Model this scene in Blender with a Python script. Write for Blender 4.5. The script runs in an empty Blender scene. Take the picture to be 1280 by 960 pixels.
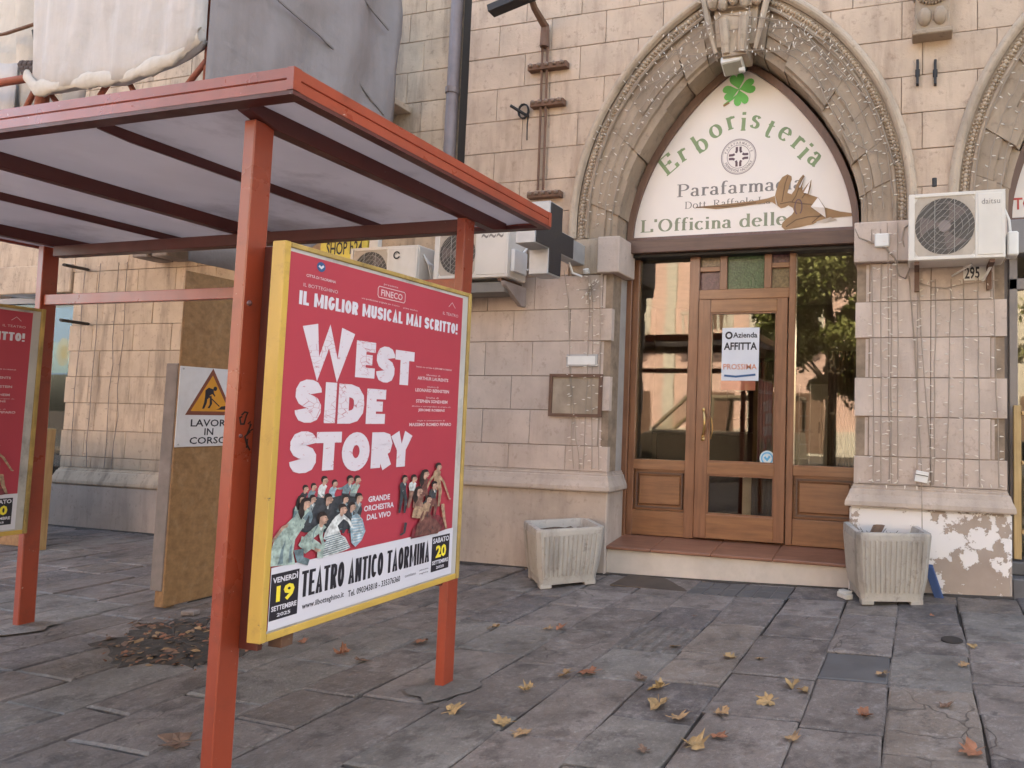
import bpy, bmesh, math, random
from math import cos, sin, radians, pi, hypot, atan2, sqrt, acos
from mathutils import Vector, Matrix
random.seed(7)
sc = bpy.context.scene

# ------------------------------------------------------------------ camera
FPX, PPX, PPY = 837.6, 921.1, 472.0
_y, _p, _r = radians(-15.203), radians(3.587), radians(1.27)
_f = Vector((sin(_y)*cos(_p), cos(_y)*cos(_p), sin(_p)))
_ri = Vector((cos(_y), -sin(_y), 0.0)); _u = _ri.cross(_f)
CR = _ri*cos(_r)+_u*sin(_r); CU = -_ri*sin(_r)+_u*cos(_r)
CAM = Vector((0, -6.0, 1.506))
cd = bpy.data.cameras.new('camera'); cam = bpy.data.objects.new('camera', cd)
sc.collection.objects.link(cam); sc.camera = cam
cd.sensor_fit = 'HORIZONTAL'; cd.sensor_width = 36; cd.lens = FPX/1280*36
cd.shift_x = (640-PPX)/1280; cd.shift_y = (PPY-480)/1280
cd.clip_start = .05; cd.clip_end = 3000
m = Matrix((CR, CU, -_f)).transposed().to_4x4(); m.translation = CAM; cam.matrix_world = m

# ------------------------------------------------------------------ light
SUN_EL, SUN_AZ = radians(47), radians(20)      # the sun stands behind the arcade; the street side lies in its shade
w = bpy.data.worlds.new('World'); sc.world = w; w.use_nodes = True
nt = w.node_tree; bg = nt.nodes['Background']
sky = nt.nodes.new('ShaderNodeTexSky'); sky.sky_type = 'NISHITA'; sky.sun_disc = False
sky.sun_elevation = SUN_EL; sky.sun_rotation = SUN_AZ; sky.dust_density = 4.0; sky.air_density = 0.9; sky.ozone_density = 0.6
nt.links.new(sky.outputs[0], bg.inputs[0]); bg.inputs[1].default_value = 0.15
sl = bpy.data.lights.new('sun', 'SUN'); sl.energy = 4.6; sl.angle = radians(.5); sl.color = (1, .93, .84)
so = bpy.data.objects.new('sun', sl); sc.collection.objects.link(so)
sdir = Vector((sin(SUN_AZ)*cos(SUN_EL), cos(SUN_AZ)*cos(SUN_EL), sin(SUN_EL)))   # towards the sun
so.rotation_euler = sdir.to_track_quat('Z', 'Y').to_euler()
vs = sc.view_settings; vs.view_transform = 'Standard'; vs.look = 'None'; vs.gamma = 1.0
vs.exposure = 2.85
vs.use_white_balance = True; vs.white_balance_temperature = 7700; vs.white_balance_tint = 7   # camera balanced for open shade
sc.cycles.max_bounces = 8; sc.cycles.transparent_max_bounces = 12
sc.cycles.sample_clamp_indirect = 4

# ------------------------------------------------------------------ measuring: a photo pixel onto a real plane
def _ray(px, py): return _f+CR*((px-PPX)/FPX)-CU*((py-PPY)/FPX)
def at_y(px, py, y=0.): d = _ray(px, py); return CAM+d*((y-CAM.y)/d.y)
def at_x(px, py, x): d = _ray(px, py); return CAM+d*((x-CAM.x)/d.x)
def gz(x, y=0):
    return .0048*(min(x, 3)+4)**2 if x > -4 else 0.0
def at_g(px, py):
    z = 0
    for _ in range(12):
        d = _ray(px, py); P = CAM+d*((z-CAM.z)/d.z); z = gz(P.x)
    return P

# ------------------------------------------------------------------ materials
def lin(c): return tuple(((v/255)/12.92 if v/255 <= .04045 else ((v/255+.055)/1.055)**2.4) for v in c)
class N:
    def __init__(s, name):
        s.m = bpy.data.materials.new(name); s.m.use_nodes = True; s.t = s.m.node_tree
        s.b = s.t.nodes['Principled BSDF']; s.out = s.t.nodes['Material Output']
        s.geo = None
    def n(s, ty, **k):
        x = s.t.nodes.new(ty)
        for a, v in k.items(): setattr(x, a, v)
        return x
    def l(s, a, b): s.t.links.new(a, b)
    def pos(s, scale=(1, 1, 1), rnd=True):
        g = s.n('ShaderNodeNewGeometry'); v = g.outputs['Position']
        mp = s.n('ShaderNodeMapping'); mp.inputs['Scale'].default_value = scale
        s.l(v, mp.inputs[0]); v = mp.outputs[0]
        if rnd:
            oi = s.n('ShaderNodeObjectInfo'); ml = s.n('ShaderNodeMath', operation='MULTIPLY'); ml.inputs[1].default_value = 37
            s.l(oi.outputs['Random'], ml.inputs[0]); ad = s.n('ShaderNodeVectorMath', operation='ADD')
            s.l(v, ad.inputs[0]); s.l(ml.outputs[0], ad.inputs[1]); v = ad.outputs[0]
        return v
    def noise(s, vec, scale, detail=5, rough=.55):
        x = s.n('ShaderNodeTexNoise'); x.inputs['Scale'].default_value = scale
        x.inputs['Detail'].default_value = detail; x.inputs['Roughness'].default_value = rough
        s.l(vec, x.inputs['Vector']); return x.outputs['Fac']
    def ramp(s, fac, stops):
        x = s.n('ShaderNodeValToRGB'); e = x.color_ramp.elements
        while len(e) < len(stops): e.new(.5)
        for i, (p, c) in enumerate(stops):
            e[i].position = p; e[i].color = (*c, 1) if not isinstance(c, (int, float)) else (c, c, c, 1)
        s.l(fac, x.inputs[0]); return x.outputs[0]
    def mix(s, fac, a, b, mode='MIX'):
        x = s.n('ShaderNodeMix', data_type='RGBA', blend_type=mode)
        if isinstance(fac, (int, float)): x.inputs[0].default_value = fac
        else: s.l(fac, x.inputs[0])
        for i, v in ((6, a), (7, b)):
            if isinstance(v, tuple): x.inputs[i].default_value = (*v, 1)
            else: s.l(v, x.inputs[i])
        return x.outputs[2]
    def bump(s, h, strength=.4, dist=.01, prev=None):
        x = s.n('ShaderNodeBump'); x.inputs['Strength'].default_value = strength; x.inputs['Distance'].default_value = dist
        s.l(h, x.inputs['Height'])
        if prev is not None: s.l(prev, x.inputs['Normal'])
        s.l(x.outputs[0], s.b.inputs['Normal']); return x.outputs[0]
    def col(s, c):
        if isinstance(c, tuple): s.b.inputs['Base Color'].default_value = (*c, 1)
        else: s.l(c, s.b.inputs['Base Color'])
    def rough(s, r): s.b.inputs['Roughness'].default_value = r

def simple(name, c, r=.6, metal=0, var=.12, scale=6, bump=.0, stretch=(1, 1, 1), dirt=None, dirt_amt=.5):
    a = N(name); v = a.pos(stretch); f = a.noise(v, scale)
    c2 = tuple(min(1, x*(1-var)) for x in c); c3 = tuple(min(1, x*(1+var)) for x in c)
    o = a.ramp(f, [(.3, c2), (.7, c3)])
    if dirt:
        f2 = a.noise(a.pos((1, 1, .5)), scale*.6, 8, .7); o = a.mix(a.ramp(f2, [(.52, 0.), (.75, dirt_amt)]), o, dirt)
    a.col(o); a.rough(r); a.b.inputs['Metallic'].default_value = metal
    if bump: a.bump(a.noise(v, scale*8, 6), bump, .004)
    return a.m

def wall_stone(name, c, stain, amt, pale=None, tint=.16, dark_top=False):
    a = N(name); v = a.pos()
    f = a.noise(v, 2.2, 6, .6); o = a.ramp(f, [(.28, tuple(x*.8 for x in c)), (.72, tuple(min(1, x*1.14) for x in c))])
    oi = a.n('ShaderNodeObjectInfo'); o = a.mix(a.ramp(oi.outputs['Random'], [(0., 0.), (1., tint)]), o, tuple(x*.55 for x in c))
    st = a.noise(a.pos((3.2, 3.2, .55), False), 1.6, 8, .65); o = a.mix(a.ramp(st, [(.5, 0.), (.78, amt)]), o, stain)
    s2 = a.noise(a.pos((1, 1, 1), False), 14, 8, .7); o = a.mix(a.ramp(s2, [(.56, 0.), (.70, .5)]), o, stain)
    if pale:
        s3 = a.noise(a.pos((1, 1, 1.4), False), 3.1, 7, .6); o = a.mix(a.ramp(s3, [(.6, 0.), (.63, .8)]), o, pale)
    a.col(o); a.rough(.86)
    n1 = a.bump(a.noise(v, 60, 8, .7), .45, .005); a.bump(a.noise(v, 9, 6, .65), .7, .009, n1)
    return a.m

M = {}
M['stone_up'] = wall_stone('ochre_stone', (.55, .405, .305), (.21, .13, .09), .62, tint=.06)
M['stone_low'] = wall_stone('painted_stone', (.56, .445, .38), (.30, .21, .16), .5, tint=.08)
M['stone_left'] = wall_stone('stained_stone', (.50, .375, .27), (.10, .065, .045), .95)
M['stone_brown'] = wall_stone('weathered_brown_stone', (.37, .275, .20), (.12, .08, .056), .6, tint=.14)
M['stone_mould'] = wall_stone('moulding_stone', (.50, .385, .29), (.15, .105, .07), .65)
M['mortar'] = simple('dark_mortar', (.27, .195, .14), .95, var=.3, scale=9)
M['plinth'] = wall_stone('plinth_render', (.50, .40, .335), (.22, .16, .125), .55)

def peeled():
    a = N('peeling_painted_render'); v = a.pos((1, 1, 1), False)
    base = a.ramp(a.noise(v, 4, 5), [(.3, (.35, .27, .225)), (.7, (.43, .34, .285))])
    f = a.noise(v, 4.8, 12, .66)
    sep = a.n('ShaderNodeSeparateXYZ'); g = a.n('ShaderNodeNewGeometry'); a.l(g.outputs['Position'], sep.inputs[0])
    mr = a.n('ShaderNodeMapRange'); mr.inputs['From Min'].default_value = .05; mr.inputs['From Max'].default_value = .34
    mr.inputs['To Min'].default_value = .10; mr.inputs['To Max'].default_value = 0; a.l(sep.outputs['Z'], mr.inputs[0])
    mx = a.n('ShaderNodeMapRange'); mx.inputs['From Min'].default_value = -.15; mx.inputs['From Max'].default_value = .62
    mx.inputs['To Min'].default_value = .035; mx.inputs['To Max'].default_value = -.03; a.l(sep.outputs['X'], mx.inputs[0])
    s = a.n('ShaderNodeMath', operation='SUBTRACT'); a.l(f, s.inputs[0]); a.l(mr.outputs[0], s.inputs[1])
    s2 = a.n('ShaderNodeMath', operation='ADD'); a.l(s.outputs[0], s2.inputs[0]); a.l(mx.outputs[0], s2.inputs[1])
    k = a.ramp(s2.outputs[0], [(.482, 0.), (.494, 1.)])
    a.col(a.mix(k, base, (.80, .74, .72))); a.rough(.85)
    n1 = a.bump(k, .8, -.003); a.bump(a.noise(v, 50, 8, .7), .3, .003, n1); return a.m
M['peel'] = peeled()

def paving(name, c1, c2, rib=False, rnd=.75):
    a = N(name); v = a.pos((1, 1, 1)); oi = a.n('ShaderNodeObjectInfo')
    g = a.n('ShaderNodeNewGeometry'); ang = a.n('ShaderNodeMath', operation='MULTIPLY'); ang.inputs[1].default_value = 41.0; a.l(oi.outputs['Random'], ang.inputs[0])
    cz = a.n('ShaderNodeCombineXYZ'); a.l(ang.outputs[0], cz.inputs[2]); mp = a.n('ShaderNodeMapping'); a.l(g.outputs['Position'], mp.inputs[0]); a.l(cz.outputs[0], mp.inputs['Rotation'])
    m2 = a.n('ShaderNodeMapping'); m2.inputs['Scale'].default_value = (1.6, 4.2, 1); a.l(mp.outputs[0], m2.inputs[0]); sv = m2.outputs[0]
    streak = a.noise(sv, 4.4, 12, .74)
    o = a.ramp(a.noise(v, 2.6, 8, .65), [(.25, c1), (.75, c2)])
    o = a.mix(a.ramp(oi.outputs['Random'], [(0., 0.), (1., rnd)]), o, tuple(x*.66 for x in c1))
    o = a.mix(a.ramp(streak, [(.54, 0.), (.66, .38)]), o, (.30, .275, .26))
    o = a.mix(a.ramp(a.noise(v, 6.5, 8, .8), [(.52, 0.), (.60, .5)]), o, (.36, .325, .31))
    o = a.mix(a.ramp(a.noise(v, 34, 9, .8), [(.54, 0.), (.64, .7)]), o, (.42, .39, .37))
    o = a.mix(a.ramp(a.noise(v, 4.5, 8, .75), [(.40, .6), (.48, 0.)]), o, (.075, .062, .062))
    o = a.mix(a.ramp(a.noise(v, 75, 6, .8), [(.56, 0.), (.68, .7)]), o, (.05, .042, .04))
    d = a.noise(a.pos((1, 1, 1), False), 1.1, 6, .7); o = a.mix(a.ramp(d, [(.45, 0.), (.7, .65)]), o, (.06, .05, .045))
    vo = a.n('ShaderNodeTexVoronoi', feature='DISTANCE_TO_EDGE'); vo.inputs['Scale'].default_value = 2.6
    wv = a.n('ShaderNodeVectorMath', operation='ADD'); nz = a.n('ShaderNodeTexNoise'); nz.inputs['Scale'].default_value = 3.5; a.l(v, nz.inputs['Vector'])
    sc3 = a.n('ShaderNodeVectorMath', operation='SCALE'); sc3.inputs[3].default_value = .45; a.l(nz.outputs['Color'], sc3.inputs[0]); a.l(v, wv.inputs[0]); a.l(sc3.outputs[0], wv.inputs[1]); a.l(wv.outputs[0], vo.inputs['Vector'])
    crack = a.ramp(vo.outputs['Distance'], [(.006, 1.), (.018, 0.)]); pres = a.ramp(a.noise(a.pos((1, 1, 1), True), .9, 2), [(.58, 0.), (.63, .6)])
    cr = a.mix(1., crack, pres, 'MULTIPLY'); o = a.mix(cr, o, (.035, .028, .026))
    a.col(o); a.l(a.ramp(a.noise(v, 7, 4), [(.3, .32), (.7, .66)]), a.b.inputs['Roughness'])
    n0 = a.bump(cr, .8, -.01)
    n1 = a.bump(streak, .8, .024, n0); n2 = a.bump(a.noise(v, 30, 10, .8), .9, .012, n1)
    if rib:
        w_ = a.n('ShaderNodeTexWave'); w_.inputs['Scale'].default_value = 4.2; w_.bands_direction = 'X'; a.l(a.pos((1, .25, 1), False), w_.inputs[0])
        w_.inputs['Distortion'].default_value = 1.5; a.bump(w_.outputs['Fac'], .9, .014, n2)
    return a.m
M['pave'] = paving('slate_paving', (.20, .168, .158), (.33, .282, .262))
M['pave_pale'] = paving('pale_paving', (.19, .175, .165), (.26, .24, .225), rnd=.1)
M['pave_brown'] = paving('brown_paving', (.205, .165, .14), (.32, .265, .23), rnd=.4)
M['pave_deep'] = paving('deep_slate_paving', (.13, .115, .118), (.20, .18, .182), rnd=.4)
M['pave_dark'] = simple('smooth_dark_slab', (.095, .092, .094), .6, var=.15, scale=5, bump=.3)
M['pave_rib'] = paving('ribbed_paving', (.13, .118, .112), (.19, .17, .16), rib=True, rnd=.2)
M['earth'] = simple('joint_earth', (.052, .042, .036), .95, var=.4, scale=14, bump=.8)
M['asphalt'] = simple('asphalt', (.055, .054, .055), .9, var=.25, scale=3, bump=.6)

def paint(name, c, rough=.42, chip=(.6, .5, .45), amt=.8, rust=(.09, .03, .02)):
    a = N(name); v = a.pos((1, 1, 1), False)
    o = a.ramp(a.noise(a.pos((2, 2, .4), False), 2.4, 6), [(.3, tuple(x*.82 for x in c)), (.7, tuple(min(1, x*1.12) for x in c))])
    o = a.mix(a.ramp(a.noise(v, 7, 8, .75), [(.54, 0.), (.74, .6)]), o, rust)
    k = a.ramp(a.noise(v, 26, 9, .7), [(.675, 0.), (.69, amt)])
    a.col(a.mix(k, o, chip)); a.l(a.ramp(a.noise(v, 5, 5), [(.3, rough*.8), (.7, rough*1.35)]), a.b.inputs['Roughness'])
    n1 = a.bump(k, .5, -.002); a.bump(a.noise(v, 18, 5), .12, .004, n1); return a.m
M['red'] = paint('red_enamel', (.33, .054, .024), rough=.30, amt=.8, rust=(.14, .035, .02))
M['red'].node_tree.nodes['Principled BSDF'].inputs['Coat Weight'].default_value = .45; M['red'].node_tree.nodes['Principled BSDF'].inputs['Coat Roughness'].default_value = .28
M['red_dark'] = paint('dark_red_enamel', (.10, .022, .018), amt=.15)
M['yellow'] = paint('yellow_enamel', (.60, .38, .085), chip=(.10, .07, .05), amt=.9, rust=(.30, .19, .07))
M['yellow_old'] = simple('flaked_yellow_enamel', (.42, .28, .085), .6, var=.3, scale=7, dirt=(.06, .045, .03), dirt_amt=.95)
M['rust'] = paint('rusty_steel', (.16, .085, .055), .8, chip=(.3, .22, .17))
M['scaf'] = paint('scaffold_red', (.30, .085, .05), .6)
M['ceil'] = simple('grey_roof_sheet', (.62, .57, .57), .25, var=.08, scale=1.3, dirt=(.22, .19, .19), dirt_amt=.85)
_a = M['ceil'].node_tree; _tr = _a.nodes.new('ShaderNodeBsdfTranslucent'); _tr.inputs[0].default_value = (.74, .70, .70, 1); _mx = _a.nodes.new('ShaderNodeMixShader'); _mx.inputs[0].default_value = .52
_pb = _a.nodes['Principled BSDF']; _a.links.new(_pb.inputs['Base Color'].links[0].from_socket, _tr.inputs[0]); _a.links.new(_pb.outputs[0], _mx.inputs[1]); _a.links.new(_tr.outputs[0], _mx.inputs[2]); _a.links.new(_mx.outputs[0], _a.nodes['Material Output'].inputs[0])
M['roof_top'] = simple('roof_sheet_top', (.30, .28, .28), .6)

def wood(name, c1, c2, rough=.33, axis='z', gloss=.4):
    a = N(name); sc_ = {'z': (9, 9, .7), 'x': (.7, 9, 9), 'y': (9, .7, 9)}[axis]
    o = a.ramp(a.noise(a.pos(sc_), 3.5, 8, .6), [(.3, c1), (.7, c2)])
    o = a.mix(a.ramp(a.noise(a.pos((1, 1, 1), False), 3, 6), [(.5, 0.), (.8, .45)]), o, tuple(x*.4 for x in c1))
    a.col(o); a.rough(rough); a.b.inputs['Coat Weight'].default_value = gloss; a.b.inputs['Coat Roughness'].default_value = .25
    a.bump(a.noise(a.pos(sc_), 9, 6), .12, .003); return a.m
M['wood'] = wood('varnished_wood', (.17, .070, .036), (.27, .118, .06))
M['wood_x'] = wood('varnished_rail_wood', (.19, .080, .038), (.31, .142, .064), axis='x')
M['wood_dark'] = wood('dark_lintel_wood', (.10, .052, .037), (.15, .08, .055), .5, 'x', .1)
M['wood_frame'] = wood('brown_sign_frame', (.13, .062, .042), (.18, .09, .06), .5, 'z', .15)
M['timber'] = wood('raw_timber', (.42, .27, .12), (.60, .42, .21), .7, 'z', 0)
M['ply'] = simple('chipboard', (.27, .145, .062), .75, var=.22, scale=26, dirt=(.42, .27, .15), dirt_amt=.5, bump=.2)
M['ply_grey'] = simple('grey_timber_post', (.24, .20, .185), .85, var=.2, scale=7, dirt=(.09, .08, .075))
M['tile'] = wood('terracotta_threshold', (.20, .085, .05), (.30, .135, .085), .45, 'x', .1)
M['render_white'] = simple('stained_white_render', (.56, .49, .44), .88, var=.15, scale=3, dirt=(.24, .19, .16), bump=.4)
M['concrete'] = wall_stone('planter_concrete', (.44, .395, .35), (.13, .105, .09), .95, tint=.02)
M['soil'] = simple('dry_soil', (.10, .065, .045), .95, var=.5, scale=30, bump=.8)
M['ac'] = simple('ac_cream_enamel', (.66, .60, .54), .45, var=.06, scale=3, dirt=(.42, .33, .26), dirt_amt=.35)
M['ac_dark'] = simple('ac_grille_recess', (.10, .085, .075), .7)
M['ac_grille'] = simple('ac_grille_wire', (.36, .32, .28), .5)
M['white'] = simple('white_plastic', (.72, .69, .66), .5, var=.06)
M['grey_box'] = simple('grey_metal_box', (.40, .39, .39), .45, metal=.3)
M['led'] = simple('dark_led_panel', (.028, .024, .026), .5, var=.2, scale=60)
M['black'] = simple('black_iron', (.022, .018, .018), .6)
M['slot'] = simple('dark_recess', (.03, .024, .02), .9)
M['pipe'] = simple('purple_grey_pipe', (.19, .145, .135), .45, var=.15, dirt=(.12, .07, .05))
M['wire'] = simple('string_wire', (.33, .26, .205), .7)
M['bulb'] = simple('milky_bulb', (.70, .62, .54), .35)
M['brass'] = simple('worn_brass', (.65, .42, .18), .3, metal=.9)
M['sign'] = simple('cream_sign_panel', (.80, .705, .645), .5, var=.035, scale=1.2)
M['sgreen'] = simple('sage_green_vinyl', (.23, .30, .15), .6, var=.12)
M['sgrey'] = simple('faded_grey_vinyl', (.22, .19, .175), .6, var=.12)
M['solive'] = simple('olive_grey_vinyl', (.25, .26, .17), .6, var=.12)
M['clover'] = simple('clover_green', (.13, .46, .10), .5, var=.15)
M['emblem'] = simple('emblem_grey', (.32, .25, .25), .6)
M['emblem_dark'] = simple('emblem_plum', (.13, .07, .08), .6)
M['torn'] = simple('bare_brown_backing', (.33, .19, .095), .8, var=.2, scale=5)
M['blue'] = simple('blue_board', (.035, .075, .20), .6, var=.2)
M['zinc'] = simple('dark_shopfront_metal', (.17, .14, .135), .5, var=.1)
M['pvc'] = simple('shopfront_frame', (.26, .215, .20), .45, var=.08)
M['step_dark'] = simple('dark_stone_step', (.11, .105, .11), .6, var=.2, bump=.3)
M['interior'] = simple('shop_interior_wall', (.34, .30, .25), .8)
M['int_floor'] = simple('shop_floor', (.45, .42, .38), .4)
M['int_dark'] = simple('dark_furniture', (.035, .028, .026), .5)
M['int_white'] = simple('pale_cabinet', (.62, .60, .55), .5)
M['curtain'] = simple('brown_curtain', (.12, .08, .06), .9, var=.3, scale=12, stretch=(6, 6, .3))
M['tree_leaf'] = simple('street_tree_leaf', (.17, .19, .06), .6, var=.4, scale=2)
M['bark'] = simple('bark', (.12, .10, .075), .9, var=.3)
M['pink'] = simple('pink_stucco', (.56, .40, .36), .9, var=.06)
M['cream'] = simple('cream_stucco', (.50, .48, .43), .9, var=.05)
M['shutter'] = simple('brown_shutters', (.12, .07, .05), .7)
M['van'] = simple('beige_car_paint', (.34, .29, .22), .35, metal=.3)
M['tyre'] = simple('tyre_rubber', (.02, .02, .02), .9)

def glass(name, tint=(.8, .78, .72), refl=.14, rough=0.02):
    a = N(name); t = a.t
    tr = a.n('ShaderNodeBsdfTransparent'); tr.inputs[0].default_value = (*tint, 1)
    gl = a.n('ShaderNodeBsdfGlossy'); gl.inputs['Roughness'].default_value = rough; gl.inputs['Color'].default_value = (1, .97, .92, 1)
    g = a.n('ShaderNodeNewGeometry')
    nz = a.noise(a.pos((1, 1, 1), False), 1.3, 2); b = a.n('ShaderNodeBump'); b.inputs['Strength'].default_value = .05; b.inputs['Distance'].default_value = .02
    a.l(nz, b.inputs['Height']); a.l(b.outputs[0], gl.inputs['Normal'])
    fr = a.n('ShaderNodeFresnel'); fr.inputs[0].default_value = 1.5
    ad = a.n('ShaderNodeMath', operation='ADD'); a.l(fr.outputs[0], ad.inputs[0]); ad.inputs[1].default_value = refl-.04; ad.use_clamp = True
    mx = a.n('ShaderNodeMixShader'); a.l(ad.outputs[0], mx.inputs[0]); a.l(tr.outputs[0], mx.inputs[1]); a.l(gl.outputs[0], mx.inputs[2])
    a.l(mx.outputs[0], a.out.inputs[0]); return a.m
M['glass'] = glass('shop_glass', (.84, .81, .75), .062)
M['glass_dark'] = glass('left_shop_glass', (.8, .8, .8), .02)
def textured_glass(name, c):
    a = N(name); a.col(a.ramp(a.noise(a.pos(), 45, 3), [(.35, tuple(x*.5 for x in c)), (.65, c)])); a.rough(.15)
    a.bump(a.noise(a.pos(), 60, 2), .6, .004); return a.m
M['g_green'] = textured_glass('green_cathedral_glass', (.075, .13, .06))
M['g_purple'] = textured_glass('purple_cathedral_glass', (.15, .07, .08))
M['g_tan'] = textured_glass('amber_cathedral_glass', (.22, .15, .08))

def cloth(name, c, stain, alpha=1.0):
    a = N(name); v = a.pos((1, 1, 1), False)
    o = a.ramp(a.noise(a.pos((6, 6, .5), False), 2, 8, .65), [(.25, tuple(x*.82 for x in c)), (.75, c)])
    o = a.mix(a.ramp(a.noise(v, 2.2, 7, .65), [(.5, 0.), (.8, .6)]), o, stain)
    a.col(o); a.rough(.75); a.b.inputs['Alpha'].default_value = alpha
    n1 = a.bump(a.noise(v, 3.5, 5, .5), .7, .05); a.bump(a.noise(a.pos((14, 14, 2), False), 8, 4), .3, .004, n1); return a.m
M['tarp'] = cloth('white_tarpaulin', (.52, .48, .455), (.34, .29, .25))
M['tarp_hem'] = cloth('tarpaulin_hem', (.56, .505, .44), (.30, .24, .17))
M['net'] = cloth('grey_scaffold_net', (.31, .275, .275), (.22, .19, .19), .95)

# poster inks
M['p_red'] = simple('poster_red_ink', (.45, .045, .07), .5, var=.05, scale=2)
M['p_white'] = simple('poster_white', (.66, .64, .70), .5, var=.03)
M['p_black'] = simple('poster_black_ink', (.02, .017, .025), .5)
M['p_yellow'] = simple('poster_yellow_ink', (.85, .68, .06), .5)
M['p_blue'] = simple('poster_blue_ink', (.03, .09, .22), .5)
M['p_pale'] = simple('poster_pink_white_ink', (.66, .48, .50), .5)
def grunge():
    a = N('distressed_white_ink'); v = a.pos((1, 1, 2.2), False)
    k = a.ramp(a.noise(v, 34, 6, .75), [(.615, 0.), (.63, .75)])
    vo = a.n('ShaderNodeTexVoronoi', feature='DISTANCE_TO_EDGE'); vo.inputs['Scale'].default_value = 24; a.l(a.pos((1, 1, 1.6), False), vo.inputs['Vector'])
    k2 = a.ramp(vo.outputs['Distance'], [(.012, .8), (.025, 0.)]); k3 = a.ramp(a.noise(a.pos((1, 1, 1), False), 9, 2), [(.54, 0.), (.6, 1.)])
    kk = a.mix(1., k2, k3, 'MULTIPLY')
    o = a.mix(k, (.68, .62, .68), (.50, .10, .13)); o = a.mix(kk, o, (.47, .10, .13)); a.col(o); a.rough(.5); return a.m
M['p_grunge'] = grunge()
for nm, c in dict(f_green=(.33, .42, .38), f_dark=(.045, .05, .06), f_grey=(.20, .24, .25), f_skin=(.47, .29, .22), f_hair=(.03, .02, .02), f_white=(.58, .60, .60),
                  f_blue=(.30, .42, .50), f_teal=(.16, .23, .26), f_brown=(.17, .07, .06), f_tan=(.40, .26, .17), f_sepia=(.26, .14, .11), f_maroon=(.19, .035, .045)).items():
    M[nm] = simple('print_'+nm[2:], c, .5, var=.5, scale=42)

# ------------------------------------------------------------------ mesh building
class MB:
    def __init__(s): s.v = []; s.f = []; s.mi = []; s.cur = 0
    def add(s, vs_, fs):
        o = len(s.v); s.v += [tuple(v) for v in vs_]
        for f in fs: s.f.append(tuple(i+o for i in f)); s.mi.append(s.cur)
        return s
    def box(s, x0, x1, y0, y1, z0, z1):
        return s.add([(x0, y0, z0), (x1, y0, z0), (x1, y1, z0), (x0, y1, z0), (x0, y0, z1), (x1, y0, z1), (x1, y1, z1), (x0, y1, z1)],
                     [(0, 3, 2, 1), (4, 5, 6, 7), (0, 1, 5, 4), (1, 2, 6, 5), (2, 3, 7, 6), (3, 0, 4, 7)])
    def obox(s, c, ax, ay, az):     # oriented box, half-axis vectors
        c, ax, ay, az = map(Vector, (c, ax, ay, az)); P = []
        for k in (-1, 1):
            for i, j in ((-1, -1), (1, -1), (1, 1), (-1, 1)): P.append(c+ax*i+ay*j+az*k)
        return s.add(P, [(0, 3, 2, 1), (4, 5, 6, 7), (0, 1, 5, 4), (1, 2, 6, 5), (2, 3, 7, 6), (3, 0, 4, 7)])
    def prism_y(s, pts, y0, y1):    # polygon in x,z (counter-clockwise seen from -y), front y0 back y1
        n = len(pts); P = [(x, y0, z) for x, z in pts]+[(x, y1, z) for x, z in pts]
        return s.add(P, [tuple(range(n)), tuple(range(2*n-1, n-1, -1))]+[(i, i+n, (i+1) % n+n, (i+1) % n) for i in range(n)])
    def prism_z(s, pts, z0, z1):
        n = len(pts); P = [(x, y, z0) for x, y in pts]+[(x, y, z1) for x, y in pts]
        return s.add(P, [tuple(range(n-1, -1, -1)), tuple(range(n, 2*n))]+[(i, (i+1) % n, (i+1) % n+n, i+n) for i in range(n)])
    def tube(s, pts, r, n=8, caps=True):
        pts = [Vector(p) for p in pts]; rs = r if isinstance(r, (list, tuple)) else [r]*len(pts); o = len(s.v); prev = None
        for i, p in enumerate(pts):
            d = (pts[min(i+1, len(pts)-1)]-pts[max(i-1, 0)]).normalized()
            a = prev if prev is not None else (Vector((0, 0, 1)) if abs(d.z) < .9 else Vector((1, 0, 0)))
            u = (a-d*a.dot(d)).normalized(); v = d.cross(u); prev = u
            for k in range(n): t = 2*pi*k/n; s.v.append(tuple(p+(u*cos(t)+v*sin(t))*rs[i]))
        for i in range(len(pts)-1):
            for k in range(n):
                a = o+i*n+k; b = o+i*n+(k+1) % n; s.f.append((a, b, b+n, a+n)); s.mi.append(s.cur)
        if caps:
            s.f.append(tuple(o+k for k in range(n-1, -1, -1))); s.mi.append(s.cur)
            s.f.append(tuple(o+(len(pts)-1)*n+k for k in range(n))); s.mi.append(s.cur)
        return s
    def sweep(s, rows, closed=False):   # rows: list of equal-length point rows
        o = len(s.v); n = len(rows[0])
        for r in rows: s.v += [tuple(p) for p in r]
        for i in range(len(rows)-1):
            for k in range(n if closed else n-1):
                a = o+i*n+k; b = o+i*n+(k+1) % n; s.f.append((a, a+n, b+n, b)); s.mi.append(s.cur)
        return s
    def blob(s, c, rx, ry, rz, n=6, m_=4):
        rows = []
        for i in range(m_+1):
            t = pi*i/m_; rows.append([(c[0]+rx*sin(t)*cos(2*pi*k/n), c[1]+ry*sin(t)*sin(2*pi*k/n), c[2]-rz*cos(t)) for k in range(n)])
        return s.sweep(rows, True)
def link(name, me, parent=None):
    o = bpy.data.objects.new(name, me); sc.collection.objects.link(o)
    if parent is not None:
        o.parent = parent; o.matrix_parent_inverse = Matrix.Translation(-root_loc(parent))
    return o
def root_loc(p):
    return Vector(p.get('_l', (0, 0, 0)))
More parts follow.
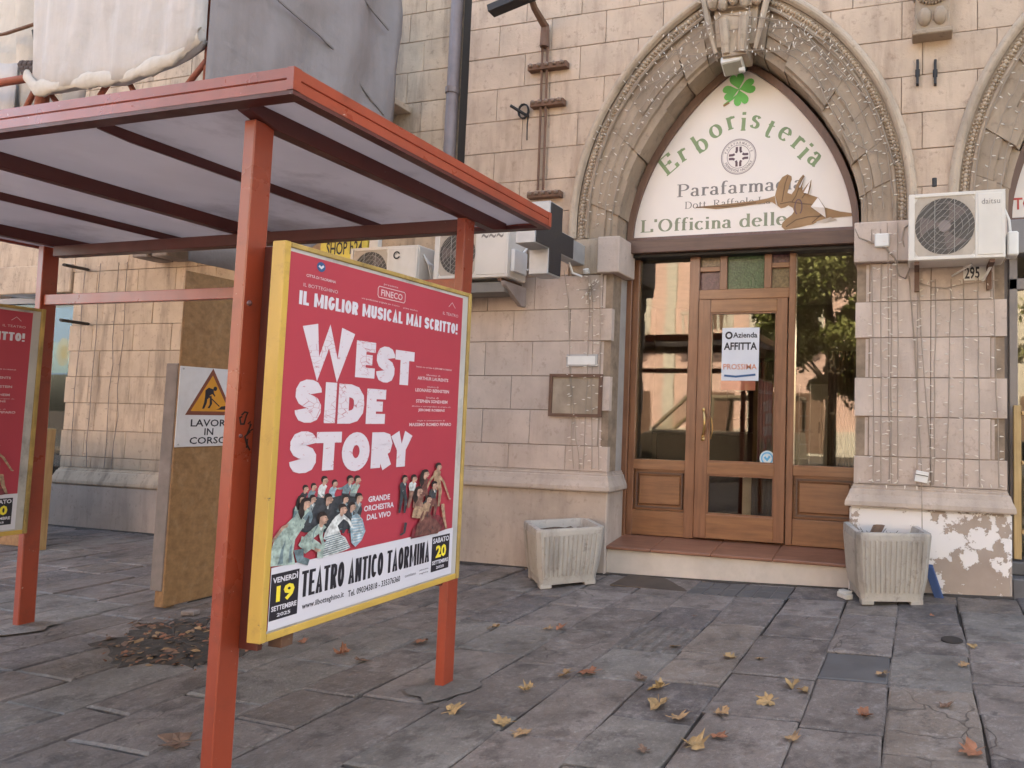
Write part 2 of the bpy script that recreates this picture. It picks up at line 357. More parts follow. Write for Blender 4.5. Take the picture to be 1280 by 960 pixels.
def build(name, mb, mats, parent=None, bevel=0, smooth=False, fix=True):
    me = bpy.data.meshes.new(name); me.from_pydata(mb.v, [], mb.f)
    if isinstance(mats, (list, tuple)):
        for m_ in mats: me.materials.append(m_)
        me.polygons.foreach_set('material_index', mb.mi)
    else: me.materials.append(mats)
    if bevel or fix:
        b = bmesh.new(); b.from_mesh(me)
        if fix: bmesh.ops.recalc_face_normals(b, faces=b.faces)
        if bevel: bmesh.ops.bevel(b, geom=list(b.edges), offset=bevel, segments=1, affect='EDGES', clamp_overlap=True)
        b.to_mesh(me); b.free()
    if smooth: me.polygons.foreach_set('use_smooth', [True]*len(me.polygons))
    return link(name, me, parent)
def thing(name, label, cat, loc=(0, 0, 0), group=None):
    o = bpy.data.objects.new(name, None); sc.collection.objects.link(o); o.location = loc; o['_l'] = list(loc)
    o['label'] = label; o['category'] = cat
    if group: o['group'] = group
    o.empty_display_size = .1
    return o
def tag(o, label, cat, group=None):
    o['label'] = label; o['category'] = cat
    if group: o['group'] = group
    return o
def struct(o): o['kind'] = 'structure'; return o
def R(a, b): return random.uniform(a, b)

# ------------------------------------------------------------------ ground, road, pavement
xs = [-200, -60, -25, -12, -8, -6, -4]+[-4+.5*i for i in range(1, 15)]+[12, 25, 60, 200]
mb = MB(); mb.sweep([[(x, y, gz(x)-.03) for x in xs] for y in (-300, -60, -8, -4, 0.06, 1, 40, 300)])
struct(build('ground', mb, M['earth']))
mb = MB(); mb.sweep([[(x, y, gz(x)-.12+.001) for x in xs] for y in (-18.5, -14, -9.2)])
for v in range(len(mb.v)): mb.v[v] = (mb.v[v][0], mb.v[v][1], mb.v[v][2]+.098)
struct(build('road', mb, M['asphalt']))
mb = MB()
for i in range(-30, 30): mb.box(i*1.0, i+.99, -9.2, -9.02, gz(i+.5)-.03, gz(i+.5)+.11)
k_ = build('kerb', mb, M['pave'], bevel=.012); struct(k_)
mb = MB(); mb.sweep([[(x, y, gz(x)-.006) for x in xs if -30 < x < 30] for y in (-9.02, -7, -4.85)])
struct(build('pavement_by_the_road', mb, M['pave']))

pav = bpy.data.objects.new('pavement', None); sc.collection.objects.link(pav); pav['kind'] = 'structure'; pav['_l'] = [0, 0, 0]
cols = [-11.6]
while cols[-1] < -3.75: cols.append(cols[-1]+random.choice((.40, .46, .52)))
cols = cols[:-1]+[-3.72, -3.21, -2.85, -2.36, -1.9, -1.46, -1.04, -.55, -.15, .30, .78, 1.3, 1.8]
PIT = [(-5.1, -2.85), (-5.35, -2.3), (-4.75, -2.1), (-4.3, -2.45), (-4.1, -2.95), (-4.5, -3.08)]
def in_poly(x, y, P):
    c = False
    for i in range(len(P)):
        (x1, y1), (x2, y2) = P[i], P[i-1]
        if (y1 > y) != (y2 > y) and x < (x2-x1)*(y-y1)/(y2-y1)+x1: c = not c
    return c
def slab(x0, x1, y0, y1, mat, name='paving_stone'):
    g = R(.001, .006); j = lambda: R(-.007, .007); x0 += R(-.008, .008); x1 += R(-.008, .008)
    x0 += g; x1 -= g; y0 += g; y1 -= g; xm = (x0+x1)/2; ym = (y0+y1)/2
    O = [(x0+j(), y0+j()), (xm, y0+j()), (x1+j(), y0+j()), (x1+j(), ym), (x1+j(), y1+j()), (xm, y1+j()), (x0+j(), y1+j()), (x0+j(), ym)]
    tx, ty, dz = R(-.007, .007), R(-.006, .006), R(-.003, .004); cx, cy = xm, ym
    top = lambda x, y, k: (x, y, gz(x)+dz+tx*(x-cx)/.5+ty*(y-cy)/.5+k)
    n = 8; ins = [(cx+(x-cx)*(1-.012/max(.1, abs(x1-x0)/2)), cy+(y-cy)*(1-.012/max(.1, abs(y1-y0)/2))) for x, y in O]
    mb = MB(); mb.add([(x, y, gz(x)-.028) for x, y in O]+[top(x, y, -.008) for x, y in O]+[top(x, y, R(-.0015, .0015)) for x, y in ins]+[top(cx, cy, 0)],
        [(i, (i+1) % n, (i+1) % n+n, i+n) for i in range(n)]+[(i+n, (i+1) % n+n, (i+1) % n+2*n, i+2*n) for i in range(n)]+[(i+2*n, (i+1) % n+2*n, 3*n) for i in range(n)])
    return build(name, mb, mat, pav)
nst = 0
for i in range(len(cols)-1):
    x0, x1 = cols[i], cols[i+1]; y = -.02 if x0 < -2.95 or x0 > -.6 else .0
    if -2.9 < x0 < -1.95: y = -.02
    ylim = -4.85 if x0 > -4.3 else (-4.3 if x0 > -5.6 else -3.5)
    ys = [y]; k = 0
    if abs(x0+.55) < .01: ys += [-.42, -.78, -1.3, -1.66, -2.1, -2.75, -3.3, -3.9, -4.9]
    elif abs(x0+.15) < .01: ys += [-.35, -.9, -1.57, -2.14, -2.9, -3.5, -4.2, -4.9]
    elif abs(x0+1.9) < .01: ys += [-.46, -.9, -1.42, -1.92, -2.42, -3.15, -3.7, -4.3, -4.9]
    else:
        while ys[-1] > ylim: ys.append(ys[-1]-random.choice((.38, .5, .62, .74))*R(.9, 1.1))
    for k in range(len(ys)-1):
        a, b = ys[k+1], ys[k]; mat = M['pave']
        if abs(x0+.55) < .01 and abs(a+2.1) < .01: mat = M['pave_dark']
        elif abs(x0+.15) < .01 and abs(a+2.14) < .01: mat = M['pave_pale']
        elif abs(x0+1.9) < .01 and abs(a+1.92) < .01: mat = M['pave_rib']
        else:
            q_ = R(0, 1); mat = M['pave_pale'] if q_ < .12 else (M['pave_brown'] if q_ < .26 else (M['pave_deep'] if q_ < .40 else mat))
        cx, cy = (x0+x1)/2, (a+b)/2
        slab(x0, x1, a, b, mat); nst += 1
# small smooth tiles in front of the step
mb = MB(); mb.box(-2.64, -1.92, -.44, -.035, gz(-2.3)-.005, gz(-2.3)+.006)
build('rubber_mat', mb, simple('brown_patch', (.085, .06, .045), .85, var=.2), pav, bevel=.003)
for i in range(6):
    for j in range(2):
        x0 = -1.90+i*.145; y0 = -.20-j*.2; mb = MB(); zz = gz(x0)
        mb.box(x0, x0+.138, y0-.09, y0+.1, zz-.005, zz+.0075); build('small_tile', mb, M['pave_dark'], pav, bevel=.003)
# manhole
mb = MB(); c0 = at_g(1190, 801)
mb.prism_z([(c0.x+.07*cos(t*pi/10), c0.y+.07*sin(t*pi/10)) for t in range(20)], c0.z-.01, c0.z+.009)
build('drain_cover', mb, M['black'], pav)

# ------------------------------------------------------------------ the arcade building
bld = thing('arcade_building', 'beige stone arcade building with pointed shop arches and rusticated block walls', 'building', (-1.7, 0, 0))
ROWS = [.97, 1.215, 1.56, 1.90, 2.25, 2.57, 2.91, 3.25, 3.58, 3.92, 4.25, 4.59, 4.94, 5.29, 5.63, 5.95, 6.3, 6.65]
ACX, AOFF, ARO, AZC = -1.71, .79, 2.47, 3.4
AC2 = 1.93
_I = [(1.19, 3.25), (1.19, 3.42), (1.17, 3.60), (1.09, 3.88), (.945, 4.19), (.74, 4.49), (.49, 4.77), (.25, 4.97), (.09, 5.06), (0, 5.085)]
INNER = []
for _k in range(len(_I)-1):
    _p0, _p1, _p2, _p3 = _I[max(0, _k-1)], _I[_k], _I[_k+1], _I[min(len(_I)-1, _k+2)]
    for _j in range(4):
        _t = _j/4; INNER.append(tuple(.5*(2*b+(c-a)*_t+(2*a-5*b+4*c-d)*_t*_t+(3*b-a-3*c+d)*_t**3) for a, b, c, d in zip(_p0, _p1, _p2, _p3)))
INNER.append(_I[-1])
def arc_h(dx, r):      # height of the arc of radius r above offset dx from the arch axis (None outside)
    dx = abs(dx)
    if dx >= r-AOFF: return None
    return AZC+sqrt(max(0, r*r-(dx+AOFF)**2))
def inner_h(dx):
    dx = abs(dx)
    if dx >= 1.19: return None
    for (w0, z0), (w1, z1) in zip(INNER, INNER[1:]):
        if w1 <= dx <= w0: return z1 if w0 == w1 else z0+(z1-z0)*(w0-dx)/(w0-w1)
    return 5.085
def wall_floor(x, r):
    for c in (ACX, AC2):
        h = arc_h(x-c, r)
        if h is not None: return h
    return 0
# core of the wall (mortar plane)
mb = MB()
def core(x0, x1, z0, z1, y=-.012): mb.box(x0, x1, y, y+.19, z0, z1)
core(-10.49, -4.66, -.1, 3.1, .018); core(-11.0, -4.66, 3.1, 6.7, .018); core(-4.66, ACX-1.205, -.1, 3.28); core(AC2-1.23+.0, AC2-1.23+.001, 0, .1)
core(ACX+1.19-.015, AC2-1.235, -.1, 3.28)
N_ = 200; x0 = -4.66; x1 = 4.2
for i in range(N_):
    a = x0+(x1-x0)*i/N_; b = x0+(x1-x0)*(i+1)/N_; c = (a+b)/2; z = 3.28
    for cc in (ACX, AC2):
        h = arc_h(c-cc, 2.12)
        if h: z = h
    if z < 6.7: mb.add([(a, -.012, z), (b, -.012, z), (b, -.012, 6.7), (a, -.012, 6.7), (a, .18, z), (b, .18, z), (b, .18, 6.7), (a, .18, 6.7)], [(0, 1, 2, 3), (7, 6, 5, 4), (0, 4, 5, 1)])
build('wall_core', mb, M['mortar'], bld)
mb = MB(); mb.box(-11, 4.2, .18, 9, 6.7, 7.0); mb.box(-22, 12, .05, 10, 7.0, 12.5); mb.box(-11, -3.5, 8.8, 9, 0, 6.7); mb.box(1.5, 4.2, 8.8, 9, 0, 6.7); mb.box(-11, 4.2, 4.62, 4.72, 3.45, 6.7); mb.box(-11, -4.4, 4.62, 4.72, -.1, 3.45); mb.box(.66, 4.2, 4.62, 4.72, -.1, 3.45); mb.box(-22, -14, .05, 10, -.1, 7.0); mb.box(4.4, 12, .05, 10, -.1, 7)  # rear gap lets sun into the shop; inner walls added against leaking sun
build('upper_storeys_and_sun_walls', mb, M['stone_up'], bld)

def block(x0, x1, z0, z1, mat, yf=0., yb=.03, clip=True, name='wall_block'):
    g = .0028; x0 += g; x1 -= g; z0 += g; z1 -= g
    if x1-x0 < .03: return
    xsn = 7; pts = []
    if clip and z1 > AZC-.1:
        run = []
        X = [x0+(x1-x0)*i/xsn for i in range(xsn+1)]
        zb = [max(z0, wall_floor(x, ARO-.05)) for x in X]
        ok = [i for i in range(xsn+1) if zb[i] < z1-.012]
        if len(ok) < 2: return
        if ok[-1]-ok[0]+1 != len(ok):      # hump in the middle: keep the larger side
            gap = [i for i in range(1, len(ok)) if ok[i]-ok[i-1] > 1][0]; ok = ok[:gap] if gap > len(ok)/2 else ok[gap:]
        if len(ok) < 2: return
        bottom = [(X[i], zb[i]) for i in ok]; pts = bottom+[(X[ok[-1]], z1), (X[ok[0]], z1)]
        # drop collinear bottom points
        q = [pts[0]]
        for i in range(1, len(pts)-1):
            (ax, az), (bx, bz), (cx, cz) = q[-1], pts[i], pts[i+1]
            if abs((bx-ax)*(cz-az)-(bz-az)*(cx-ax)) > 1e-6: q.append(pts[i])
        q.append(pts[-1]); pts = q
    else: pts = [(x0, z0), (x1, z0), (x1, z1), (x0, z1)]
    if len(pts) < 3: return
    mb = MB(); mb.prism_y(pts, yf-R(0, .005), yb)
    # soften the front edge only
    me = bpy.data.meshes.new(name); me.from_pydata(mb.v, [], mb.f); me.materials.append(mat)
    b = bmesh.new(); b.from_mesh(me); bmesh.ops.recalc_face_normals(b, faces=b.faces)
    es = [e for e in b.edges if all(v.co.y < yb-.005 for v in e.verts)]
    bmesh.ops.bevel(b, geom=es, offset=.0035, segments=1, affect='EDGES', clamp_overlap=True); b.to_mesh(me); b.free()
    return link(name, me, bld)

def fillets(x0, x1, z0, z1, side, mat):    # three thin vertical steps at the end of a recessed course
    mb = MB()
    for k in range(3):
        y = -.026+.011*(k+1); w_ = .034
        a = x1+k*w_+.004 if side > 0 else x1-(k+1)*w_
        mb.box(a, a+w_-.007, y, .03, z0+.006, z1-.006)
    build('corner_fillet', mb, mat, bld)
YF = -.028
for r in range(len(ROWS)-1):
    z0, z1 = ROWS[r], ROWS[r+1]; low = z1 <= 3.3; mat = M['stone_low'] if z1 < 3.0 else M['stone_up']
    A = r % 2 == 1
    joints = [-4.00, -3.36] if not A else [-4.32, -3.77]
    if z0 > 3.2: joints = [-4.0+.64*i for i in range(0, 14)] if not A else [-4.32+.62*i for i in range(0, 14)]
    if low:
        wide = r in (0, 2, 4)
        wide = {0: True, 1: False, 2: True, 3: False, 4: True, 5: False, 6: True}[r]
        xe = ACX-1.205+.0
        ed = [-4.69]+joints+([xe+.012] if wide else [xe-.105])
        if r < 6:
            for a, b in zip(ed, ed[1:]):
                if b-a > .05: block(a, b, z0, z1, mat, YF)
            if not wide: fillets(0, xe-.105, z0, z1, 1, mat)
            # pier right of the door
            xl, xr = ACX+1.175, .70
            ed = [xl-.012, .08 if A else .10, xr+.015] if wide else [xl+.115, .10, xr-.115]
            for a, b in zip(ed, ed[1:]): block(a, b, z0, z1, mat, YF)
            if not wide: fillets(0, xl+.115, z0, z1, -1, mat); fillets(0, xr-.115, z0, z1, 1, mat)
        else:   # impost course
            for a, b in zip([-4.69, -4.32, -3.40], [-4.32, -3.40, -3.39]):
                if b-a > .05: block(a, b, z0, z1, M['stone_up'], YF, clip=False)
    else:
        ed = [-4.69]+[j for j in joints if -4.6 < j < 4.2]+[4.2]
        for a, b in zip(ed, ed[1:]): block(a, b, z0, z1, M['stone_up'], YF)
def impost(x0, x1, nm='impost_block'):
    mb = MB(); mb.box(x0, x1, -.085, .30, 2.915, 3.275); build(nm, mb, M['stone_low'], bld, bevel=.008)
impost(-3.06, ACX-1.19+.075); 
mb = MB(); mb.box(-3.38, -3.065, -.04, .1, 2.915, 3.275); build('impost_block', mb, M['stone_mould'], bld, bevel=.008)
impost(ACX+1.172-.02, -.07); 
mb = MB(); mb.box(-.062, .715, -.05, .30, 2.915, 3.275); build('impost_block', mb, M['stone_low'], bld, bevel=.008)
# jamb reveals
_jm = simple('grey_jamb_render', (.36, .325, .30), .85, var=.12, dirt=(.55, .5, .47), dirt_amt=.3)
for q in ((ACX-1.25, ACX-1.208, .03, .40, -.05, 2.91), (ACX+1.178, ACX+1.21, .03, .5, -.05, 2.91), (.655, .697, .03, .6, -.05, 2.91)): build('jamb', MB().box(*q), _jm, bld)
# base mouldings and plinths (profile swept along x)
def base_mould(x0, x1, nm, mat, e0=True, e1=True, top=.97, bot=.785, y=YF):
    prof = [(top, 0), (top, -.012), (top-.018, -.012), (top-.022, -.022), (top-.038, -.022), (top-.045, -.034), (top-.085, -.046), (bot+.045, -.072), (bot+.012, -.075), (bot, -.07), (bot-.004, -.03)]
    mb = MB(); 
    rows = [[(x0-(-yy if e0 else 0), y+yy, z) for z, yy in prof], [(x1+(-yy if e1 else 0), y+yy, z) for z, yy in prof]]
    mb.sweep(rows)
    if e0: mb.sweep([[(x0+yy, .3, z) for z, yy in prof], rows[0]])
    if e1: mb.sweep([rows[1], [(x1-yy, .3, z) for z, yy in prof]])
    build(nm, mb, mat, bld, fix=False)
base_mould(-4.66, ACX-1.20, 'base_moulding', M['plinth'], False, True)
base_mould(ACX+1.172, .70, 'base_moulding', M['plinth'])
mb = MB(); mb.box(-4.66, ACX-1.165, YF-.035, .3, -.1, .781); build('plinth', mb, M['plinth'], bld, bevel=.012)
mb = MB(); mb.box(ACX+1.135, .745, YF-.035, .3, -.1, .781); build('plinth', mb, M['peel'], bld, bevel=.02)

# arch rings
def ring_pt(c, r, th, side): return (c+side*(r*cos(th)-AOFF), AZC+r*sin(th))
def inner_pt(c, t, side, off=0.):
    L = [0]; 
    for (w0, z0), (w1, z1) in zip(INNER, INNER[1:]): L.append(L[-1]+hypot(w1-w0, z1-z0))
    d = t*L[-1]
    for i in range(len(L)-1):
        if d <= L[i+1]+1e-9:
            k = (d-L[i])/(L[i+1]-L[i]); w0, z0 = INNER[i]; w1, z1 = INNER[i+1]; return (c+side*(w0+(w1-w0)*k+off), z0+(z1-z0)*k+off*.6)
    return (c, INNER[-1][1])
def arch(c, sides=(-1, 1), jm=True):
    for s_ in sides:
        thm = acos(AOFF/ARO)
        # smooth outer moulding + listel
        def swp(prof, nm, mat, z_low=3.28):
            rows = []
            rr0 = [(c+s_*(r-AOFF), y, z_low) for r, y in prof]; rows.append(rr0)
            K = 30
            for i in range(K+1):
                t = i/K; row = []
                for r, y in prof:
                    th = t*acos(AOFF/r); x, z = ring_pt(c, r, th, s_); row.append((x, y, z))
                rows.append(row)
            mb = MB(); mb.sweep(rows); return build(nm, mb, mat, bld, smooth=False, fix=False)
        P = [(2.485, .03), (2.485, -.055), (2.470, -.078), (2.450, -.092), (2.43, -.092), (2.412, -.078), (2.405, -.060), (2.398, -.046)]
        swp(P if s_ > 0 else P[::-1], 'arch_moulding', M['stone_mould'])
        P = [(2.398, -.030), (2.31, -.022), (2.305, -.048), (2.288, -.055), (2.275, -.048), (2.27, -.0)]
        swp(P if s_ > 0 else P[::-1], 'arch_listel', M['stone_brown'])
        # carved leaf band: one continuous run of small bosses
        mb = MB(); L = 2.35*thm; n = int(L/.036)
        for i in range(n+4):
            if i < 4: x, z, th = c+s_*(2.352-AOFF), 3.29+i*.034, 0
            else:
                th = (i-4)/n*acos(AOFF/2.352); x, z = ring_pt(c, 2.352+R(-.004, .004), th, s_)
            rr = .021*R(.8, 1.2); mb.blob((x, -.030, z), rr, .026, rr, 6, 4)
            dx, dz = cos(th)*s_, sin(th); mb.blob((x+dx*.026, -.030, z+dz*.026-.012), .011, .018, .014, 5, 3); mb.blob((x-dx*.028, -.026, z-dz*.028+.01), .010, .016, .012, 5, 3)
        o = build('carved_leaf_band', mb, M['stone_mould'], bld, smooth=True); o['kind'] = 'stuff'
        # voussoirs
        nv = 8
        cuts = [0]+sorted((i+R(-.12, .12))/nv for i in range(1, nv))+[.985]
        for i in range(nv):
            t0, t1 = cuts[i]+.0009, cuts[i+1]-.0009; K = 4
            def outp(t): 
                if t < .03: return (c+s_*(2.275-AOFF), 3.285+t/.03*.12)
                return ring_pt(c, 2.275, (t-.03)/.97*acos(AOFF/2.275), s_)
            ins = R(-.005, .02)
            # two-step radial section, worn irregularly
            O = [outp(t0+(t1-t0)*k/K) for k in range(K+1)]; I = [inner_pt(c, t0+(t1-t0)*k/K, s_, ins) for k in range(K+1)]
            def lerp(a, b, k): return (a[0]+(b[0]-a[0])*k, a[1]+(b[1]-a[1])*k)
            yf = R(-.03, -.012)
            secs = [(0, .2), (0, yf), (.52+R(-.1, .1), yf), (.54, yf+.018), (.78, yf+.02), (.80, yf+.045), (1.0, yf+.05), (1.0, .31)]
            if R(0, 1) < .4: secs = [(0, .2), (0, yf), (.9, yf), (.94, yf+.03), (1., yf+.035), (1., .31)]
            rows = [[(lerp(O[k], I[k], q)[0], y, lerp(O[k], I[k], q)[1]) for q, y in secs] for k in range(K+1)]
            mb = MB(); mb.sweep(rows, True); n_ = len(secs)
            mb.add(rows[0], [tuple(range(n_))]); mb.add(rows[-1], [tuple(range(n_))])
            build('voussoir', mb, M['stone_brown'], bld)
arch(ACX); arch(AC2, (-1,))
def arch_back(c, sides):
    for s_ in sides:
        K = 24; mb = MB(); rows = []
        for k in range(K+1):
            t = k/K; th = t*acos(AOFF/2.28); o_ = ring_pt(c, 2.28, th, s_); i_ = inner_pt(c, t, s_, .03); rows.append([(o_[0], .02, o_[1]), (i_[0], .035, i_[1]), (i_[0], .30, i_[1])])
        mb.sweep(rows); build('arch_bed', mb, M['stone_brown'], bld, fix=False)
arch_back(ACX, (-1, 1)); arch_back(AC2, (-1,))
# carved keystone with scrolls and a small mask
ks = MB()
def kst(w0, w1, z0, z1, yf0, yf1, dx=0):
    ks.add([(ACX+.02+dx-w0, yf0, z0), (ACX+.02+dx+w0, yf0, z0), (ACX+.02+dx+w1, yf1, z1), (ACX+.02+dx-w1, yf1, z1),
            (ACX+.02+dx-w0, .1, z0), (ACX+.02+dx+w0, .1, z0), (ACX+.02+dx+w1, .1, z1), (ACX+.02+dx-w1, .1, z1)],
           [(0, 1, 2, 3), (7, 6, 5, 4), (0, 4, 5, 1), (1, 5, 6, 2), (2, 6, 7, 3), (3, 7, 4, 0)])
kst(.12, .16, 4.93, 5.32, -.13, -.17); kst(.19, .24, 5.05, 5.75, -.09, -.13)
kst(.16, .30, 5.38, 5.85, -.16, -.22)
for s_ in (-1, 1):
    ks.tube([(ACX+.02+s_*.075, -.135, 4.95), (ACX+.02+s_*.085, -.155, 5.10), (ACX+.02+s_*.10, -.175, 5.26)], [.035, .05, .045], 8)
    ks.tube([(ACX+.02+s_*.19, -.10, 4.98), (ACX+.02+s_*.26, -.12, 5.25), (ACX+.02+s_*.32, -.12, 5.55)], [.02, .03, .035], 6)
    ks.blob((ACX+.02+s_*.21, -.15, 5.50), .07, .06, .12, 8, 6); ks.blob((ACX+.02+s_*.10, -.19, 5.44), .05, .05, .10, 8, 6)
ks.blob((ACX+.02, -.20, 5.46), .06, .06, .085, 8, 6)
o = build('keystone', ks, M['stone_mould'], bld, bevel=0, smooth=False)
# carved console between the arches
mb = MB(); mb.box(-.045, .245, -.14, .02, 4.93, 5.30); mb.box(-.07, .27, -.17, .02, 4.885, 4.93); mb.box(-.06, .26, -.16, .02, 5.26, 5.34); mb.box(.0, .2, -.12, .02, 5.34, 6.0)
build('console', mb, M['stone_brown'], bld, bevel=.008)
mb = MB()
for s_ in (-1, 1): mb.blob((.10+s_*.065, -.14, 5.05), .062, .05, .085, 8, 6)
for k in range(9): mb.blob((.0+k*.025, -.15, 5.20-.035*sin(k/8*pi)), .014, .022, .016, 6, 4)
mb.tube([(-.03, -.15, 5.24), (.05, -.17, 5.19), (.10, -.17, 5.175), (.16, -.17, 5.19), (.235, -.15, 5.24)], .012, 6)
build('console_carving', mb, M['stone_brown'], bld, smooth=True)
# two iron clamps
for px in (1147, 1169):
    P = at_y(px, 77, -.03); Q = at_y(px, 108, -.03); mb = MB(); mb.box(P.x-.012, P.x+.012, -.075, -.02, Q.z, P.z); mb.box(P.x-.02, P.x+.02, -.06, -.02, (P.z+Q.z)/2-.03, (P.z+Q.z)/2+.03)
    build('iron_clamp', mb, M['black'], bld, bevel=.004)

# left part of the facade
ROWL = [.73, .865, 1.19, 1.535, 1.865, 2.19, 2.52, 2.86, 3.21, 3.56, 3.90, 4.24, 4.58, 4.92, 5.27, 5.62, 5.95, 6.3, 6.65]
for r in range(len(ROWL)-1):
    z0, z1 = ROWL[r], ROWL[r+1]; A = r % 2
    js = [-10.08, -9.37, -8.74, -8.1, -7.4, -6.7, -6.05, -5.5] if A else [-9.93, -9.55, -9.08, -8.4, -7.75, -7.1, -6.4, -5.8, -5.3]
    ed = [-10.5 if A else -10.47]+js+[-4.93]
    if z0 > 3.0: ed = [-10.98, -10.5]+js+[-4.93]
    for a, b in zip(ed, ed[1:]): block(a, b, z0, z1, M['stone_left'], 0, .04, clip=False)
base_mould(-10.44, -4.9, 'base_moulding', M['stone_left'], True, False, .73, .53, .0)
mb = MB(); mb.box(-10.62, -4.9, -.06, .3, -.1, .525); build('plinth', mb, M['plinth'], bld, bevel=.012)
mb = MB(); mb.box(-11.9, -10.52, -.03, .3, 2.95, 3.32); build('impost_block', mb, M['stone_left'], bld, bevel=.01)
mb = MB(); mb.box(-14, -11.0, .03, .2, 3.32, 7.0); mb.box(-10.485, -10.45, .05, .38, 0, 3.0); build('side_wall', mb, M['stone_left'], bld)
# stone bracket ledge
mb = MB(); mb.box(-5.95, -5.42, -.32, .0, 4.80, 4.87); build('ledge_slab', mb, M['stone_mould'], bld, bevel=.006)
mb = MB(); mb.prism_y([(-5.85, 4.55), (-5.78, 4.55), (-5.62, 4.795), (-5.85, 4.795)], -.22, -.002); build('ledge_bracket', mb, M['stone_brown'], bld)
# timber ends under the covered balcony
for x in (-9.03, -8.72):
    mb = MB(); mb.box(x, x+.24, -.3, .0, 3.27, 3.49); build('beam_end', mb, M['ply_grey'], bld, bevel=.01)

# plaques in the left pier
P = at_y(691, 470, YF); Q = at_y(750, 519, YF)
mb = MB(); mb.box(P.x, Q.x, YF-.012, YF+.02, Q.z, P.z); build('recessed_panel', mb, simple('old_panel', (.36, .28, .21), .8, var=.2, dirt=(.1, .07, .05)), bld, bevel=.003)
mb = MB()
for a in ((P.x-.02, P.x+.012, Q.z-.02, P.z+.02), (Q.x-.012, Q.x+.02, Q.z-.02, P.z+.02), (P.x+.012, Q.x-.012, P.z-.010, P.z+.02), (P.x+.012, Q.x-.012, Q.z-.02, Q.z+.01)): mb.box(a[0], a[1], YF-.03, YF, a[2], a[3])
build('panel_frame', mb, M['rust'], bld)
# ------------------------------------------------------------------ threshold step
DY = .35
mb = MB(); zf = .245
mb.prism_y([(-2.93, -.1), (-.56, -.1), (-.56, zf), (-2.93, zf-.003)], -.02, .4); build('step_riser', mb, M['render_white'], bld, bevel=.006)
tx = [-2.96, -2.42, -1.83, -1.25, -.545]
for a, b in zip(tx, tx[1:]):
    mb = MB(); a += .002; b -= .002
    if a < -2.9: a2 = -2.905
    else: a2 = a
    mb.add([(a, -.05, zf), (b, -.05, zf), (b, -.05, zf+.028), (a, -.05, zf+.028), (a2, .42, zf), (b, .42, zf), (b, .42, zf+.085), (a2, .42, zf+.085)],
           [(0, 1, 2, 3), (7, 6, 5, 4), (0, 4, 5, 1), (1, 5, 6, 2), (2, 6, 7, 3), (3, 7, 4, 0)])
    build('step_tile', mb, M['tile'], bld, bevel=.006)
# ------------------------------------------------------------------ lettering tools
def text_mesh(s, bold=0.0, space=1.0):
    cu = bpy.data.curves.new('t', 'FONT'); cu.body = s; cu.offset = bold; cu.space_character = space; cu.resolution_u = 2
    o = bpy.data.objects.new('t', cu); sc.collection.objects.link(o)
    dg = bpy.context.evaluated_depsgraph_get(); me = bpy.data.meshes.new_from_object(o.evaluated_get(dg))
    v = [tuple(x.co)[:2] for x in me.vertices]; f = [tuple(p.vertices) for p in me.polygons]
    bpy.data.objects.remove(o); bpy.data.curves.remove(cu); bpy.data.meshes.remove(me)
    return v, f
def put_text(mb, s, box, place, bold=0.0, w_=0.0, shear=0):
    v, f = text_mesh(s, bold)
    if not v: return
    a0, a1 = min(p[0] for p in v), max(p[0] for p in v); b0, b1 = min(p[1] for p in v), max(p[1] for p in v)
    u0, u1, v0, v1 = box
    mb.add([place(u0+(x-a0)/(a1-a0)*(u1-u0), v0+(y-b0)/(b1-b0)*(v1-v0), w_) for x, y in v], f)
def arcp(cx, cy, rx, ry, a0, a1, n=14): return [(cx+rx*cos(radians(a0+(a1-a0)*i/n)), cy+ry*sin(radians(a0+(a1-a0)*i/n))) for i in range(n+1)]
def strip(mb, pts, thick, place, w_, caps=False):
    n = len(pts); L = []; Rr = []
    for i in range(n):
        p = Vector(pts[i]); a = Vector(pts[max(0, i-1)]); b = Vector(pts[min(n-1, i+1)])
        closed = n > 3 and (Vector(pts[0])-Vector(pts[-1])).length < 1e-6
        if closed and i in (0, n-1): a = Vector(pts[-2]); b = Vector(pts[1])
        d1 = (p-a); d2 = (b-p); 
        if d1.length < 1e-9: d1 = d2
        if d2.length < 1e-9: d2 = d1
        d1.normalize(); d2.normalize(); d = d1+d2
        if d.length < 1e-6: d = d1.copy()
        d.normalize(); nn = Vector((-d.y, d.x)); t = thick(d)/2 if callable(thick) else thick/2
        k = 1/max(.72, abs(nn.dot(Vector((-d1.y, d1.x)))))
        L.append(p+nn*t*k); Rr.append(p-nn*t*k)
    o = len(mb.v); mb.v += [tuple(place(q.x, q.y, w_)) for q in L]+[tuple(place(q.x, q.y, w_)) for q in Rr]
    for i in range(n-1): mb.f.append((o+i, o+i+1, o+n+i+1, o+n+i)); mb.mi.append(mb.cur)
def pen(thin, thick): return lambda d: thin+(thick-thin)*abs(d.y)**1.3
H = lambda a, b, y: [(a, y), (b, y)]
V = lambda x, a, b: [(x, a), (x, b)]
X_ = .66
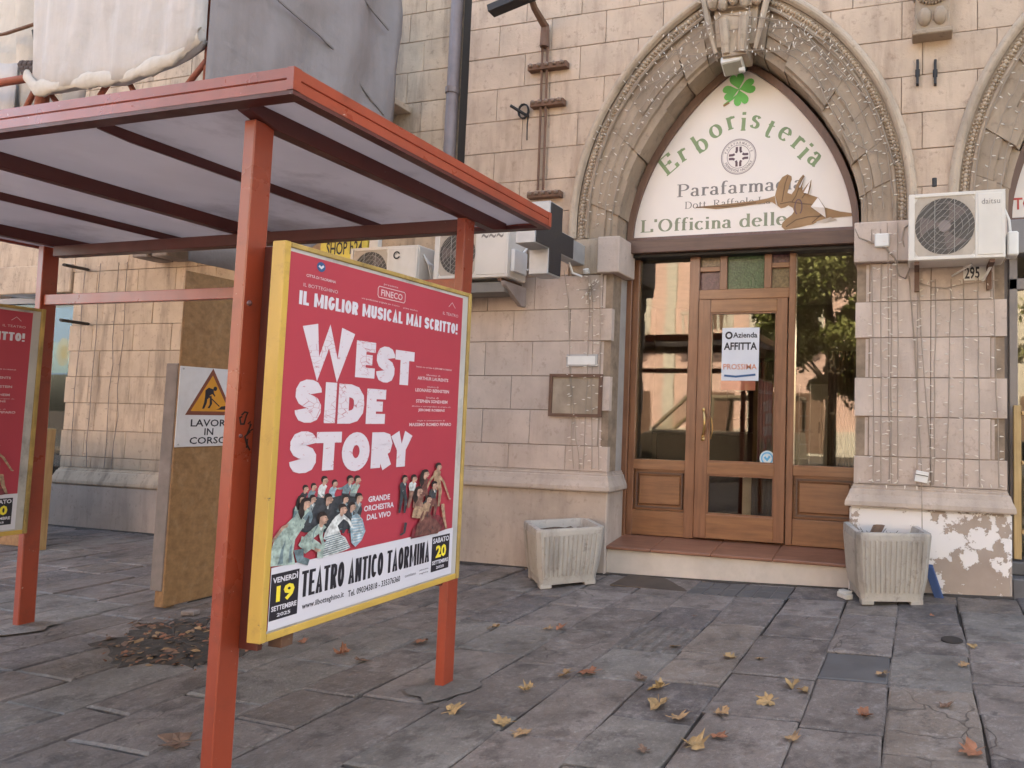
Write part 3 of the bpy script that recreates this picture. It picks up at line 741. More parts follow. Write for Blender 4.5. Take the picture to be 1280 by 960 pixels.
SERIF = {
 'E': (.86, [V(.16, 0, 1), H(0, .74, .98), H(0, .80, .02), H(.16, .55, .52), V(.73, .8, 1), V(.79, 0, .24), V(.55, .42, .62)]),
 'L': (.80, [V(.16, 0, 1), H(0, .34, .98), H(0, .74, .02), V(.73, 0, .26)]),
 'P': (.76, [V(.16, 0, 1), H(0, .34, .02), H(0, .40, .98), arcp(.36, .74, .30, .24, 90, -90), H(.16, .38, .49)]),
 'R': (.86, [V(.16, 0, 1), H(0, .32, .02), H(0, .40, .98), arcp(.36, .76, .28, .22, 90, -90), H(.16, .38, .53), [(.36, .53), (.78, .02)], H(.70, .88, .02)]),
 'O': (.92, [arcp(.42, .5, .36, .48, 0, 360, 28)]),
 'D': (.92, [V(.16, 0, 1), H(0, .40, .98), H(0, .40, .02), arcp(.38, .5, .42, .48, 90, -90, 18)]),
 'r': (.46, [V(.14, 0, X_), H(0, .30, .02), H(.02, .14, .63), [(.14, .44), (.2, .56), (.28, .63), (.38, .62)], V(.38, .52, .64)]),
 'b': (.66, [V(.12, 0, 1.04), H(.0, .12, 1.01), arcp(.34, .33, .24, .32, 0, 360, 24)]),
 'd': (.66, [V(.50, 0, 1.04), H(.38, .50, 1.01), H(.5, .62, .02), arcp(.28, .33, .23, .32, 0, 360, 24)]),
 'o': (.62, [arcp(.29, .33, .25, .32, 0, 360, 24)]),
 'i': (.32, [V(.15, 0, X_), H(.02, .28, .02), H(.02, .15, .63), V(.15, .82, .97)]),
 'l': (.32, [V(.15, 0, 1.04), H(.02, .28, .02), H(.02, .15, 1.01)]),
 's': (.50, [arcp(.23, .48, .15, .15, 20, 200, 9)+arcp(.23, .18, .17, .16, 80, -160, 12)[1:]]),
 't': (.42, [[(.16, .86), (.16, .2), (.20, .06), (.28, .02), (.38, .08)], H(.02, .36, .63)]),
 'e': (.56, [H(.06, .50, .37), arcp(.28, .33, .23, .32, 8, 315, 22)]),
 'a': (.56, [[(.08, .5), (.14, .61), (.25, .64), (.36, .58), (.39, .46), (.39, .1), (.44, .02), (.52, .05)], arcp(.23, .17, .17, .16, 60, 400, 16)]),
 'f': (.38, [[(.14, 0), (.14, .78), (.19, .95), (.30, 1.02), (.40, .96)], H(.01, .34, .63), H(.01, .30, .02)]),
 'm': (.90, [V(.13, 0, X_), H(.0, .26, .02), H(.01, .13, .63), [(.13, .46), (.22, .59), (.33, .63), (.43, .56), (.45, .44), (.45, 0)], H(.34, .56, .02), [(.45, .46), (.54, .59), (.65, .63), (.75, .56), (.77, .44), (.77, 0)], H(.66, .88, .02)]),
 'n': (.60, [V(.13, 0, X_), H(.0, .26, .02), H(.01, .13, .63), [(.13, .46), (.22, .59), (.33, .63), (.43, .56), (.46, .44), (.46, 0)], H(.34, .58, .02)]),
 'c': (.52, [arcp(.28, .33, .23, .32, 45, 318, 20)]),
 "'": (.20, [V(.08, .8, 1.04)]), ' ': (.34, []), '.': (.24, [V(.10, 0, .1)]),
}
def serif_len(s, sp): return sum(SERIF[c][0]+sp for c in s)
def serif(mb, s, x0, x1, z0, capz, place, thin=.045, thick=.135, sp=.08, each=None):
    tot = serif_len(s, sp); kx = (x1-x0)/tot; h = capz-z0; x = x0; w_ = 0
    for c in s:
        ad, st = SERIF[c]
        if each and st: mb = MB(); w_ = 0
        for q in st:
            w_ += .00008
            strip(mb, [(px, py) for px, py in q], pen(thin, thick), lambda a, b, ww, x=x: place(x+a*kx, z0+b*h, ww), w_)
        if each and st: build('letter', mb, each[0], each[1], fix=False)
        x += (ad+sp)*kx

# ------------------------------------------------------------------ shop entrance (part of the building)
def bx(name, x0, x1, z0, z1, y0, y1, mat, parent, bevel=.004):
    mb = MB(); mb.box(x0, x1, y0, y1, z0, z1); return build(name, mb, mat, parent, bevel=bevel)
zb = .33
mb = MB(); mb.box(-2.92, -2.862, DY-.03, DY+.09, zb-.02, 3.17); mb.box(-2.86, -2.795, DY, DY+.08, zb-.02, 3.17)
sf = build('shopfront', mb, M['wood'], bld, bevel=.004)
XL0, XL1 = -2.795, -2.24; XM0, XM1 = -2.24, -2.135; XD0, XD1 = -2.128, -1.225; XR0 = -1.218; XR1 = -1.152; XE = -.53
bx('mullion', XM0, XM1, zb, 3.17, DY-.012, DY+.08, M['wood'], sf); bx('mullion', XR0, XR1, zb, 3.17, DY-.012, DY+.08, M['wood'], sf)
bx('end_post', XE-.03, XE+.05, zb, 3.17, DY, DY+.08, M['wood'], sf)
for a, b in ((XL0, XL1), (XR1, XE-.03)):
    bx('rail', a, b, .985, 1.085, DY-.004, DY+.07, M['wood_x'], sf); bx('bottom_rail', a, b, zb, .575, DY, DY+.07, M['wood_x'], sf)
    bx('recessed_panel', a, b, .575, .985, DY+.045, DY+.07, M['wood_x'], sf)
    bx('raised_panel', a+.05, b-.05, .63, .93, DY+.022, DY+.05, M['wood_x'], sf, .014)
    mb = MB(); z0, z1 = .60, .955; c, d = a+.028, b-.028
    for q in ((c, d, z0, z0+.014), (c, d, z1-.014, z1), (c, c+.014, z0+.014, z1-.014), (d-.014, d, z0+.014, z1-.014)): mb.box(q[0], q[1], DY+.016, DY+.05, q[2], q[3])
    build('panel_bead', mb, M['wood_dark'], sf)
    bx('pane', a, b, 1.085, 3.16, DY+.035, DY+.041, M['glass'], sf, 0)
# transom lights above the door
bx('transom', XM1, XR0, 2.70, 2.80, DY-.008, DY+.07, M['wood_x'], sf)
cx = [XM1, -1.93, -1.84, -1.47, -1.385, XR0]
# left column -2.135..-1.93 ; mullion ; green ; mullion ; right column
bx('glazing_bar', -1.925, -1.850, 2.80, 3.17, DY-.004, DY+.06, M['wood'], sf); bx('glazing_bar', -1.470, -1.395, 2.80, 3.17, DY-.004, DY+.06, M['wood'], sf)
bx('glazing_bar', XM1, -1.925, 2.985, 3.035, DY, DY+.06, M['wood_x'], sf); bx('glazing_bar', -1.395, XR0, 3.0, 3.05, DY, DY+.06, M['wood_x'], sf)
bx('coloured_pane', XM1, -1.925, 3.035, 3.17, DY+.03, DY+.04, M['g_tan'], sf, 0); bx('coloured_pane', XM1, -1.925, 2.80, 2.985, DY+.03, DY+.04, M['g_purple'], sf, 0)
bx('coloured_pane', -1.850, -1.470, 2.80, 3.17, DY+.03, DY+.04, M['g_green'], sf, 0)
bx('coloured_pane', -1.395, XR0, 3.05, 3.17, DY+.03, DY+.04, M['g_purple'], sf, 0); bx('coloured_pane', -1.395, XR0, 2.80, 3.0, DY+.03, DY+.04, M['g_tan'], sf, 0)
# lintel box with shutter slot
bx('lintel', -2.93, -.50, 3.165, 3.30, DY-.16, DY+.1, M['wood_dark'], bld, .006)
bx('lintel_slot_strip', -2.93, -.50, 3.135, 3.162, DY-.10, DY+.05, M['black'], bld, 0)  # black strip under the lintel box
# the door leaf
dy = DY-.03
dr = bx('door', XD0, XD0+.125, .345, 2.695, dy, DY+.03, M['wood'], bld)
bx('stile', XD1-.105, XD1, .345, 2.695, dy, DY+.03, M['wood'], dr)
bx('top_rail', XD0+.125, XD1-.105, 2.565, 2.695, dy+.002, DY+.03, M['wood_x'], dr)
bx('middle_rail', XD0+.125, XD1-.105, .965, 1.085, dy+.002, DY+.03, M['wood_x'], dr)
bx('bottom_rail', XD0+.125, XD1-.105, .345, .575, dy+.002, DY+.03, M['wood_x'], dr)
bx('upper_pane', XD0+.125, XD1-.105, 1.085, 2.565, dy+.03, dy+.036, M['glass'], dr, 0)
bx('lower_pane', XD0+.125, XD1-.105, .575, .965, dy+.03, dy+.036, M['glass'], dr, 0)
mb = MB(); a, b = XD0+.125, XD1-.105
for z0, z1 in ((1.085, 2.565), (.575, .965)):
    for q in ((a, b, z0, z0+.016), (a, b, z1-.016, z1), (a, a+.016, z0+.016, z1-.016), (b-.016, b, z0+.016, z1-.016)): mb.box(q[0], q[1], dy+.012, dy+.028, q[2], q[3])
build('glazing_bead', mb, M['wood'], dr)
def handle(px, r_):
    P = at_y(px, 512, dy-.04); Q = at_y(px, 545, dy-.04); mb = MB(); n = 9
    pts = [(P.x+r_*sin(pi*i/(n-1))*.03, dy-.052*sin(pi*i/(n-1))-.004, P.z+(Q.z-P.z)*i/(n-1)) for i in range(n)]
    mb.tube(pts, [.009, .012, .014, .013, .012, .013, .014, .012, .009], 8)
    for p in (pts[0], pts[-1]): mb.blob(p, .018, .012, .022, 8, 5)
    mb.box(P.x-.018, P.x+.018, dy-.006, dy+.002, Q.z-.05, Q.z-.012)
    build('handle', mb, M['brass'], dr, smooth=True)
handle(878, 1); 
P = at_y(888, 535, dy+.05); mb = MB(); mb.tube([(P.x+.02*sin(pi*i/8), dy+.05, P.z+.11-.22*i/8) for i in range(9)], .010, 8); build('inner_handle', mb, M['brass'], dr, smooth=True)

# notice taped inside the door pane
PL = lambda y: (lambda a, b, w_: (a, y-w_, b))
gy = dy+.028
P = at_y(903, 410, gy); Q = at_y(948, 476, gy)
nt_ = thing('shop_notice', 'white paper notice with bold heading taped to the door glass', 'notice', ((P.x+Q.x)/2, gy, Q.z))
mb = MB(); mb.add([(P.x, gy, Q.z), (Q.x, gy, Q.z), (Q.x, gy, P.z), (P.x, gy, P.z), (P.x, gy+.002, Q.z), (Q.x, gy+.002, Q.z), (Q.x, gy+.002, P.z), (P.x, gy+.002, P.z)], [(0, 1, 2, 3), (7, 6, 5, 4), (0, 4, 5, 1), (1, 5, 6, 2), (2, 6, 7, 3), (3, 7, 4, 0)])
sh = build('paper_sheet', mb, simple('notice_paper', (.62, .63, .68), .6, var=.04), nt_)
mb = MB(); W_ = Q.x-P.x
put_text(mb, 'Azienda', (P.x+.30*W_, Q.x-.02, P.z-.10, P.z-.045), PL(gy), .02, .002); put_text(mb, 'AFFITTA', (P.x+.02, Q.x-.02, P.z-.22, P.z-.145), PL(gy), .03, .002)
strip(mb, arcp(P.x+.07, P.z-.075, .03, .03, 0, 360, 16), .018, PL(gy), .002)
build('print', mb, M['p_black'], sh)
mb = MB(); put_text(mb, 'PROSSIMA', (P.x+.02, Q.x-.02, Q.z+.11, Q.z+.165), PL(gy), .01, .002); build('orange_print', mb, simple('orange_print', (.6, .22, .12), .6), sh)
mb = MB(); strip(mb, [(P.x+.03, Q.z+.05), (P.x+.15, Q.z+.04), (Q.x-.03, Q.z+.06)], .02, PL(gy), .002); build('swoosh', mb, M['p_blue'], sh)
P2 = at_y(901, 476, gy+.004); Q2 = at_y(944, 488, gy+.004)
mb = MB(); mb.box(P2.x, Q2.x, gy+.003, gy+.005, Q2.z, P2.z); build('pink_slip', mb, simple('pink_slip', (.62, .30, .25), .6), nt_)
def sticker(px, py, r_, cols_, lab, y=gy):
    c = at_y(px, py, y); mb = MB(); mb.prism_y([(c.x+r_*cos(-2*pi*i/24)*-1, c.z+r_*sin(-2*pi*i/24)*-1) for i in range(24)], y-.001, y+.001)
    o = tag(build('round_sticker', mb, cols_[0]), lab, 'sticker')
    mb = MB(); strip(mb, arcp(c.x, c.z, r_*.72, r_*.72, 0, 360, 20), r_*.18, PL(y), .003); strip(mb, [(c.x-r_*.35, c.z+r_*.2), (c.x, c.z-r_*.2), (c.x+r_*.35, c.z+r_*.3)], r_*.3, PL(y), .0035)
    build('print', mb, cols_[1], o)
sticker(924, 479, .085, (simple('pale_sticker', (.62, .62, .52), .5), simple('pale_sticker_print', (.5, .48, .38), .5)), 'pale round sticker half hidden below the notice on the door glass', gy+.008)
sticker(959, 573, .075, (simple('blue_sticker', (.55, .62, .64), .5), simple('blue_sticker_print', (.10, .38, .60), .5)), 'round white and light blue sticker low on the door glass')

# ------------------------------------------------------------------ shop interior
sh = thing('shop_room', 'dim room of the herbal shop seen through the door glass', 'room', (-1.7, 2.5, .3))
mb = MB(); z0, z1 = .30, 3.35
mb.box(-4.3, -1.95, 4.5, 4.6, z0, z1); mb.box(-1.2, -.75, 4.5, 4.6, z0, z1); mb.box(.5, .6, 4.5, 4.6, z0, z1); mb.box(-.75, .5, 4.5, 4.6, z0, .95); mb.box(-.75, .5, 4.5, 4.6, 3.0, z1); mb.box(-1.95, -1.2, 4.5, 4.6, z0, z1); mb.box(-4.4, -4.3, .46, 4.6, z0, z1); mb.box(.6, .65, .62, 4.6, z0, z1); mb.box(-4.4, .65, .46, 4.6, z1, z1+.1)  # hidden opening in the back wall, added to let sunlight into the room
mb.box(-4.3, -2.93, .46, .5, z0, z1); build('room_walls', mb, M['interior'], sh)
mb = MB(); mb.box(-4.4, .65, .46, 4.6, .2, .325); build('room_floor', mb, M['int_floor'], sh)
build('room_platform', MB().box(-1.75, .55, .75, 4.45, .327, .93), M['int_white'], sh, bevel=.006)
cb = tag(build('cabinet', MB().box(-1.40, -1.06, 2.8, 3.2, .932, 2.0), M['int_white'], bevel=.01), 'pale two door cabinet inside the shop behind the right pane', 'cabinet')
build('cabinet_door', MB().box(-1.39, -1.235, 2.78, 2.8, .96, 1.98), M['int_white'], cb, bevel=.006); build('cabinet_door', MB().box(-1.225, -1.07, 2.78, 2.8, .96, 1.98), M['int_white'], cb, bevel=.006)
build('cabinet_handle', MB().box(-1.26, -1.245, 2.765, 2.78, 1.35, 1.5), M['black'], cb)
ld = thing('step_ladder', 'narrow steel ladder leaning inside the shop by the cabinet', 'ladder', (-1.5, 2.0, .932))
for x in (-1.40, -1.27): build('ladder_rail', MB().box(x, x+.015, 2.0, 2.03, .932, 1.95), M['grey_box'], ld)
for k in range(6): build('rung', MB().box(-1.385, -1.27, 2.0, 2.02, 1.05+k*.17, 1.065+k*.17), M['grey_box'], ld)
tag(build('display_counter', MB().box(-3.3, -2.0, 2.2, 2.9, .325, 1.3).box(-3.35, -1.95, 2.15, 2.95, 1.3, 1.34), M['int_dark'], bevel=.01), 'dark counter inside the shop behind the left pane', 'counter')
mb = MB(); mb.box(-2.7, -1.85, 3.4, 3.8, .325, 2.4)
for k in range(4): mb.box(-2.66, -1.89, 3.36, 3.41, .6+k*.45, .63+k*.45)
tag(build('dark_shelving', mb, M['int_dark'], bevel=.01), 'dark shelving unit deep inside the shop behind the door', 'shelf')
def curtain(x0, x1, y, z0, z1, lab):
    rows = []
    for i in range(41):
        x = x0+(x1-x0)*i/40; rows.append([(x, y+.03*sin(i*1.25), z0), (x+.01*sin(i), y+.022*sin(i*1.25+.3), z1)])
    mb = MB(); mb.sweep(rows); o = tag(build('curtain', mb, M['curtain'], fix=False), lab, 'curtain'); md = o.modifiers.new('thickness', 'SOLIDIFY'); md.thickness = .004
curtain(-1.62, -1.36, .62, .40, 2.1, 'brown pleated curtain hanging inside the door pane')
curtain(-.86, -.56, .60, .34, 2.2, 'brown pleated curtain at the right edge of the right shop pane')

# ------------------------------------------------------------------ lunette sign
SY = .30; ICX = ACX-.017
def half(z):      # half width of the sign frame at height z
    for (w0, z0), (w1, z1) in zip(INNER, INNER[1:]):
        if z0 <= z <= z1: return w0+(w1-w0)*(z-z0)/(z1-z0)
    return 0
def lun(off, zbot):
    L = []
    for t in range(0, 31):
        x, z = inner_pt(ICX, t/30, 1, off)
        if t == 30: x = ICX
        if z >= zbot: L.append((x, z))
    L = [(L[0][0], zbot)]+[q for q in L if q[1] > zbot+.01]
    return L+[(2*ICX-x, z) for x, z in reversed(L[:-1])]
def sign_at(cx_, lab, cat='sign', half_only=False):
    dx = cx_-ACX
    s = thing('lunette_sign', lab, cat, (cx_, SY, 3.3))
    outer = lun(-.012, 3.30); inner = lun(-.072, 3.345)
    mb = MB(); mb.prism_y([(x+dx, z) for x, z in inner], SY, SY+.03); pn = build('sign_panel', mb, M['sign'], s)
    mb = MB(); n = len(outer); 
    # frame: match by arc index
    inn = []
    m_ = len(inner)
    for i in range(n): inn.append(inner[round(i*(m_-1)/(n-1))])
    rows = []
    for (ox, oz), (ix, iz) in zip(outer+[outer[0]], inn+[inn[0]]): rows.append([(ox+dx, SY+.05, oz), (ox+dx, SY-.045, oz), (ix+dx, SY-.035, iz), (ix+dx, SY+.01, iz)])
    mb.sweep(rows); build('sign_frame', mb, M['wood_frame'], s, fix=False)
    return s, pn
lun_s, pn = sign_at(ACX, 'arched cream sign reading Erboristeria Parafarmacia above the shop door')
pl = PL(SY-.001)
mb = MB()
# Erboristeria along an arc through the photographed letter positions
LP = [(260, 500), (335, 455), (420, 395), (500, 335), (575, 295), (640, 285), (700, 290), (775, 320), (845, 350), (910, 395), (950, 435), (995, 475)]
LP = [at_y(770+a/4, 80+b/4, SY) for a, b in LP]
for i, ch in enumerate('Erboristeria'):
    p = LP[i]; a, b = LP[max(0, i-1)], LP[min(11, i+1)]; ang = math.atan2(b.z-a.z, b.x-a.x)
    if i == 0: ang = radians(38)
    if i == 11: ang = radians(-40)
    h = .195; ad, st = SERIF[ch]; capmid = .5 if ch in 'Ebdlit' else .33
    def plc(u, v, ww, p=p, ang=ang, ad=ad, cm=capmid):
        X, Z = (u-ad/2)*h*1.0, (v-cm)*h; return (p.x+X*cos(ang)-Z*sin(ang), SY-.001-ww, p.z+X*sin(ang)+Z*cos(ang))
    mb = MB()
    for k, q in enumerate(st): strip(mb, q, pen(.065, .20), plc, k*.00008)
    build('letter', mb, M['sgreen'], pn, fix=False)
serif(None, 'Parafarmacia', -2.385, -1.07, 3.755, 3.885, pl, .055, .15, each=(M['sgrey'], pn)); mb = MB()
serif(mb, 'Dott. Raffaele La', -2.30, -1.40, 3.628, 3.700, pl, .05, .13)
build('doctor_name', mb, M['sgrey'], pn, fix=False)['kind'] = 'stuff'
serif(None, "L'Officina delle", -2.775, -1.235, 3.408, 3.535, pl, .06, .18, each=(M['solive'], pn))
# clover
mb = MB(); cc = Vector((-1.755, 4.815))
def heart(ang, k):
    pts = []
    for i in range(25):
        t = 2*pi*i/25-pi/2; r_ = 1
        x = .078*(16*sin(t)**3)/16; y = .078*(13*cos(t)-5*cos(2*t)-2*cos(3*t)-cos(4*t))/13+.096
        pts.append((cc.x+x*cos(ang)-y*sin(ang), SY-.004-k, cc.y+x*sin(ang)+y*cos(ang)))
    c0 = (cc.x-.09*sin(ang), SY-.004-k, cc.y+.09*cos(ang)); mb.add([c0]+pts, [(0, 1+i, 1+(i+1) % 25) for i in range(25)])
for i, a in enumerate((12, 102, 192, 282)): heart(radians(a), i*.0004)
strip(mb, [(cc.x-.02, cc.y-.06), (cc.x-.10, cc.y-.11), (cc.x-.155, cc.y-.145)], .02, pl, .003)
build('clover_emblem', mb, M['clover'], pn)
mb = MB(); strip(mb, [(cc.x-.16, cc.y-.155), (cc.x-.10, cc.y-.125)], .022, pl, .0045); build('clover_stem', mb, M['torn'], pn)
# round pharmacy emblem
ec = at_y(923.2, 195.8, SY); mb = MB()
for r_, t in ((.178, .010), (.166, .004), (.118, .006)): strip(mb, arcp(ec.x, ec.z, r_, r_, 0, 360, 40), t, pl, .0002)
def ring_text(s, r_, a0, a1, up=True):
    for i, ch in enumerate(s):
        if ch == ' ': continue
        a = radians(a0+(a1-a0)*i/(len(s)-1)); v, f = text_mesh(ch, .02); hh = .034
        if not v: continue
        mx = max(p[0] for p in v)/2; rot_ = a-pi/2 if up else a+pi/2
        P = []
        for x, y in v:
            X, Z = (x-mx)*hh, (y-.35)*hh; P.append((ec.x+r_*cos(a)+X*cos(rot_)-Z*sin(rot_), SY-.0015, ec.z+r_*sin(a)+X*sin(rot_)+Z*cos(rot_)))
        mb.add(P, f)
ring_text('PARAFARMACIE', .142, 160, 20); ring_text('FEDERAZIONE NAZIONALE', .142, 205, 335, False)
build('emblem_ring', mb, M['emblem'], pn, fix=False)['kind'] = 'stuff'
mb = MB()
for k in range(4):
    a = k*pi/2
    for s_ in (-1, 1):
        q = [(.105, s_*.020), (.062, s_*.020), (.045, s_*.030), (.030, s_*.045)] if False else [(.100, s_*.019), (.060, s_*.019), (.040, s_*.028)]
        strip(mb, [(ec.x+x*cos(a)-y*sin(a), ec.z+x*sin(a)+y*cos(a)) for x, y in q], .024, pl, .0003+.0001*s_)
build('emblem_cross', mb, M['emblem_dark'], pn)
# torn area of bare backing with curling flaps
TORN = [(395, 716), (560, 700), (700, 684), (760, 672), (795, 660), (802, 632), (815, 592), (832, 566), (858, 552), (878, 562), (880, 578), (866, 612), (858, 645), (878, 652), (892, 632), (905, 600), (920, 572), (936, 553), (944, 562), (936, 590), (930, 618), (934, 634), (952, 608), (978, 578), (974, 615), (962, 652), (1012, 668), (1026, 690), (1046, 718), (1120, 738), (1198, 748), (1192, 760), (1100, 768), (1046, 776), (1010, 788), (985, 802), (955, 808), (915, 818), (880, 824), (845, 830), (828, 815), (832, 795), (850, 776), (880, 754), (890, 738), (884, 720), (862, 708), (845, 718), (825, 722), (806, 708), (780, 690), (700, 702), (600, 716), (500, 726)]
from mathutils.geometry import tessellate_polygon
def flat_poly(mb, pts3):
    tri = tessellate_polygon([[Vector(p) for p in pts3]]); mb.add(pts3, [tuple(t) for t in tri])
mb = MB(); T = [at_y(770+a/4, 80+b/4, SY) for a, b in TORN]; flat_poly(mb, [(p.x, SY-.0042, p.z) for p in T]); build('torn_patch', mb, M['torn'], pn)
mb = MB()
for L in ([(860, 560), (846, 600), (838, 645), (830, 690)], [(938, 560), (918, 610), (900, 660), (880, 690)], [(972, 590), (952, 640), (930, 672)], [(820, 700), (870, 690), (940, 700), (1020, 705)], [(850, 815), (900, 780), (960, 765), (1040, 760)], [(400, 718), (560, 712), (700, 694)], [(980, 795), (1020, 760), (1046, 722)]): strip(mb, [(at_y(770+a/4, 80+b/4, SY).x, at_y(770+a/4, 80+b/4, SY).z) for a, b in L], .010, PL(SY-.0048), 0)
build('torn_edge_shading', mb, simple('painted_shade_brown', (.16, .09, .05), .8), pn, fix=False)['kind'] = 'stuff'  # thin brown lines drawn as shading along the torn edges
mb = MB()
for tri in ([(975, 580), (962, 655), (938, 645)], [(1010, 668), (1045, 725), (1050, 770), (975, 715)], [(945, 562), (925, 625), (915, 618)], [(1000, 790), (1075, 772), (1110, 782), (1040, 795)], [(795, 655), (812, 715), (800, 700)]):
    p = [at_y(770+a/4, 80+b/4, SY) for a, b in tri]; n = len(p); q = [(v.x, SY-.006-(.035 if i == 1 else .004), v.z) for i, v in enumerate(p)]; q2 = [(x, y+.0015, z) for x, y, z in q]
    mb = MB(); mb.add(q+q2, [tuple(range(n)), tuple(range(2*n-1, n-1, -1))]+[(i, i+n, (i+1) % n+n, (i+1) % n) for i in range(n)]); build('curling_flap', mb, M['sign'], pn)
mb = MB(); c = at_y(770+912/4, 80+715/4, SY-.006); strip(mb, arcp(c.x, c.z, .035, .075, -60, 250, 18), .010, PL(SY-.008), 0); build('scratched_loop', mb, M['emblem_dark'], pn)
# second lunette, right arch
s2_, pn2 = sign_at(AC2, 'cream arched sign with red letters above the neighbouring shop at the right edge')
P = at_y(1267, 255, SY); mb = MB(); put_text(mb, 'TO', (P.x, P.x+.17, P.z-.055, P.z+.055), PL(SY-.002), .02, 0, .2); build('red_lettering', mb, simple('red_vinyl', (.55, .06, .05), .5), pn2)
# ------------------------------------------------------------------ floodlight at the crown of the arch
P = at_y(917, 84, .0)
fl = thing('floodlight', 'small white floodlight at the crown of the shop arch', 'lamp', (P.x, 0, P.z+.06))
mb = MB(); mb.obox((P.x, -.02, P.z+.01), (.105, 0, .010), (0, .075, -.035), (-.006, .02, .038)); build('lamp_housing', mb, M['white'], fl, bevel=.01)
mb = MB(); mb.obox((P.x+.004, -.035, P.z-.03), (.088, 0, .009), (0, .060, -.027), (0, .004, .008)); build('lamp_glass', mb, simple('lamp_glass', (.35, .33, .27), .2), fl)
mb = MB(); mb.box(P.x-.09, P.x+.09, -.02, .2, P.z+.055, P.z+.10); build('mounting_bracket', mb, M['black'], fl)
mb = MB(); mb.box(P.x+.06, P.x+.12, -.04, .0, P.z-.065, P.z-.03); build('sensor', mb, M['white'], fl, bevel=.006)

# ------------------------------------------------------------------ air conditioners
def ac_unit(lab, x0, x1, z0, z1, yf, depth, fanx, brand, right_panel=True, fan_sq=True, logo=''):
    t = thing('air_conditioner', lab, 'air conditioner', ((x0+x1)/2, yf+depth, z0))
    mb = MB(); mb.box(x0, x1, yf+.012, yf+depth, z0, z1); build('casing', mb, M['ac'], t, bevel=.012)
    fx0, fx1 = fanx; zc = (z0+z1)/2; hh = (z1-z0)/2-.035; fc = (fx0+fx1)/2; fw = (fx1-fx0)/2
    # front plate with a square-cornered opening
    mb = MB()
    for q in ((x0+.004, fx0, z0+.004, z1-.004), (fx1, x1-.004, z0+.004, z1-.004), (fx0, fx1, z0+.004, zc-hh), (fx0, fx1, zc+hh, z1-.004)): mb.box(q[0], q[1], yf, yf+.02, q[2], q[3])
    build('front_plate', mb, M['ac'], t, bevel=.004)
    r_ = min(fw, hh)*.99; n = 36
    mb = MB(); inner = [(fc+r_*cos(2*pi*i/n), zc+r_*sin(2*pi*i/n)) for i in range(n)]
    def sq(i):
        c_, s_ = cos(2*pi*i/n), sin(2*pi*i/n); k = 1/max(abs(c_)/fw, abs(s_)/hh); return (fc+k*c_, zc+k*s_)
    rows = [[(sq(i)[0], yf+.006, sq(i)[1]), (inner[i][0], yf+.008, inner[i][1]), (inner[i][0], yf+.011, inner[i][1])] for i in range(n+1 if False else n)]
    rows.append(rows[0]); mb.sweep(rows); build('fan_shroud', mb, simple('fan_shroud', (.46, .38, .31), .6, dirt=(.25, .18, .13)), t, fix=False)
    mb = MB(); mb.prism_y(inner, yf+.0115, yf+.0118); build('fan_recess', mb, M['ac_dark'], t)
    mb = MB()
    for b in range(3):
        a = b*2*pi/3+.4; P = []
        for k in range(6):
            q = k/5; aa = a+q*.25; P.append((fc+r_*.92*q*cos(aa)+.0, zc+r_*.92*q*sin(aa)))
        for k in range(5, -1, -1):
            q = k/5; aa = a+.55+q*.55; P.append((fc+r_*.92*q*cos(aa), zc+r_*.92*q*sin(aa)))
        mb.prism_y(P[1:-1], yf+.0095, yf+.0108)
    build('fan_blades', mb, simple('fan_blades', (.16, .12, .11), .5), t)
    mb = MB(); mb.prism_y([(fc+.05*cos(2*pi*i/16), zc+.05*sin(2*pi*i/16)) for i in range(16)], yf+.004, yf+.009); build('fan_hub', mb, simple('fan_hub', (.24, .19, .18), .5), t)
    mb = MB()
    for k in range(-12, 13):          # diagonal guard wires
        d = k*.052; L = []
        for s_ in (-1, 1):
            h2 = r_*r_*2-d*d*.0
        # line x-z = d
        A = []
        dd = d/sqrt(2)
        if abs(dd) < r_*.98:
            hl = sqrt(r_*r_-dd*dd); cx_, cz_ = fc+dd/sqrt(2), zc-dd/sqrt(2)
            mb.tube([(cx_-hl/sqrt(2), yf+.002, cz_-hl/sqrt(2)), (cx_+hl/sqrt(2), yf+.002, cz_+hl/sqrt(2))], .0022, 4)
    for s_ in (-.33, .33):
        h2 = sqrt(r_*r_-(s_*r_)**2); mb.tube([(fc+s_*r_, yf-.001, zc-h2), (fc+s_*r_, yf-.001, zc+h2)], .003, 4)
    for q in (.35, .6, .82): strip_pts = [(fc+r_*q*cos(2*pi*i/28), yf+.003, zc+r_*q*sin(2*pi*i/28)) for i in range(29)]; mb.tube(strip_pts, .0016, 4, False)
    build('fan_guard', mb, M['ac_grille'], t)
    if right_panel:
        mb = MB(); mb.box(fx1+.02, x1-.02, yf-.004, yf+.004, z0+.03, z1-.03); sp_ = build('service_panel', mb, M['ac'], t, bevel=.004)
        if logo:
            mb = MB(); w_ = x1-fx1-.04; put_text(mb, logo, (fx1+.02+w_*.15, x1-.02-w_*.12, z1-.12, z1-.075), PL(yf-.005), .0, 0); build('logo', mb, M['sgrey'], sp_)
    mb = MB(); mb.box(x0+.05, x0+.09, yf+.02, -.02, z0-.03, z0-.002); mb.box(x1-.12, x1-.08, yf+.02, -.02, z0-.03, z0-.002)
    for xx in (x0+.05, x1-.12):
        mb.box(xx, xx+.04, -.07, -.03, z0-.2, z0-.03)
    build('wall_bracket', mb, M['rust'], t)
    return t
a0, a1 = at_y(1135.6, 243, -.35), at_y(1257.5, 322.8, -.35); b0 = at_y(1142, 250, -.35); b1 = at_y(1219, 318, -.35); b2 = at_y(1135.6, 325.6, -.35)
acr = ac_unit('cream air conditioner with round fan grille on the pier right of the shop door', a0.x, a1.x, (a1.z+b2.z)/2, a0.z, -.35, .28, (b0.x+.01, b1.x), '', logo='daitsu')
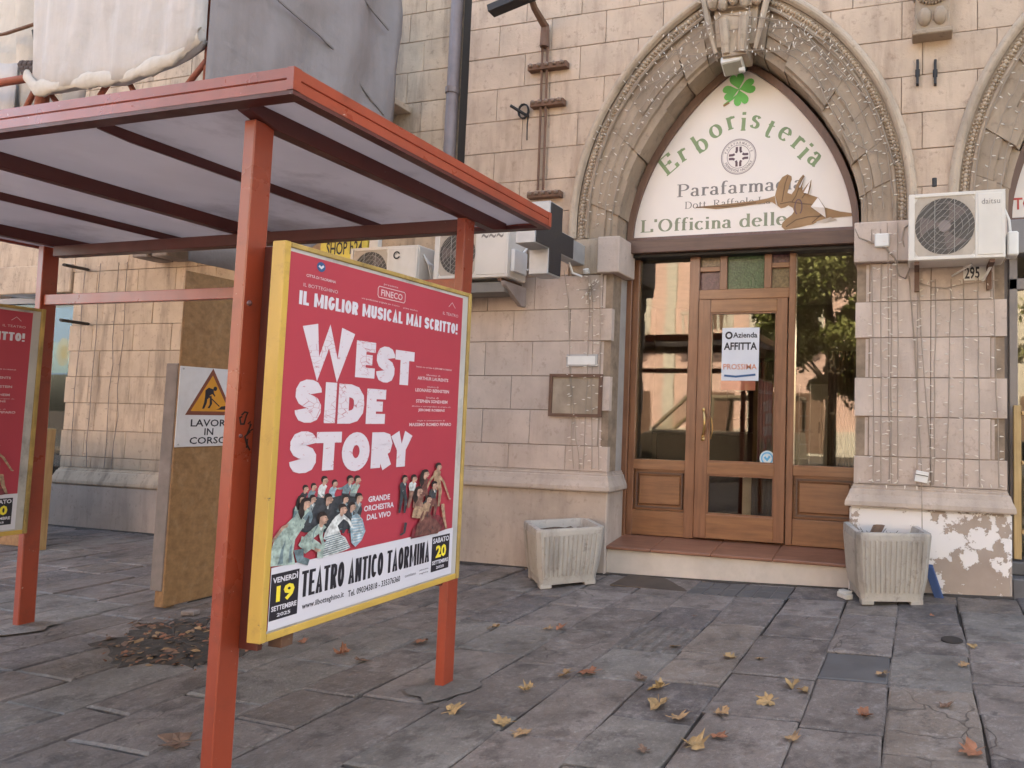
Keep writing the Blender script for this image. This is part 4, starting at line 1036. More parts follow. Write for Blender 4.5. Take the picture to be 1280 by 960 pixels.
mb = MB(); P = at_y(1263, 305, -.2); mb.box(P.x-.03, P.x+.055, -.27, -.12, P.z-.11, P.z+.09); build('valve_cover', mb, M['white'], acr, bevel=.012)
mb = MB(); mb.tube([(P.x-.0, -.2, P.z+.09), (P.x-.01, -.2, P.z+.2), (P.x-.05, -.2, P.z+.3)], .012, 6); mb.tube([at_y(1215, 330, -.2), at_y(1190, 345, -.04)], .01, 6); mb.tube([at_y(1242, 326, -.2), at_y(1228, 352, -.04)], .012, 6)
build('refrigerant_pipe', mb, M['white'], acr)
mb = MB(); P = at_y(1168, 233, -.15); mb.tube([P, P+Vector((0, 0, .07))], .02, 8); build('cable_gland', mb, M['black'], acr)
b0 = at_y(549, 291, -.4); b1 = at_y(603, 345, -.4)
acm = ac_unit('large cream air conditioner above the bus shelter poster beside the pharmacy cross', -4.70, -3.845, 2.835, 3.345, -.40, .32, (-4.64, -4.22), '', logo='~~~')
mb = MB()
for xx in (-4.55, -3.92): mb.add([(xx, -.40, 2.80), (xx, -.02, 2.80), (xx, -.02, 2.60), (xx, -.10, 2.60), (xx, -.38, 2.76), (xx+.05, -.40, 2.80), (xx+.05, -.02, 2.80), (xx+.05, -.02, 2.60), (xx+.05, -.10, 2.60), (xx+.05, -.38, 2.76)], [(0, 1, 2, 3, 4), (9, 8, 7, 6, 5), (0, 5, 6, 1), (1, 6, 7, 2), (2, 7, 8, 3), (3, 8, 9, 4), (4, 9, 5, 0)])
build('support_arm', mb, simple('grey_support', (.33, .27, .25), .7, dirt=(.15, .09, .06)), acm, bevel=.004)
mb = MB(); mb.box(-4.6, -3.9, -.36, -.1, 2.70, 2.80); build('drip_tray', mb, simple('drip_tray', (.20, .18, .165), .7), acm)
mb = MB(); mb.box(-3.845, -3.80, -.36, -.14, 2.90, 3.12); mb.tube([(-3.81, -.2, 3.12), (-3.78, -.15, 3.2), (-3.80, -.06, 3.28)], .012, 6); mb.tube([(-3.80, -.16, 2.95), (-3.72, -.12, 2.98), (-3.70, -.08, 3.1), (-3.74, -.05, 3.16)], .012, 6); build('valve_cover', mb, M['white'], acm, bevel=.01)
acs = ac_unit('small white air conditioner half hidden behind the top of the poster case', -5.84, -4.98, 2.70, 3.235, -.30, .26, (-5.80, -5.36), '', right_panel=True)
mb = MB(); c = at_y(496, 319, -.31); strip(mb, arcp(c.x, c.z, .035, .035, 20, 340, 16), .014, PL(-.312), 0); build('badge', mb, M['black'], acs)
mb = MB()
for k in range(3): mb.tube([(-4.975, -.22+k*.03, 3.15-k*.03), (-4.93, -.2+k*.03, 3.05), (-4.95, -.1, 2.85)], .010, 6)
build('refrigerant_pipe', mb, M['white'], acs)
# SHOP h24 sign
P = at_y(405, 297, -.02); Q = at_y(462, 322, -.02)
ys = thing('shop_sign', 'yellow SHOP h24 sign on the wall behind the bus shelter', 'sign', ((P.x+Q.x)/2, -.02, Q.z))
mb = MB(); mb.box(P.x, Q.x, -.06, -.002, Q.z-.25, P.z+.16); ysp = build('sign_board', mb, simple('sign_yellow', (.78, .66, .12), .5), ys, bevel=.004)
mb = MB(); mb.box(Q.x+.02, Q.x+.14, -.06, -.002, Q.z-.25, P.z+.14); build('side_board', mb, M['white'], ys, bevel=.004)
P = at_y(408, 303, -.065); Q = at_y(452, 317, -.065); mb = MB(); put_text(mb, 'SHOP h24', (P.x, Q.x, Q.z, P.z), PL(-.062), .015, 0); build('lettering', mb, M['p_black'], ysp)

# ------------------------------------------------------------------ pharmacy cross
cr = thing('pharmacy_cross', 'unlit dark pharmacy cross sign projecting from the wall by the shop arch', 'sign', (-3.3, 0, 2.9))
CXF = -3.2; cyc, czc = -.625, 3.105
def cross_pts(a, b): return [(-b, -a), (-b, -b), (-a, -b), (-a, b), (-b, b), (-b, a), (b, a), (b, b), (a, b), (a, -b), (b, -b), (b, -a)]
# outline given as (y,z) offsets: arm half length a, half width b
def cross(a, b, x0, x1, nm, mat, bev):
    P = [(-b, -a), (b, -a), (b, -b), (a, -b), (a, b), (b, b), (b, a), (-b, a), (-b, b), (-a, b), (-a, -b), (-b, -b)]
    mb = MB(); n = 12; vs_ = [(x0, cyc+y, czc+z) for y, z in P]+[(x1, cyc+y, czc+z) for y, z in P]
    mb.add(vs_, [(0, 1, 2, 11), (3, 4, 9, 10), (11, 2, 5, 8), (2, 3, 4, 5), (8, 5, 6, 7), (9, 8, 11, 10)] if False else [(0, 1, 2, 11), (11, 2, 5, 8), (2, 3, 4, 5), (8, 5, 6, 7), (8, 9, 10, 11)]+
           [tuple(i+12 for i in f[::-1]) for f in [(0, 1, 2, 11), (11, 2, 5, 8), (2, 3, 4, 5), (8, 5, 6, 7), (8, 9, 10, 11)]]+[(i, i+12, (i+1) % 12+12, (i+1) % 12) for i in range(12)])
    return build(nm, mb, mat, cr, bevel=bev)
cross(.333, .108, CXF-.20, CXF-.006, 'cross_case', M['grey_box'], .004); cross(.318, .098, CXF-.007, CXF+.002, 'led_face', M['led'], 0); cross(.318, .098, CXF-.206, CXF-.199, 'led_face', M['led'], 0)
mb = MB(); mb.box(CXF-.16, CXF-.02, cyc+.333, -.002, czc-.10, czc+.10); build('wall_mount', mb, M['grey_box'], cr, bevel=.006)
mb = MB(); mb.tube([(CXF-.1, -.2, czc-.1), (CXF-.08, -.16, czc-.2), (CXF-.02, -.08, czc-.22)], .012, 6); mb.tube([(CXF+.03, -.1, czc-.15), (CXF+.03, -.08, czc-.19)], .03, 8); build('supply_cable', mb, M['white'], cr)

# ------------------------------------------------------------------ downpipe
mb = MB(); mb.tube([(-4.885, -.03, -.02), (-4.885, -.03, 3.0), (-4.87, -.03, 7.0)], .062, 14)
dp = tag(build('downpipe', mb, M['pipe'], smooth=True), 'grey purple rainwater pipe in the dark gap between two facade walls', 'pipe')
for z in (4.95, 2.3, 6.4): build('pipe_collar', MB().tube([(-4.88, -.03, z), (-4.88, -.03, z+.06)], .072, 14), M['pipe'], dp)
mb = MB(); mb.box(-4.80, -4.70, -.0, .03, 0, 6.7); build('dark_joint', mb, M['slot'], bld)

# ------------------------------------------------------------------ old iron bracket pole with insulator racks
ip = thing('cable_bracket', 'rusty iron pole with three insulator racks on the wall left of the arch', 'bracket', (-3.72, -.06, 3.76))
mb = MB(); 
for dx in (-.03, .03): mb.tube([(-3.73+dx, -.07, 3.80), (-3.735+dx, -.07, 4.5), (-3.745+dx, -.07, 5.30)], .014, 6)
build('iron_bars', mb, M['rust'], ip)
for (pa, pb) in (((662, 85), (710, 83)), ((665, 131), (706, 129)), ((661, 245), (702, 243))):
    A, B = at_y(*pa, -.06), at_y(*pb, -.06); z = (A.z+B.z)/2; mb = MB(); mb.box(A.x, B.x, -.10, -.03, z-.032, z+.032)
    rk = build('insulator_rack', mb, M['rust'], ip, bevel=.004); mb = MB()
    for k in range(5): mb.blob((A.x+(B.x-A.x)*(k+.5)/5, -.11, z+.012), .025, .02, .022, 6, 4)
    build('insulator', mb, simple('dull_insulator', (.23, .15, .11), .5), rk)
mb = MB(); p0 = Vector((-3.745, -.08, 5.30)); mb.tube([p0, Vector((-3.745, -.085, 5.52)), at_y(668, 10, -.30), at_y(655, -30, -.6)], [.05, .045, .035, .03], 8); build('swan_neck', mb, M['rust'], ip)
A, B = at_y(613, 14, -.9), at_y(700, -22, -.9); mb = MB(); d = (B-A).normalized(); mb.obox((A+B)/2, (B-A)/2, (0, .05, 0), (-d.z*.035, 0, d.x*.035))
tag(build('metal_channel', mb, M['black'], bevel=.004), 'dark metal arm sticking out above the iron pole at the top edge', 'bracket')
# coil of cable on a spike
c = at_y(652, 140, -.05); sp_ = thing('cable_spike', 'black spike with a small coil of cable left of the iron pole', 'cable', (c.x, 0, c.z))
mb = MB(); q = at_y(638, 132, -.18); mb.tube([Vector((c.x+.08, .0, c.z-.05)), q], .018, 6); build('spike', mb, M['black'], sp_)
mb = MB(); mb.tube([(c.x+.03+.06*cos(t*.5), -.06-.01*sin(t*.7), c.z+.075*sin(t*.5)) for t in range(40)], .008, 5); mb.tube([(c.x+.07, -.03, c.z), (c.x+.06, -.03, c.z-.14), (c.x+.065, -.03, c.z-.3)], .007, 5); build('cable_coil', mb, M['black'], sp_)

# ------------------------------------------------------------------ small things on the wall
P = at_y(708, 443, YF-.02); Q = at_y(746, 458, YF-.02)
o = tag(build('name_plate', MB().box(P.x, Q.x, YF-.02, YF+.005, Q.z, P.z), M['grey_box'], bevel=.003), 'small white name plate on the pier left of the shop door', 'plate'); build('plate_face', MB().box(P.x+.02, Q.x-.02, YF-.024, YF-.018, Q.z+.018, P.z-.018), M['white'], o)
P = at_y(1094, 295, -.04); Q = at_y(1112, 311, -.04)
o = tag(build('junction_box', MB().box(P.x, Q.x, -.12, -.03, Q.z, P.z), M['white'], bevel=.01), 'small cream junction box on the right impost among the light strings', 'box')
P = at_y(1204, 333, YF-.005); Q = at_y(1233, 350, YF-.005)
hn = thing('house_number', 'white tile with black house number 295 under the right air conditioner', 'number plate', (P.x, YF, Q.z)); npl = build('tile', MB().box(P.x, Q.x, YF-.012, YF+.004, Q.z, P.z), M['white'], hn, bevel=.002)
mb = MB(); serif_ = put_text(mb, '295', (P.x+.012, Q.x-.055, Q.z+.012, P.z-.008), PL(YF-.014), .025, 0); build('numerals', mb, M['p_black'], npl)
P = at_y(1152, 596, YF-.05); mb = MB(); mb.obox((P.x, YF-.05, P.z), (.052, 0, -.008), (0, .02, 0), (.008, 0, .045))
hb = tag(build('hanging_box', mb, M['white'], bevel=.004), 'little white transformer box dangling on a wire low on the right pier', 'box'); mb = MB(); mb.obox((P.x, YF-.073, P.z+.015), (.052, 0, -.008), (0, .002, 0), (.0005, 0, .003)); build('box_seam', mb, M['black'], hb)
mb = MB(); mb.tube([at_y(1136, 345, YF-.01), at_y(1143, 430, YF-.01), at_y(1148, 520, YF-.01), (P.x, YF-.03, P.z+.04)], .005, 5); mb.tube([(P.x, YF-.03, P.z-.04), (P.x+.003, YF-.085, P.z-.2), (P.x+.01, YF-.05, P.z-.75)], .004, 5); build('wire', mb, M['wire'], hb)
mb = MB(); mb.tube([at_y(1069, 286, -.12), at_y(1074, 297, -.12), at_y(1090, 303, -.1), at_y(1108, 311, -.1), at_y(1118, 322, -.09), at_y(1124, 345, YF-.02), at_y(1132, 348, YF-.02), at_y(1137, 335, YF-.02), at_y(1128, 300, -.09), at_y(1130, 285, -.09), at_y(1137, 280, -.09)], .007, 6)
tag(build('loose_cable', mb, M['wire'], smooth=True), 'loose grey cable looping across the right impost beside the air conditioner', 'cable')

# ------------------------------------------------------------------ fairy lights
def strand(mb, pts, step=.10, r_=.0036, side=None, bl=.021):
    pts = [Vector(p) for p in pts]; mb.cur = 0; mb.tube(pts, r_, 4); mb.cur = 1
    acc = R(0, step)
    for a, b in zip(pts, pts[1:]):
        L = (b-a).length; d = (b-a).normalized()
        while acc < L:
            p = a+d*acc; sgn = random.choice((-1, 1)); s_ = Vector((-d.z, 0, d.x))*sgn; dirn = (s_+Vector((0, -.35, 0))+d*R(-.4, .4)).normalized()
            q = p+dirn*.012; mb.tube([q, q+dirn*bl*.5, q+dirn*bl*1.45], [.0045, .0058, .0022], 5); acc += step*R(.7, 1.3)
        acc -= L
BM = [M['wire'], M['bulb']]
def vstrand(parent, px0, px1, z0, z1, y=YF-.012, n=7):
    a = at_y(px0, 400, y).x; b = at_y(px1, 560, y).x; za, zb_ = at_y(px0, 400, y).z, at_y(px1, 560, y).z
    pts = []
    for i in range(n+1):
        z = z1+(z0-z1)*i/n; x = a+(b-a)*(za-z)/(za-zb_)+R(-.006, .006); pts.append((x, y-R(0, .012)-(.05 if z < .97 else 0)-(.06 if z > 2.92 else 0), z))
    mb = MB(); strand(mb, pts); return build('light_strand', mb, BM, parent, fix=False)
rc = thing('fairy_light_curtain', 'curtain of unlit fairy lights down the pier right of the shop door', 'fairy lights', (.1, YF, .97), 'unlit fairy light curtains')
for a, b, z1 in ((1090.5, 1092, 3.2), (1101, 1101, 3.2), (1111, 1112, 3.25), (1114, 1114, 2.9), (1122, 1122, 3.25), (1147, 1146, 2.8), (1151, 1162, 2.8), (1169, 1168, 2.75), (1188, 1184, 2.75), (1205, 1205, 2.75), (1223, 1224, 2.75), (1243, 1248, 2.8)):
    vstrand(rc, a, b, .99, z1)
mb = MB(); strand(mb, [at_y(1148, 353, YF-.02), at_y(1166, 359, YF-.03), at_y(1184, 360, YF-.03), at_y(1205, 355, YF-.03), at_y(1228, 352, YF-.03), at_y(1248, 350, YF-.03)], .09); build('top_cable', mb, BM, rc, fix=False)
mb = MB(); strand(mb, [(-.50, YF-.06, .985), (-.1, YF-.06, .99), (.3, YF-.06, .98), (.66, YF-.06, .985)], .1); build('bottom_cable', mb, BM, rc, fix=False)
lc = thing('fairy_light_curtain', 'few strands of unlit fairy lights on the pier left of the shop door', 'fairy lights', (-3.2, YF, .97), 'unlit fairy light curtains')
for a, b, z1 in ((711, 716, 2.95), (737, 731, 2.95), (741, 740, 2.95), (750, 749, 2.9), (707, 722, 2.0)): vstrand(lc, a, b, .99, z1)
mb = MB()
for k in range(14):
    c = at_y(737, 362, YF-.04); mb.cur = 1; d = Vector((R(-1, 1), R(-.6, 0), R(-1, .9))).normalized(); p = c+d*R(.02, .13); mb.tube([p, p+d*.03], [.008, .003], 5); mb.cur = 0; mb.tube([c, p], .004, 4)
build('bulb_cluster', mb, BM, lc, fix=False)
al = thing('arch_fairy_lights', 'unlit fairy lights strung in rows around the shop arch', 'fairy lights', (ACX, -.06, 3.3), 'unlit fairy lights around the arches')
def arch_strand(c, r_, side, y, parent, t0=0, t1=.92):
    th1 = acos(AOFF/r_); pts = []
    for i in range(29):
        th = (t0+(t1-t0)*i/28)*th1; x, z = ring_pt(c, r_+R(-.008, .008), th, side); pts.append((x, y, z))
    mb = MB(); strand(mb, pts, .12, .0036); build('light_strand', mb, BM, parent, fix=False)
for s_ in (-1, 1):
    for r_, y, t1 in ((2.27, -.06, .95), (2.19, -.04, .9), (2.10, -.04, .84), (2.02, -.03, .78)): arch_strand(ACX, r_, s_, y, al, 0, t1)
for L in ([(745, 175), (815, 45), (885, 33), (905, 18), (950, 22), (990, 28), (1045, 60)], [(820, 75), (862, 53), (905, 40), (925, 35), (952, 35), (1000, 36), (1050, 100)], [(845, 68), (885, 67), (935, 63), (960, 62), (1010, 45), (1080, 120)], [(800, 110), (862, 82), (885, 68), (930, 66), (990, 63), (1000, 58)],
          [(877, 0), (884, 40), (892, 66), (897, 77)], [(937, 8), (934, 40), (931, 64)], [(1010, 65), (1030, 120), (1060, 175), (1090, 190), (1098, 178)], [(868, 75), (840, 100), (815, 130), (790, 170)], [(1035, 45), (1075, 95), (1100, 150), (1118, 205)]):
    mb = MB(); strand(mb, [at_y(a, b, -.17 if 875 < a < 960 and b < 66 else -.06) for a, b in L], .075, .0045); build('light_strand', mb, BM, al, fix=False)
al2 = thing('arch_fairy_lights', 'unlit fairy lights strung around the neighbouring arch at the right edge', 'fairy lights', (AC2-1.4, -.06, 3.3), 'unlit fairy lights around the arches')
for r_, y in ((2.27, -.06), (2.17, -.04), (2.05, -.03)): arch_strand(AC2, r_, -1, y, al2, 0, .7)
ll = thing('fairy_light_curtain', 'dark strands of unlit fairy lights on the far left pier behind the shelter', 'fairy lights', (-9.9, -.03, .73), 'unlit fairy light curtains')
for x in (-10.25, -9.98, -9.66, -9.5):
    mb = MB(); strand(mb, [(x+R(-.03, .03), -.03, 3.3-i*.32) for i in range(9)], .2, .0045); build('light_strand', mb, [M['ply_grey'], M['wire']], ll, fix=False)
for px, py in ((92, 335), (90, 403), (88, 401)):
    P = at_y(px, py, -.05)
mb = MB(); mb.tube([at_y(80, 331, -.4), at_y(110, 337, -.02)], .02, 6); tag(build('iron_rod', mb, M['black']), 'upper dark iron rod sticking out of the far left pier', 'rod', 'iron rods on the far left pier')
mb = MB(); mb.tube([at_y(76, 400, -.4), at_y(110, 405, -.02)], .02, 6); tag(build('iron_rod', mb, M['black']), 'lower dark iron rod sticking out of the far left pier', 'rod', 'iron rods on the far left pier')
# ------------------------------------------------------------------ planters
def planter(lab, cx, cy, rot, w_top, w_bot, h, foot=.05):
    z0 = gz(cx)+.004; t = thing('planter', lab, 'planter', (cx, cy, z0), 'concrete planters beside the shop door'); c_, s_ = cos(rot), sin(rot)
    def P(x, y, z): return (cx+x*c_-y*s_, cy+x*s_+y*c_, z0+z)
    def ring(w_, z, ch=.03): 
        a = w_/2; return [P(x, y, z) for x, y in ((-a+ch, -a), (a-ch, -a), (a, -a+ch), (a, a-ch), (a-ch, a), (-a+ch, a), (-a, a-ch), (-a, -a+ch))]
    mb = MB(); wm = w_top*.97
    hb_ = .10
    mb.sweep([ring(w_bot, foot*.6, .02), ring(w_bot*1.03, hb_-.02), ring(w_bot*1.03+(w_top-w_bot*1.03)*.45, hb_+.10, .035), ring(w_top, h-.05, .035), ring(w_top*1.0, h-.02, .03), ring(w_top*.985, h, .03), ring(w_top-.085, h, .02), ring(w_top-.10, h-.02, .02), ring(w_top-.15, h-.12, .02)], True)
    mb.add(ring(w_bot, foot*.6, .02), [tuple(range(8))]); body = build('planter_body', mb, M['concrete'], t, fix=True)
    # feet
    for x in (-1, 1):
        for y in (-1, 1):
            a = w_bot/2-.05; mb = MB(); v = [P(x*a+dx, y*a+dy, z) for z in (0, foot) for dx, dy in ((-.05, -.05), (.05, -.05), (.05, .05), (-.05, .05))]
            mb.add(v, [(0, 3, 2, 1), (4, 5, 6, 7), (0, 1, 5, 4), (1, 2, 6, 5), (2, 3, 7, 6), (3, 0, 4, 7)]); build('foot', mb, M['concrete'], t, bevel=.006)
    # vertical fluting
    mb = MB(); nf = 12
    for side in range(4):
        a = side*pi/2
        for k in range(nf):
            u = (-.5+(k+.5)/nf)*(w_top-.10)
            def Q(u_, d, z): x, y = u_, -(d); return P(x*cos(a)-y*sin(a), x*sin(a)+y*cos(a), z)
            kb = 1.0; hw = (w_top-.10)/nf*.27
            zs = [(hb_, (w_bot*1.03+(w_top-w_bot*1.03)*.07)/2, .90), (hb_+.10, (w_bot*1.03+(w_top-w_bot*1.03)*.45)/2, .95), (h-.06, w_top/2, 1)]
            rows = []
            for z, d, sc2 in zs: rows.append([Q(u*sc2-hw, d-.004, z), Q(u*sc2-hw*.5, d+.008, z), Q(u*sc2+hw*.5, d+.008, z), Q(u*sc2+hw, d-.004, z)])
            mb.sweep(rows); mb.add([rows[-1][0], rows[-1][1], rows[-1][2], rows[-1][3]], [(0, 1, 2, 3)])
    build('fluting', mb, M['concrete'], t, fix=True)
    mb = MB(); n = 9; g = w_top-.12
    rows = [[P((-.5+i/n)*g, (-.5+j/n)*g, h-.085+R(-.018, .022)) for i in range(n+1)] for j in range(n+1)]; mb.sweep(rows); build('soil', mb, M['soil'], t)
    return t, P
t, P_ = planter('concrete planter left of the door, nearly bare with dry soil', -3.13, -.42, radians(44), .60, .49, .515)
mb = MB()
for k in range(16): a = R(0, 6.3); q = Vector(P_(R(-.15, .15), R(-.15, .15), .41)); mb.tube([q, q+Vector((cos(a)*.05, sin(a)*.05, R(.01, .05)))], [.004, .002], 4)
build('twigs', mb, M['soil'], t)
t, P_ = planter('concrete planter right of the door holding a curled dead leaf and twigs', -.26, -.24, radians(17), .60, .49, .57)
mb = MB()
for k in range(22): a = R(0, 6.3); q = Vector(P_(R(-.18, .1), R(-.1, .18), .45)); mb.tube([q, q+Vector((cos(a)*.07, sin(a)*.07, R(.01, .09)))], [.005, .002], 4)
build('twigs', mb, M['soil'], t)
mb = MB(); rows = []
for i in range(6): rows.append([P_(-.10+.05*cos(j*.9)+.012*i, .05+.04*sin(j*.9), .45+i*.026) for j in range(5)])
mb.sweep(rows); build('dead_leaf', mb, simple('dead_leaf', (.22, .14, .10), .8), t, fix=False)
P = at_y(1158, 716, -.14); Q = at_g(1172, 745); mb = MB(); mb.obox((Q.x-.03, -.13, (P.z+Q.z)/2+.02), (.035, -.008, .0), (.0, .012, .012), (-.045, .02, .13))
tag(build('blue_board', mb, M['blue'], bevel=.003), 'blue board offcut leaning against the wall beside the right planter', 'board')
P = at_g(1056, 748); mb = MB(); mb.obox((P.x, P.y, P.z+.025), (.045, -.05, 0), (.025, .02, 0), (0, 0, .02)); mb.obox((P.x+.0, P.y+.02, P.z+.05), (.04, -.045, .004), (.02, .018, 0), (0, 0, .012))
tag(build('white_package', mb, simple('crushed_white_card', (.6, .58, .54), .7, dirt=(.3, .26, .22)), bevel=.004), 'crumpled white packet lying left of the right planter', 'packet')

# ------------------------------------------------------------------ neighbouring shop at the right edge
nb = thing('neighbour_shopfront', 'brown framed shop window of the next shop at the right edge', 'shopfront', (1.4, .3, .3))
build('frame_post', MB().box(.765, .835, .26, .34, .35, 3.0), M['pvc'], nb, bevel=.006); build('frame_post', MB().box(.705, .763, .3, .4, .3, 3.0), M['zinc'], nb)
build('frame_head', MB().box(.765, 3.0, .26, .34, 2.70, 2.80), M['pvc'], nb, bevel=.006)
build('shop_pane', MB().box(.835, 3.0, .295, .30, .5, 2.70), M['glass'], nb)
build('awning_box', MB().box(.72, 3.1, .16, .34, 3.0, 3.30), simple('grey_awning_box', (.25, .225, .22), .6), nb, bevel=.008)
build('step_block', MB().box(.75, 3.1, -.04, .6, -.1, gz(1.2)+.13), M['step_dark'], nb, bevel=.01); build('step_block', MB().box(.75, 3.1, .10, .6, gz(1.2)+.132, .37), M['step_dark'], nb, bevel=.01)
build('back_wall', MB().box(.70, 4.0, 2.2, 2.3, 0, 3.3).box(.66, .70, .35, 2.3, 0, 3.3).box(.7, 4, .35, 2.3, .2, .36).box(.7, 4, .35, 2.3, 3.2, 3.3), M['interior'], nb)
ra = thing('wooden_rack', 'raw timber rack with jars standing in front of the next shop window', 'rack', (1.2, .2, .38))
P0 = at_y(1271, 520, .18)
build('upright', MB().box(P0.x-.03, P0.x+.03, .14, .20, .385, 1.68), M['timber'], ra, bevel=.004); build('upright', MB().box(P0.x+.6, P0.x+.66, .14, .20, .385, 1.68), M['timber'], ra, bevel=.004)
for z in (.60, 1.18, 1.60): build('shelf', MB().box(P0.x+.033, P0.x+.597, .12, .27, z, z+.03), M['timber'], ra, bevel=.003)
build('price_sheet', MB().box(P0.x+.05, P0.x+.4, .11, .117, .70, 1.05), M['white'], ra)
for k, z in ((0, 1.21), (1, 1.21), (2, 1.21)):
    o = build('jar', MB().tube([(P0.x+.10+k*.16, .20, z), (P0.x+.10+k*.16, .20, z+.16)], .05, 12), M['int_dark'], ra)

# ------------------------------------------------------------------ bus shelter
bs = thing('bus_shelter', 'red steel bus shelter with a grey sheet roof on slim posts', 'bus shelter', (-4.0, -3.4, 0))
PX0, PX1 = -2.510, -2.455
def post(x0, x1, y0, y1, zt, lean=0., lab=None):
    mb = MB(); z0 = gz(x0)-.01; mb.add([(x0, y0, z0), (x1, y0, z0), (x1, y1, z0), (x0, y1, z0), (x0-lean, y0, zt), (x1-lean, y0, zt), (x1-lean, y1, zt), (x0-lean, y1, zt)], [(0, 3, 2, 1), (4, 5, 6, 7), (0, 1, 5, 4), (1, 2, 6, 5), (2, 3, 7, 6), (3, 0, 4, 7)])
    return build('post', mb, M['red'], bs, bevel=.004)
nearpost = post(PX0, PX1, -4.075, -3.995, 2.615)
post(PX0, PX1, -2.84, -2.755, 2.615); post(-5.83, -5.775, -2.845, -2.755, 2.60, .07); post(-5.85, -5.795, -4.075, -3.995, 2.615)
for (x, y) in ((-2.48, -2.80), (-5.80, -2.80)):     # cement collar at the foot
    mb = MB(); n = 14; rr = [R(.13, .21) for _ in range(n)]; z0 = gz(x)
    rows = [[(x+q*rr[i]*cos(2*pi*i/n), y+q*rr[i]*sin(2*pi*i/n), z0+h) for i in range(n)] for q, h in ((1, .010), (.6, .026), (.25, .034))]; mb.sweep(rows, True)
    mb.add([(x, y, z0+.034)]+rows[-1], [(0, 1+i, 1+(i+1) % n) for i in range(n)])
    build('cement_collar', mb, M['pave_pale'], bs)
RX, RYN, RYF, RZ0, RZ1 = -2.17, -4.17, -2.42, 2.655, 2.737; RXL = -6.3
def fascia(a, b, nm='fascia'):
    (x0, y0), (x1, y1) = a, b; d = Vector((x1-x0, y1-y0, 0)).normalized(); nrm = Vector((d.y, -d.x, 0))     # outward
    prof = [(-.03, RZ0-.002), (.0, RZ0-.002), (.0, RZ0+.036), (-.006, RZ0+.040), (.0, RZ0+.044), (.0, RZ1), (-.03, RZ1), (-.03, RZ1-.012)]
    rows = [[Vector((p[0], p[1], z))+nrm*o_ for o_, z in prof] for p in ((x0, y0, 0), (x1, y1, 0))]
    mb = MB(); mb.sweep(rows, True); mb.add(rows[0], [tuple(range(8))]); mb.add(rows[1], [tuple(range(8))]); return build(nm, mb, M['red'], bs)
fascia((RXL, RYN), (RX, RYN)); fascia((RX, RYN), (RX, RYF)); fascia((RX, RYF), (RXL, RYF)); fascia((RXL, RYF), (RXL, RYN))
for cx_, cy_, sx_, sy_ in ((RX, RYN, 1, -1), (RX, RYF, 1, 1)):
    mb = MB(); X0, X1 = sorted((cx_-sx_*.03, cx_+.0015*sx_)); Y0, Y1 = sorted((cy_-sy_*.03, cy_+.0015*sy_)); mb.box(X0, X1, Y0, Y1, RZ0-.001, RZ1+.0015); build('corner_piece', mb, M['red'], bs)
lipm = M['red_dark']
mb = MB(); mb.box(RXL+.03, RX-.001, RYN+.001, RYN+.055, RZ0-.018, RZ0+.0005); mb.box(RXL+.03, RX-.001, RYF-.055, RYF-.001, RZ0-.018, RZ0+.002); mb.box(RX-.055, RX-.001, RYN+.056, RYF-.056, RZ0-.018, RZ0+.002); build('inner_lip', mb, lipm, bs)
# roof sheets between the ribs
ribs = [-2.47, -3.24, -4.14, -4.90, -5.80]
ed = [RX-.056]+ribs+[RXL+.03]
for a, b in zip(ed, ed[1:]):
    mb = MB(); n = 8; rows = []
    for i in range(n+1):
        x = a+(b-a)*i/n; rows.append([(x, y, RZ0+.022+.006*sin(i/n*pi)) for y in (RYN+.03, -3.7, -3.2, -2.8, RYF-.03)])
    mb.sweep(rows); o = build('roof_sheet', mb, M['ceil'], bs, fix=False); md = o.modifiers.new('thickness', 'SOLIDIFY'); md.thickness = .008; md.offset = 1
for i, x in enumerate(ribs):
    big = i in (0, 2, 4); w_ = .031 if big else .010; z0 = 2.60 if big else 2.625
    zt_ = RZ0+.018; ya, yb = RYN+.057, RYF-.057; P4 = [(ya, RZ0-.02), (ya+.12, z0), (yb-.12, z0), (yb, RZ0-.02), (yb, zt_), (ya, zt_)]
    mb = MB(); mb.add([(x-w_, y, z) for y, z in P4]+[(x+w_, y, z) for y, z in P4], [(5, 4, 3, 2, 1, 0), tuple(range(6, 12))]+[(i, (i+1) % 6, (i+1) % 6+6, i+6) for i in range(6)])
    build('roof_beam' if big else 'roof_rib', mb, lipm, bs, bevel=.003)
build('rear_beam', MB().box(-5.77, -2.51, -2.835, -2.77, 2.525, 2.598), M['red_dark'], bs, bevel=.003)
build('rear_rail', MB().box(-5.83, -2.512, -2.83, -2.79, 2.19, 2.262), M['red'], bs, bevel=.003)
build('mounting_strip', MB().box(-2.453, -2.361, -4.005, -3.985, .61, 2.135), M['red_dark'], bs, bevel=.002)
build('mounting_strip', MB().box(-2.453, -2.361, -3.02, -3.00, .62, 2.12), M['red_dark'], bs, bevel=.002)
build('lower_clip', MB().box(-2.40, -2.335, -3.93, -3.88, .60, .66), M['rust'], bs, bevel=.002)
build('mounting_strip', MB().box(-5.86, -5.782, -3.95, -3.93, .60, 2.20), M['red_dark'], bs, bevel=.002)
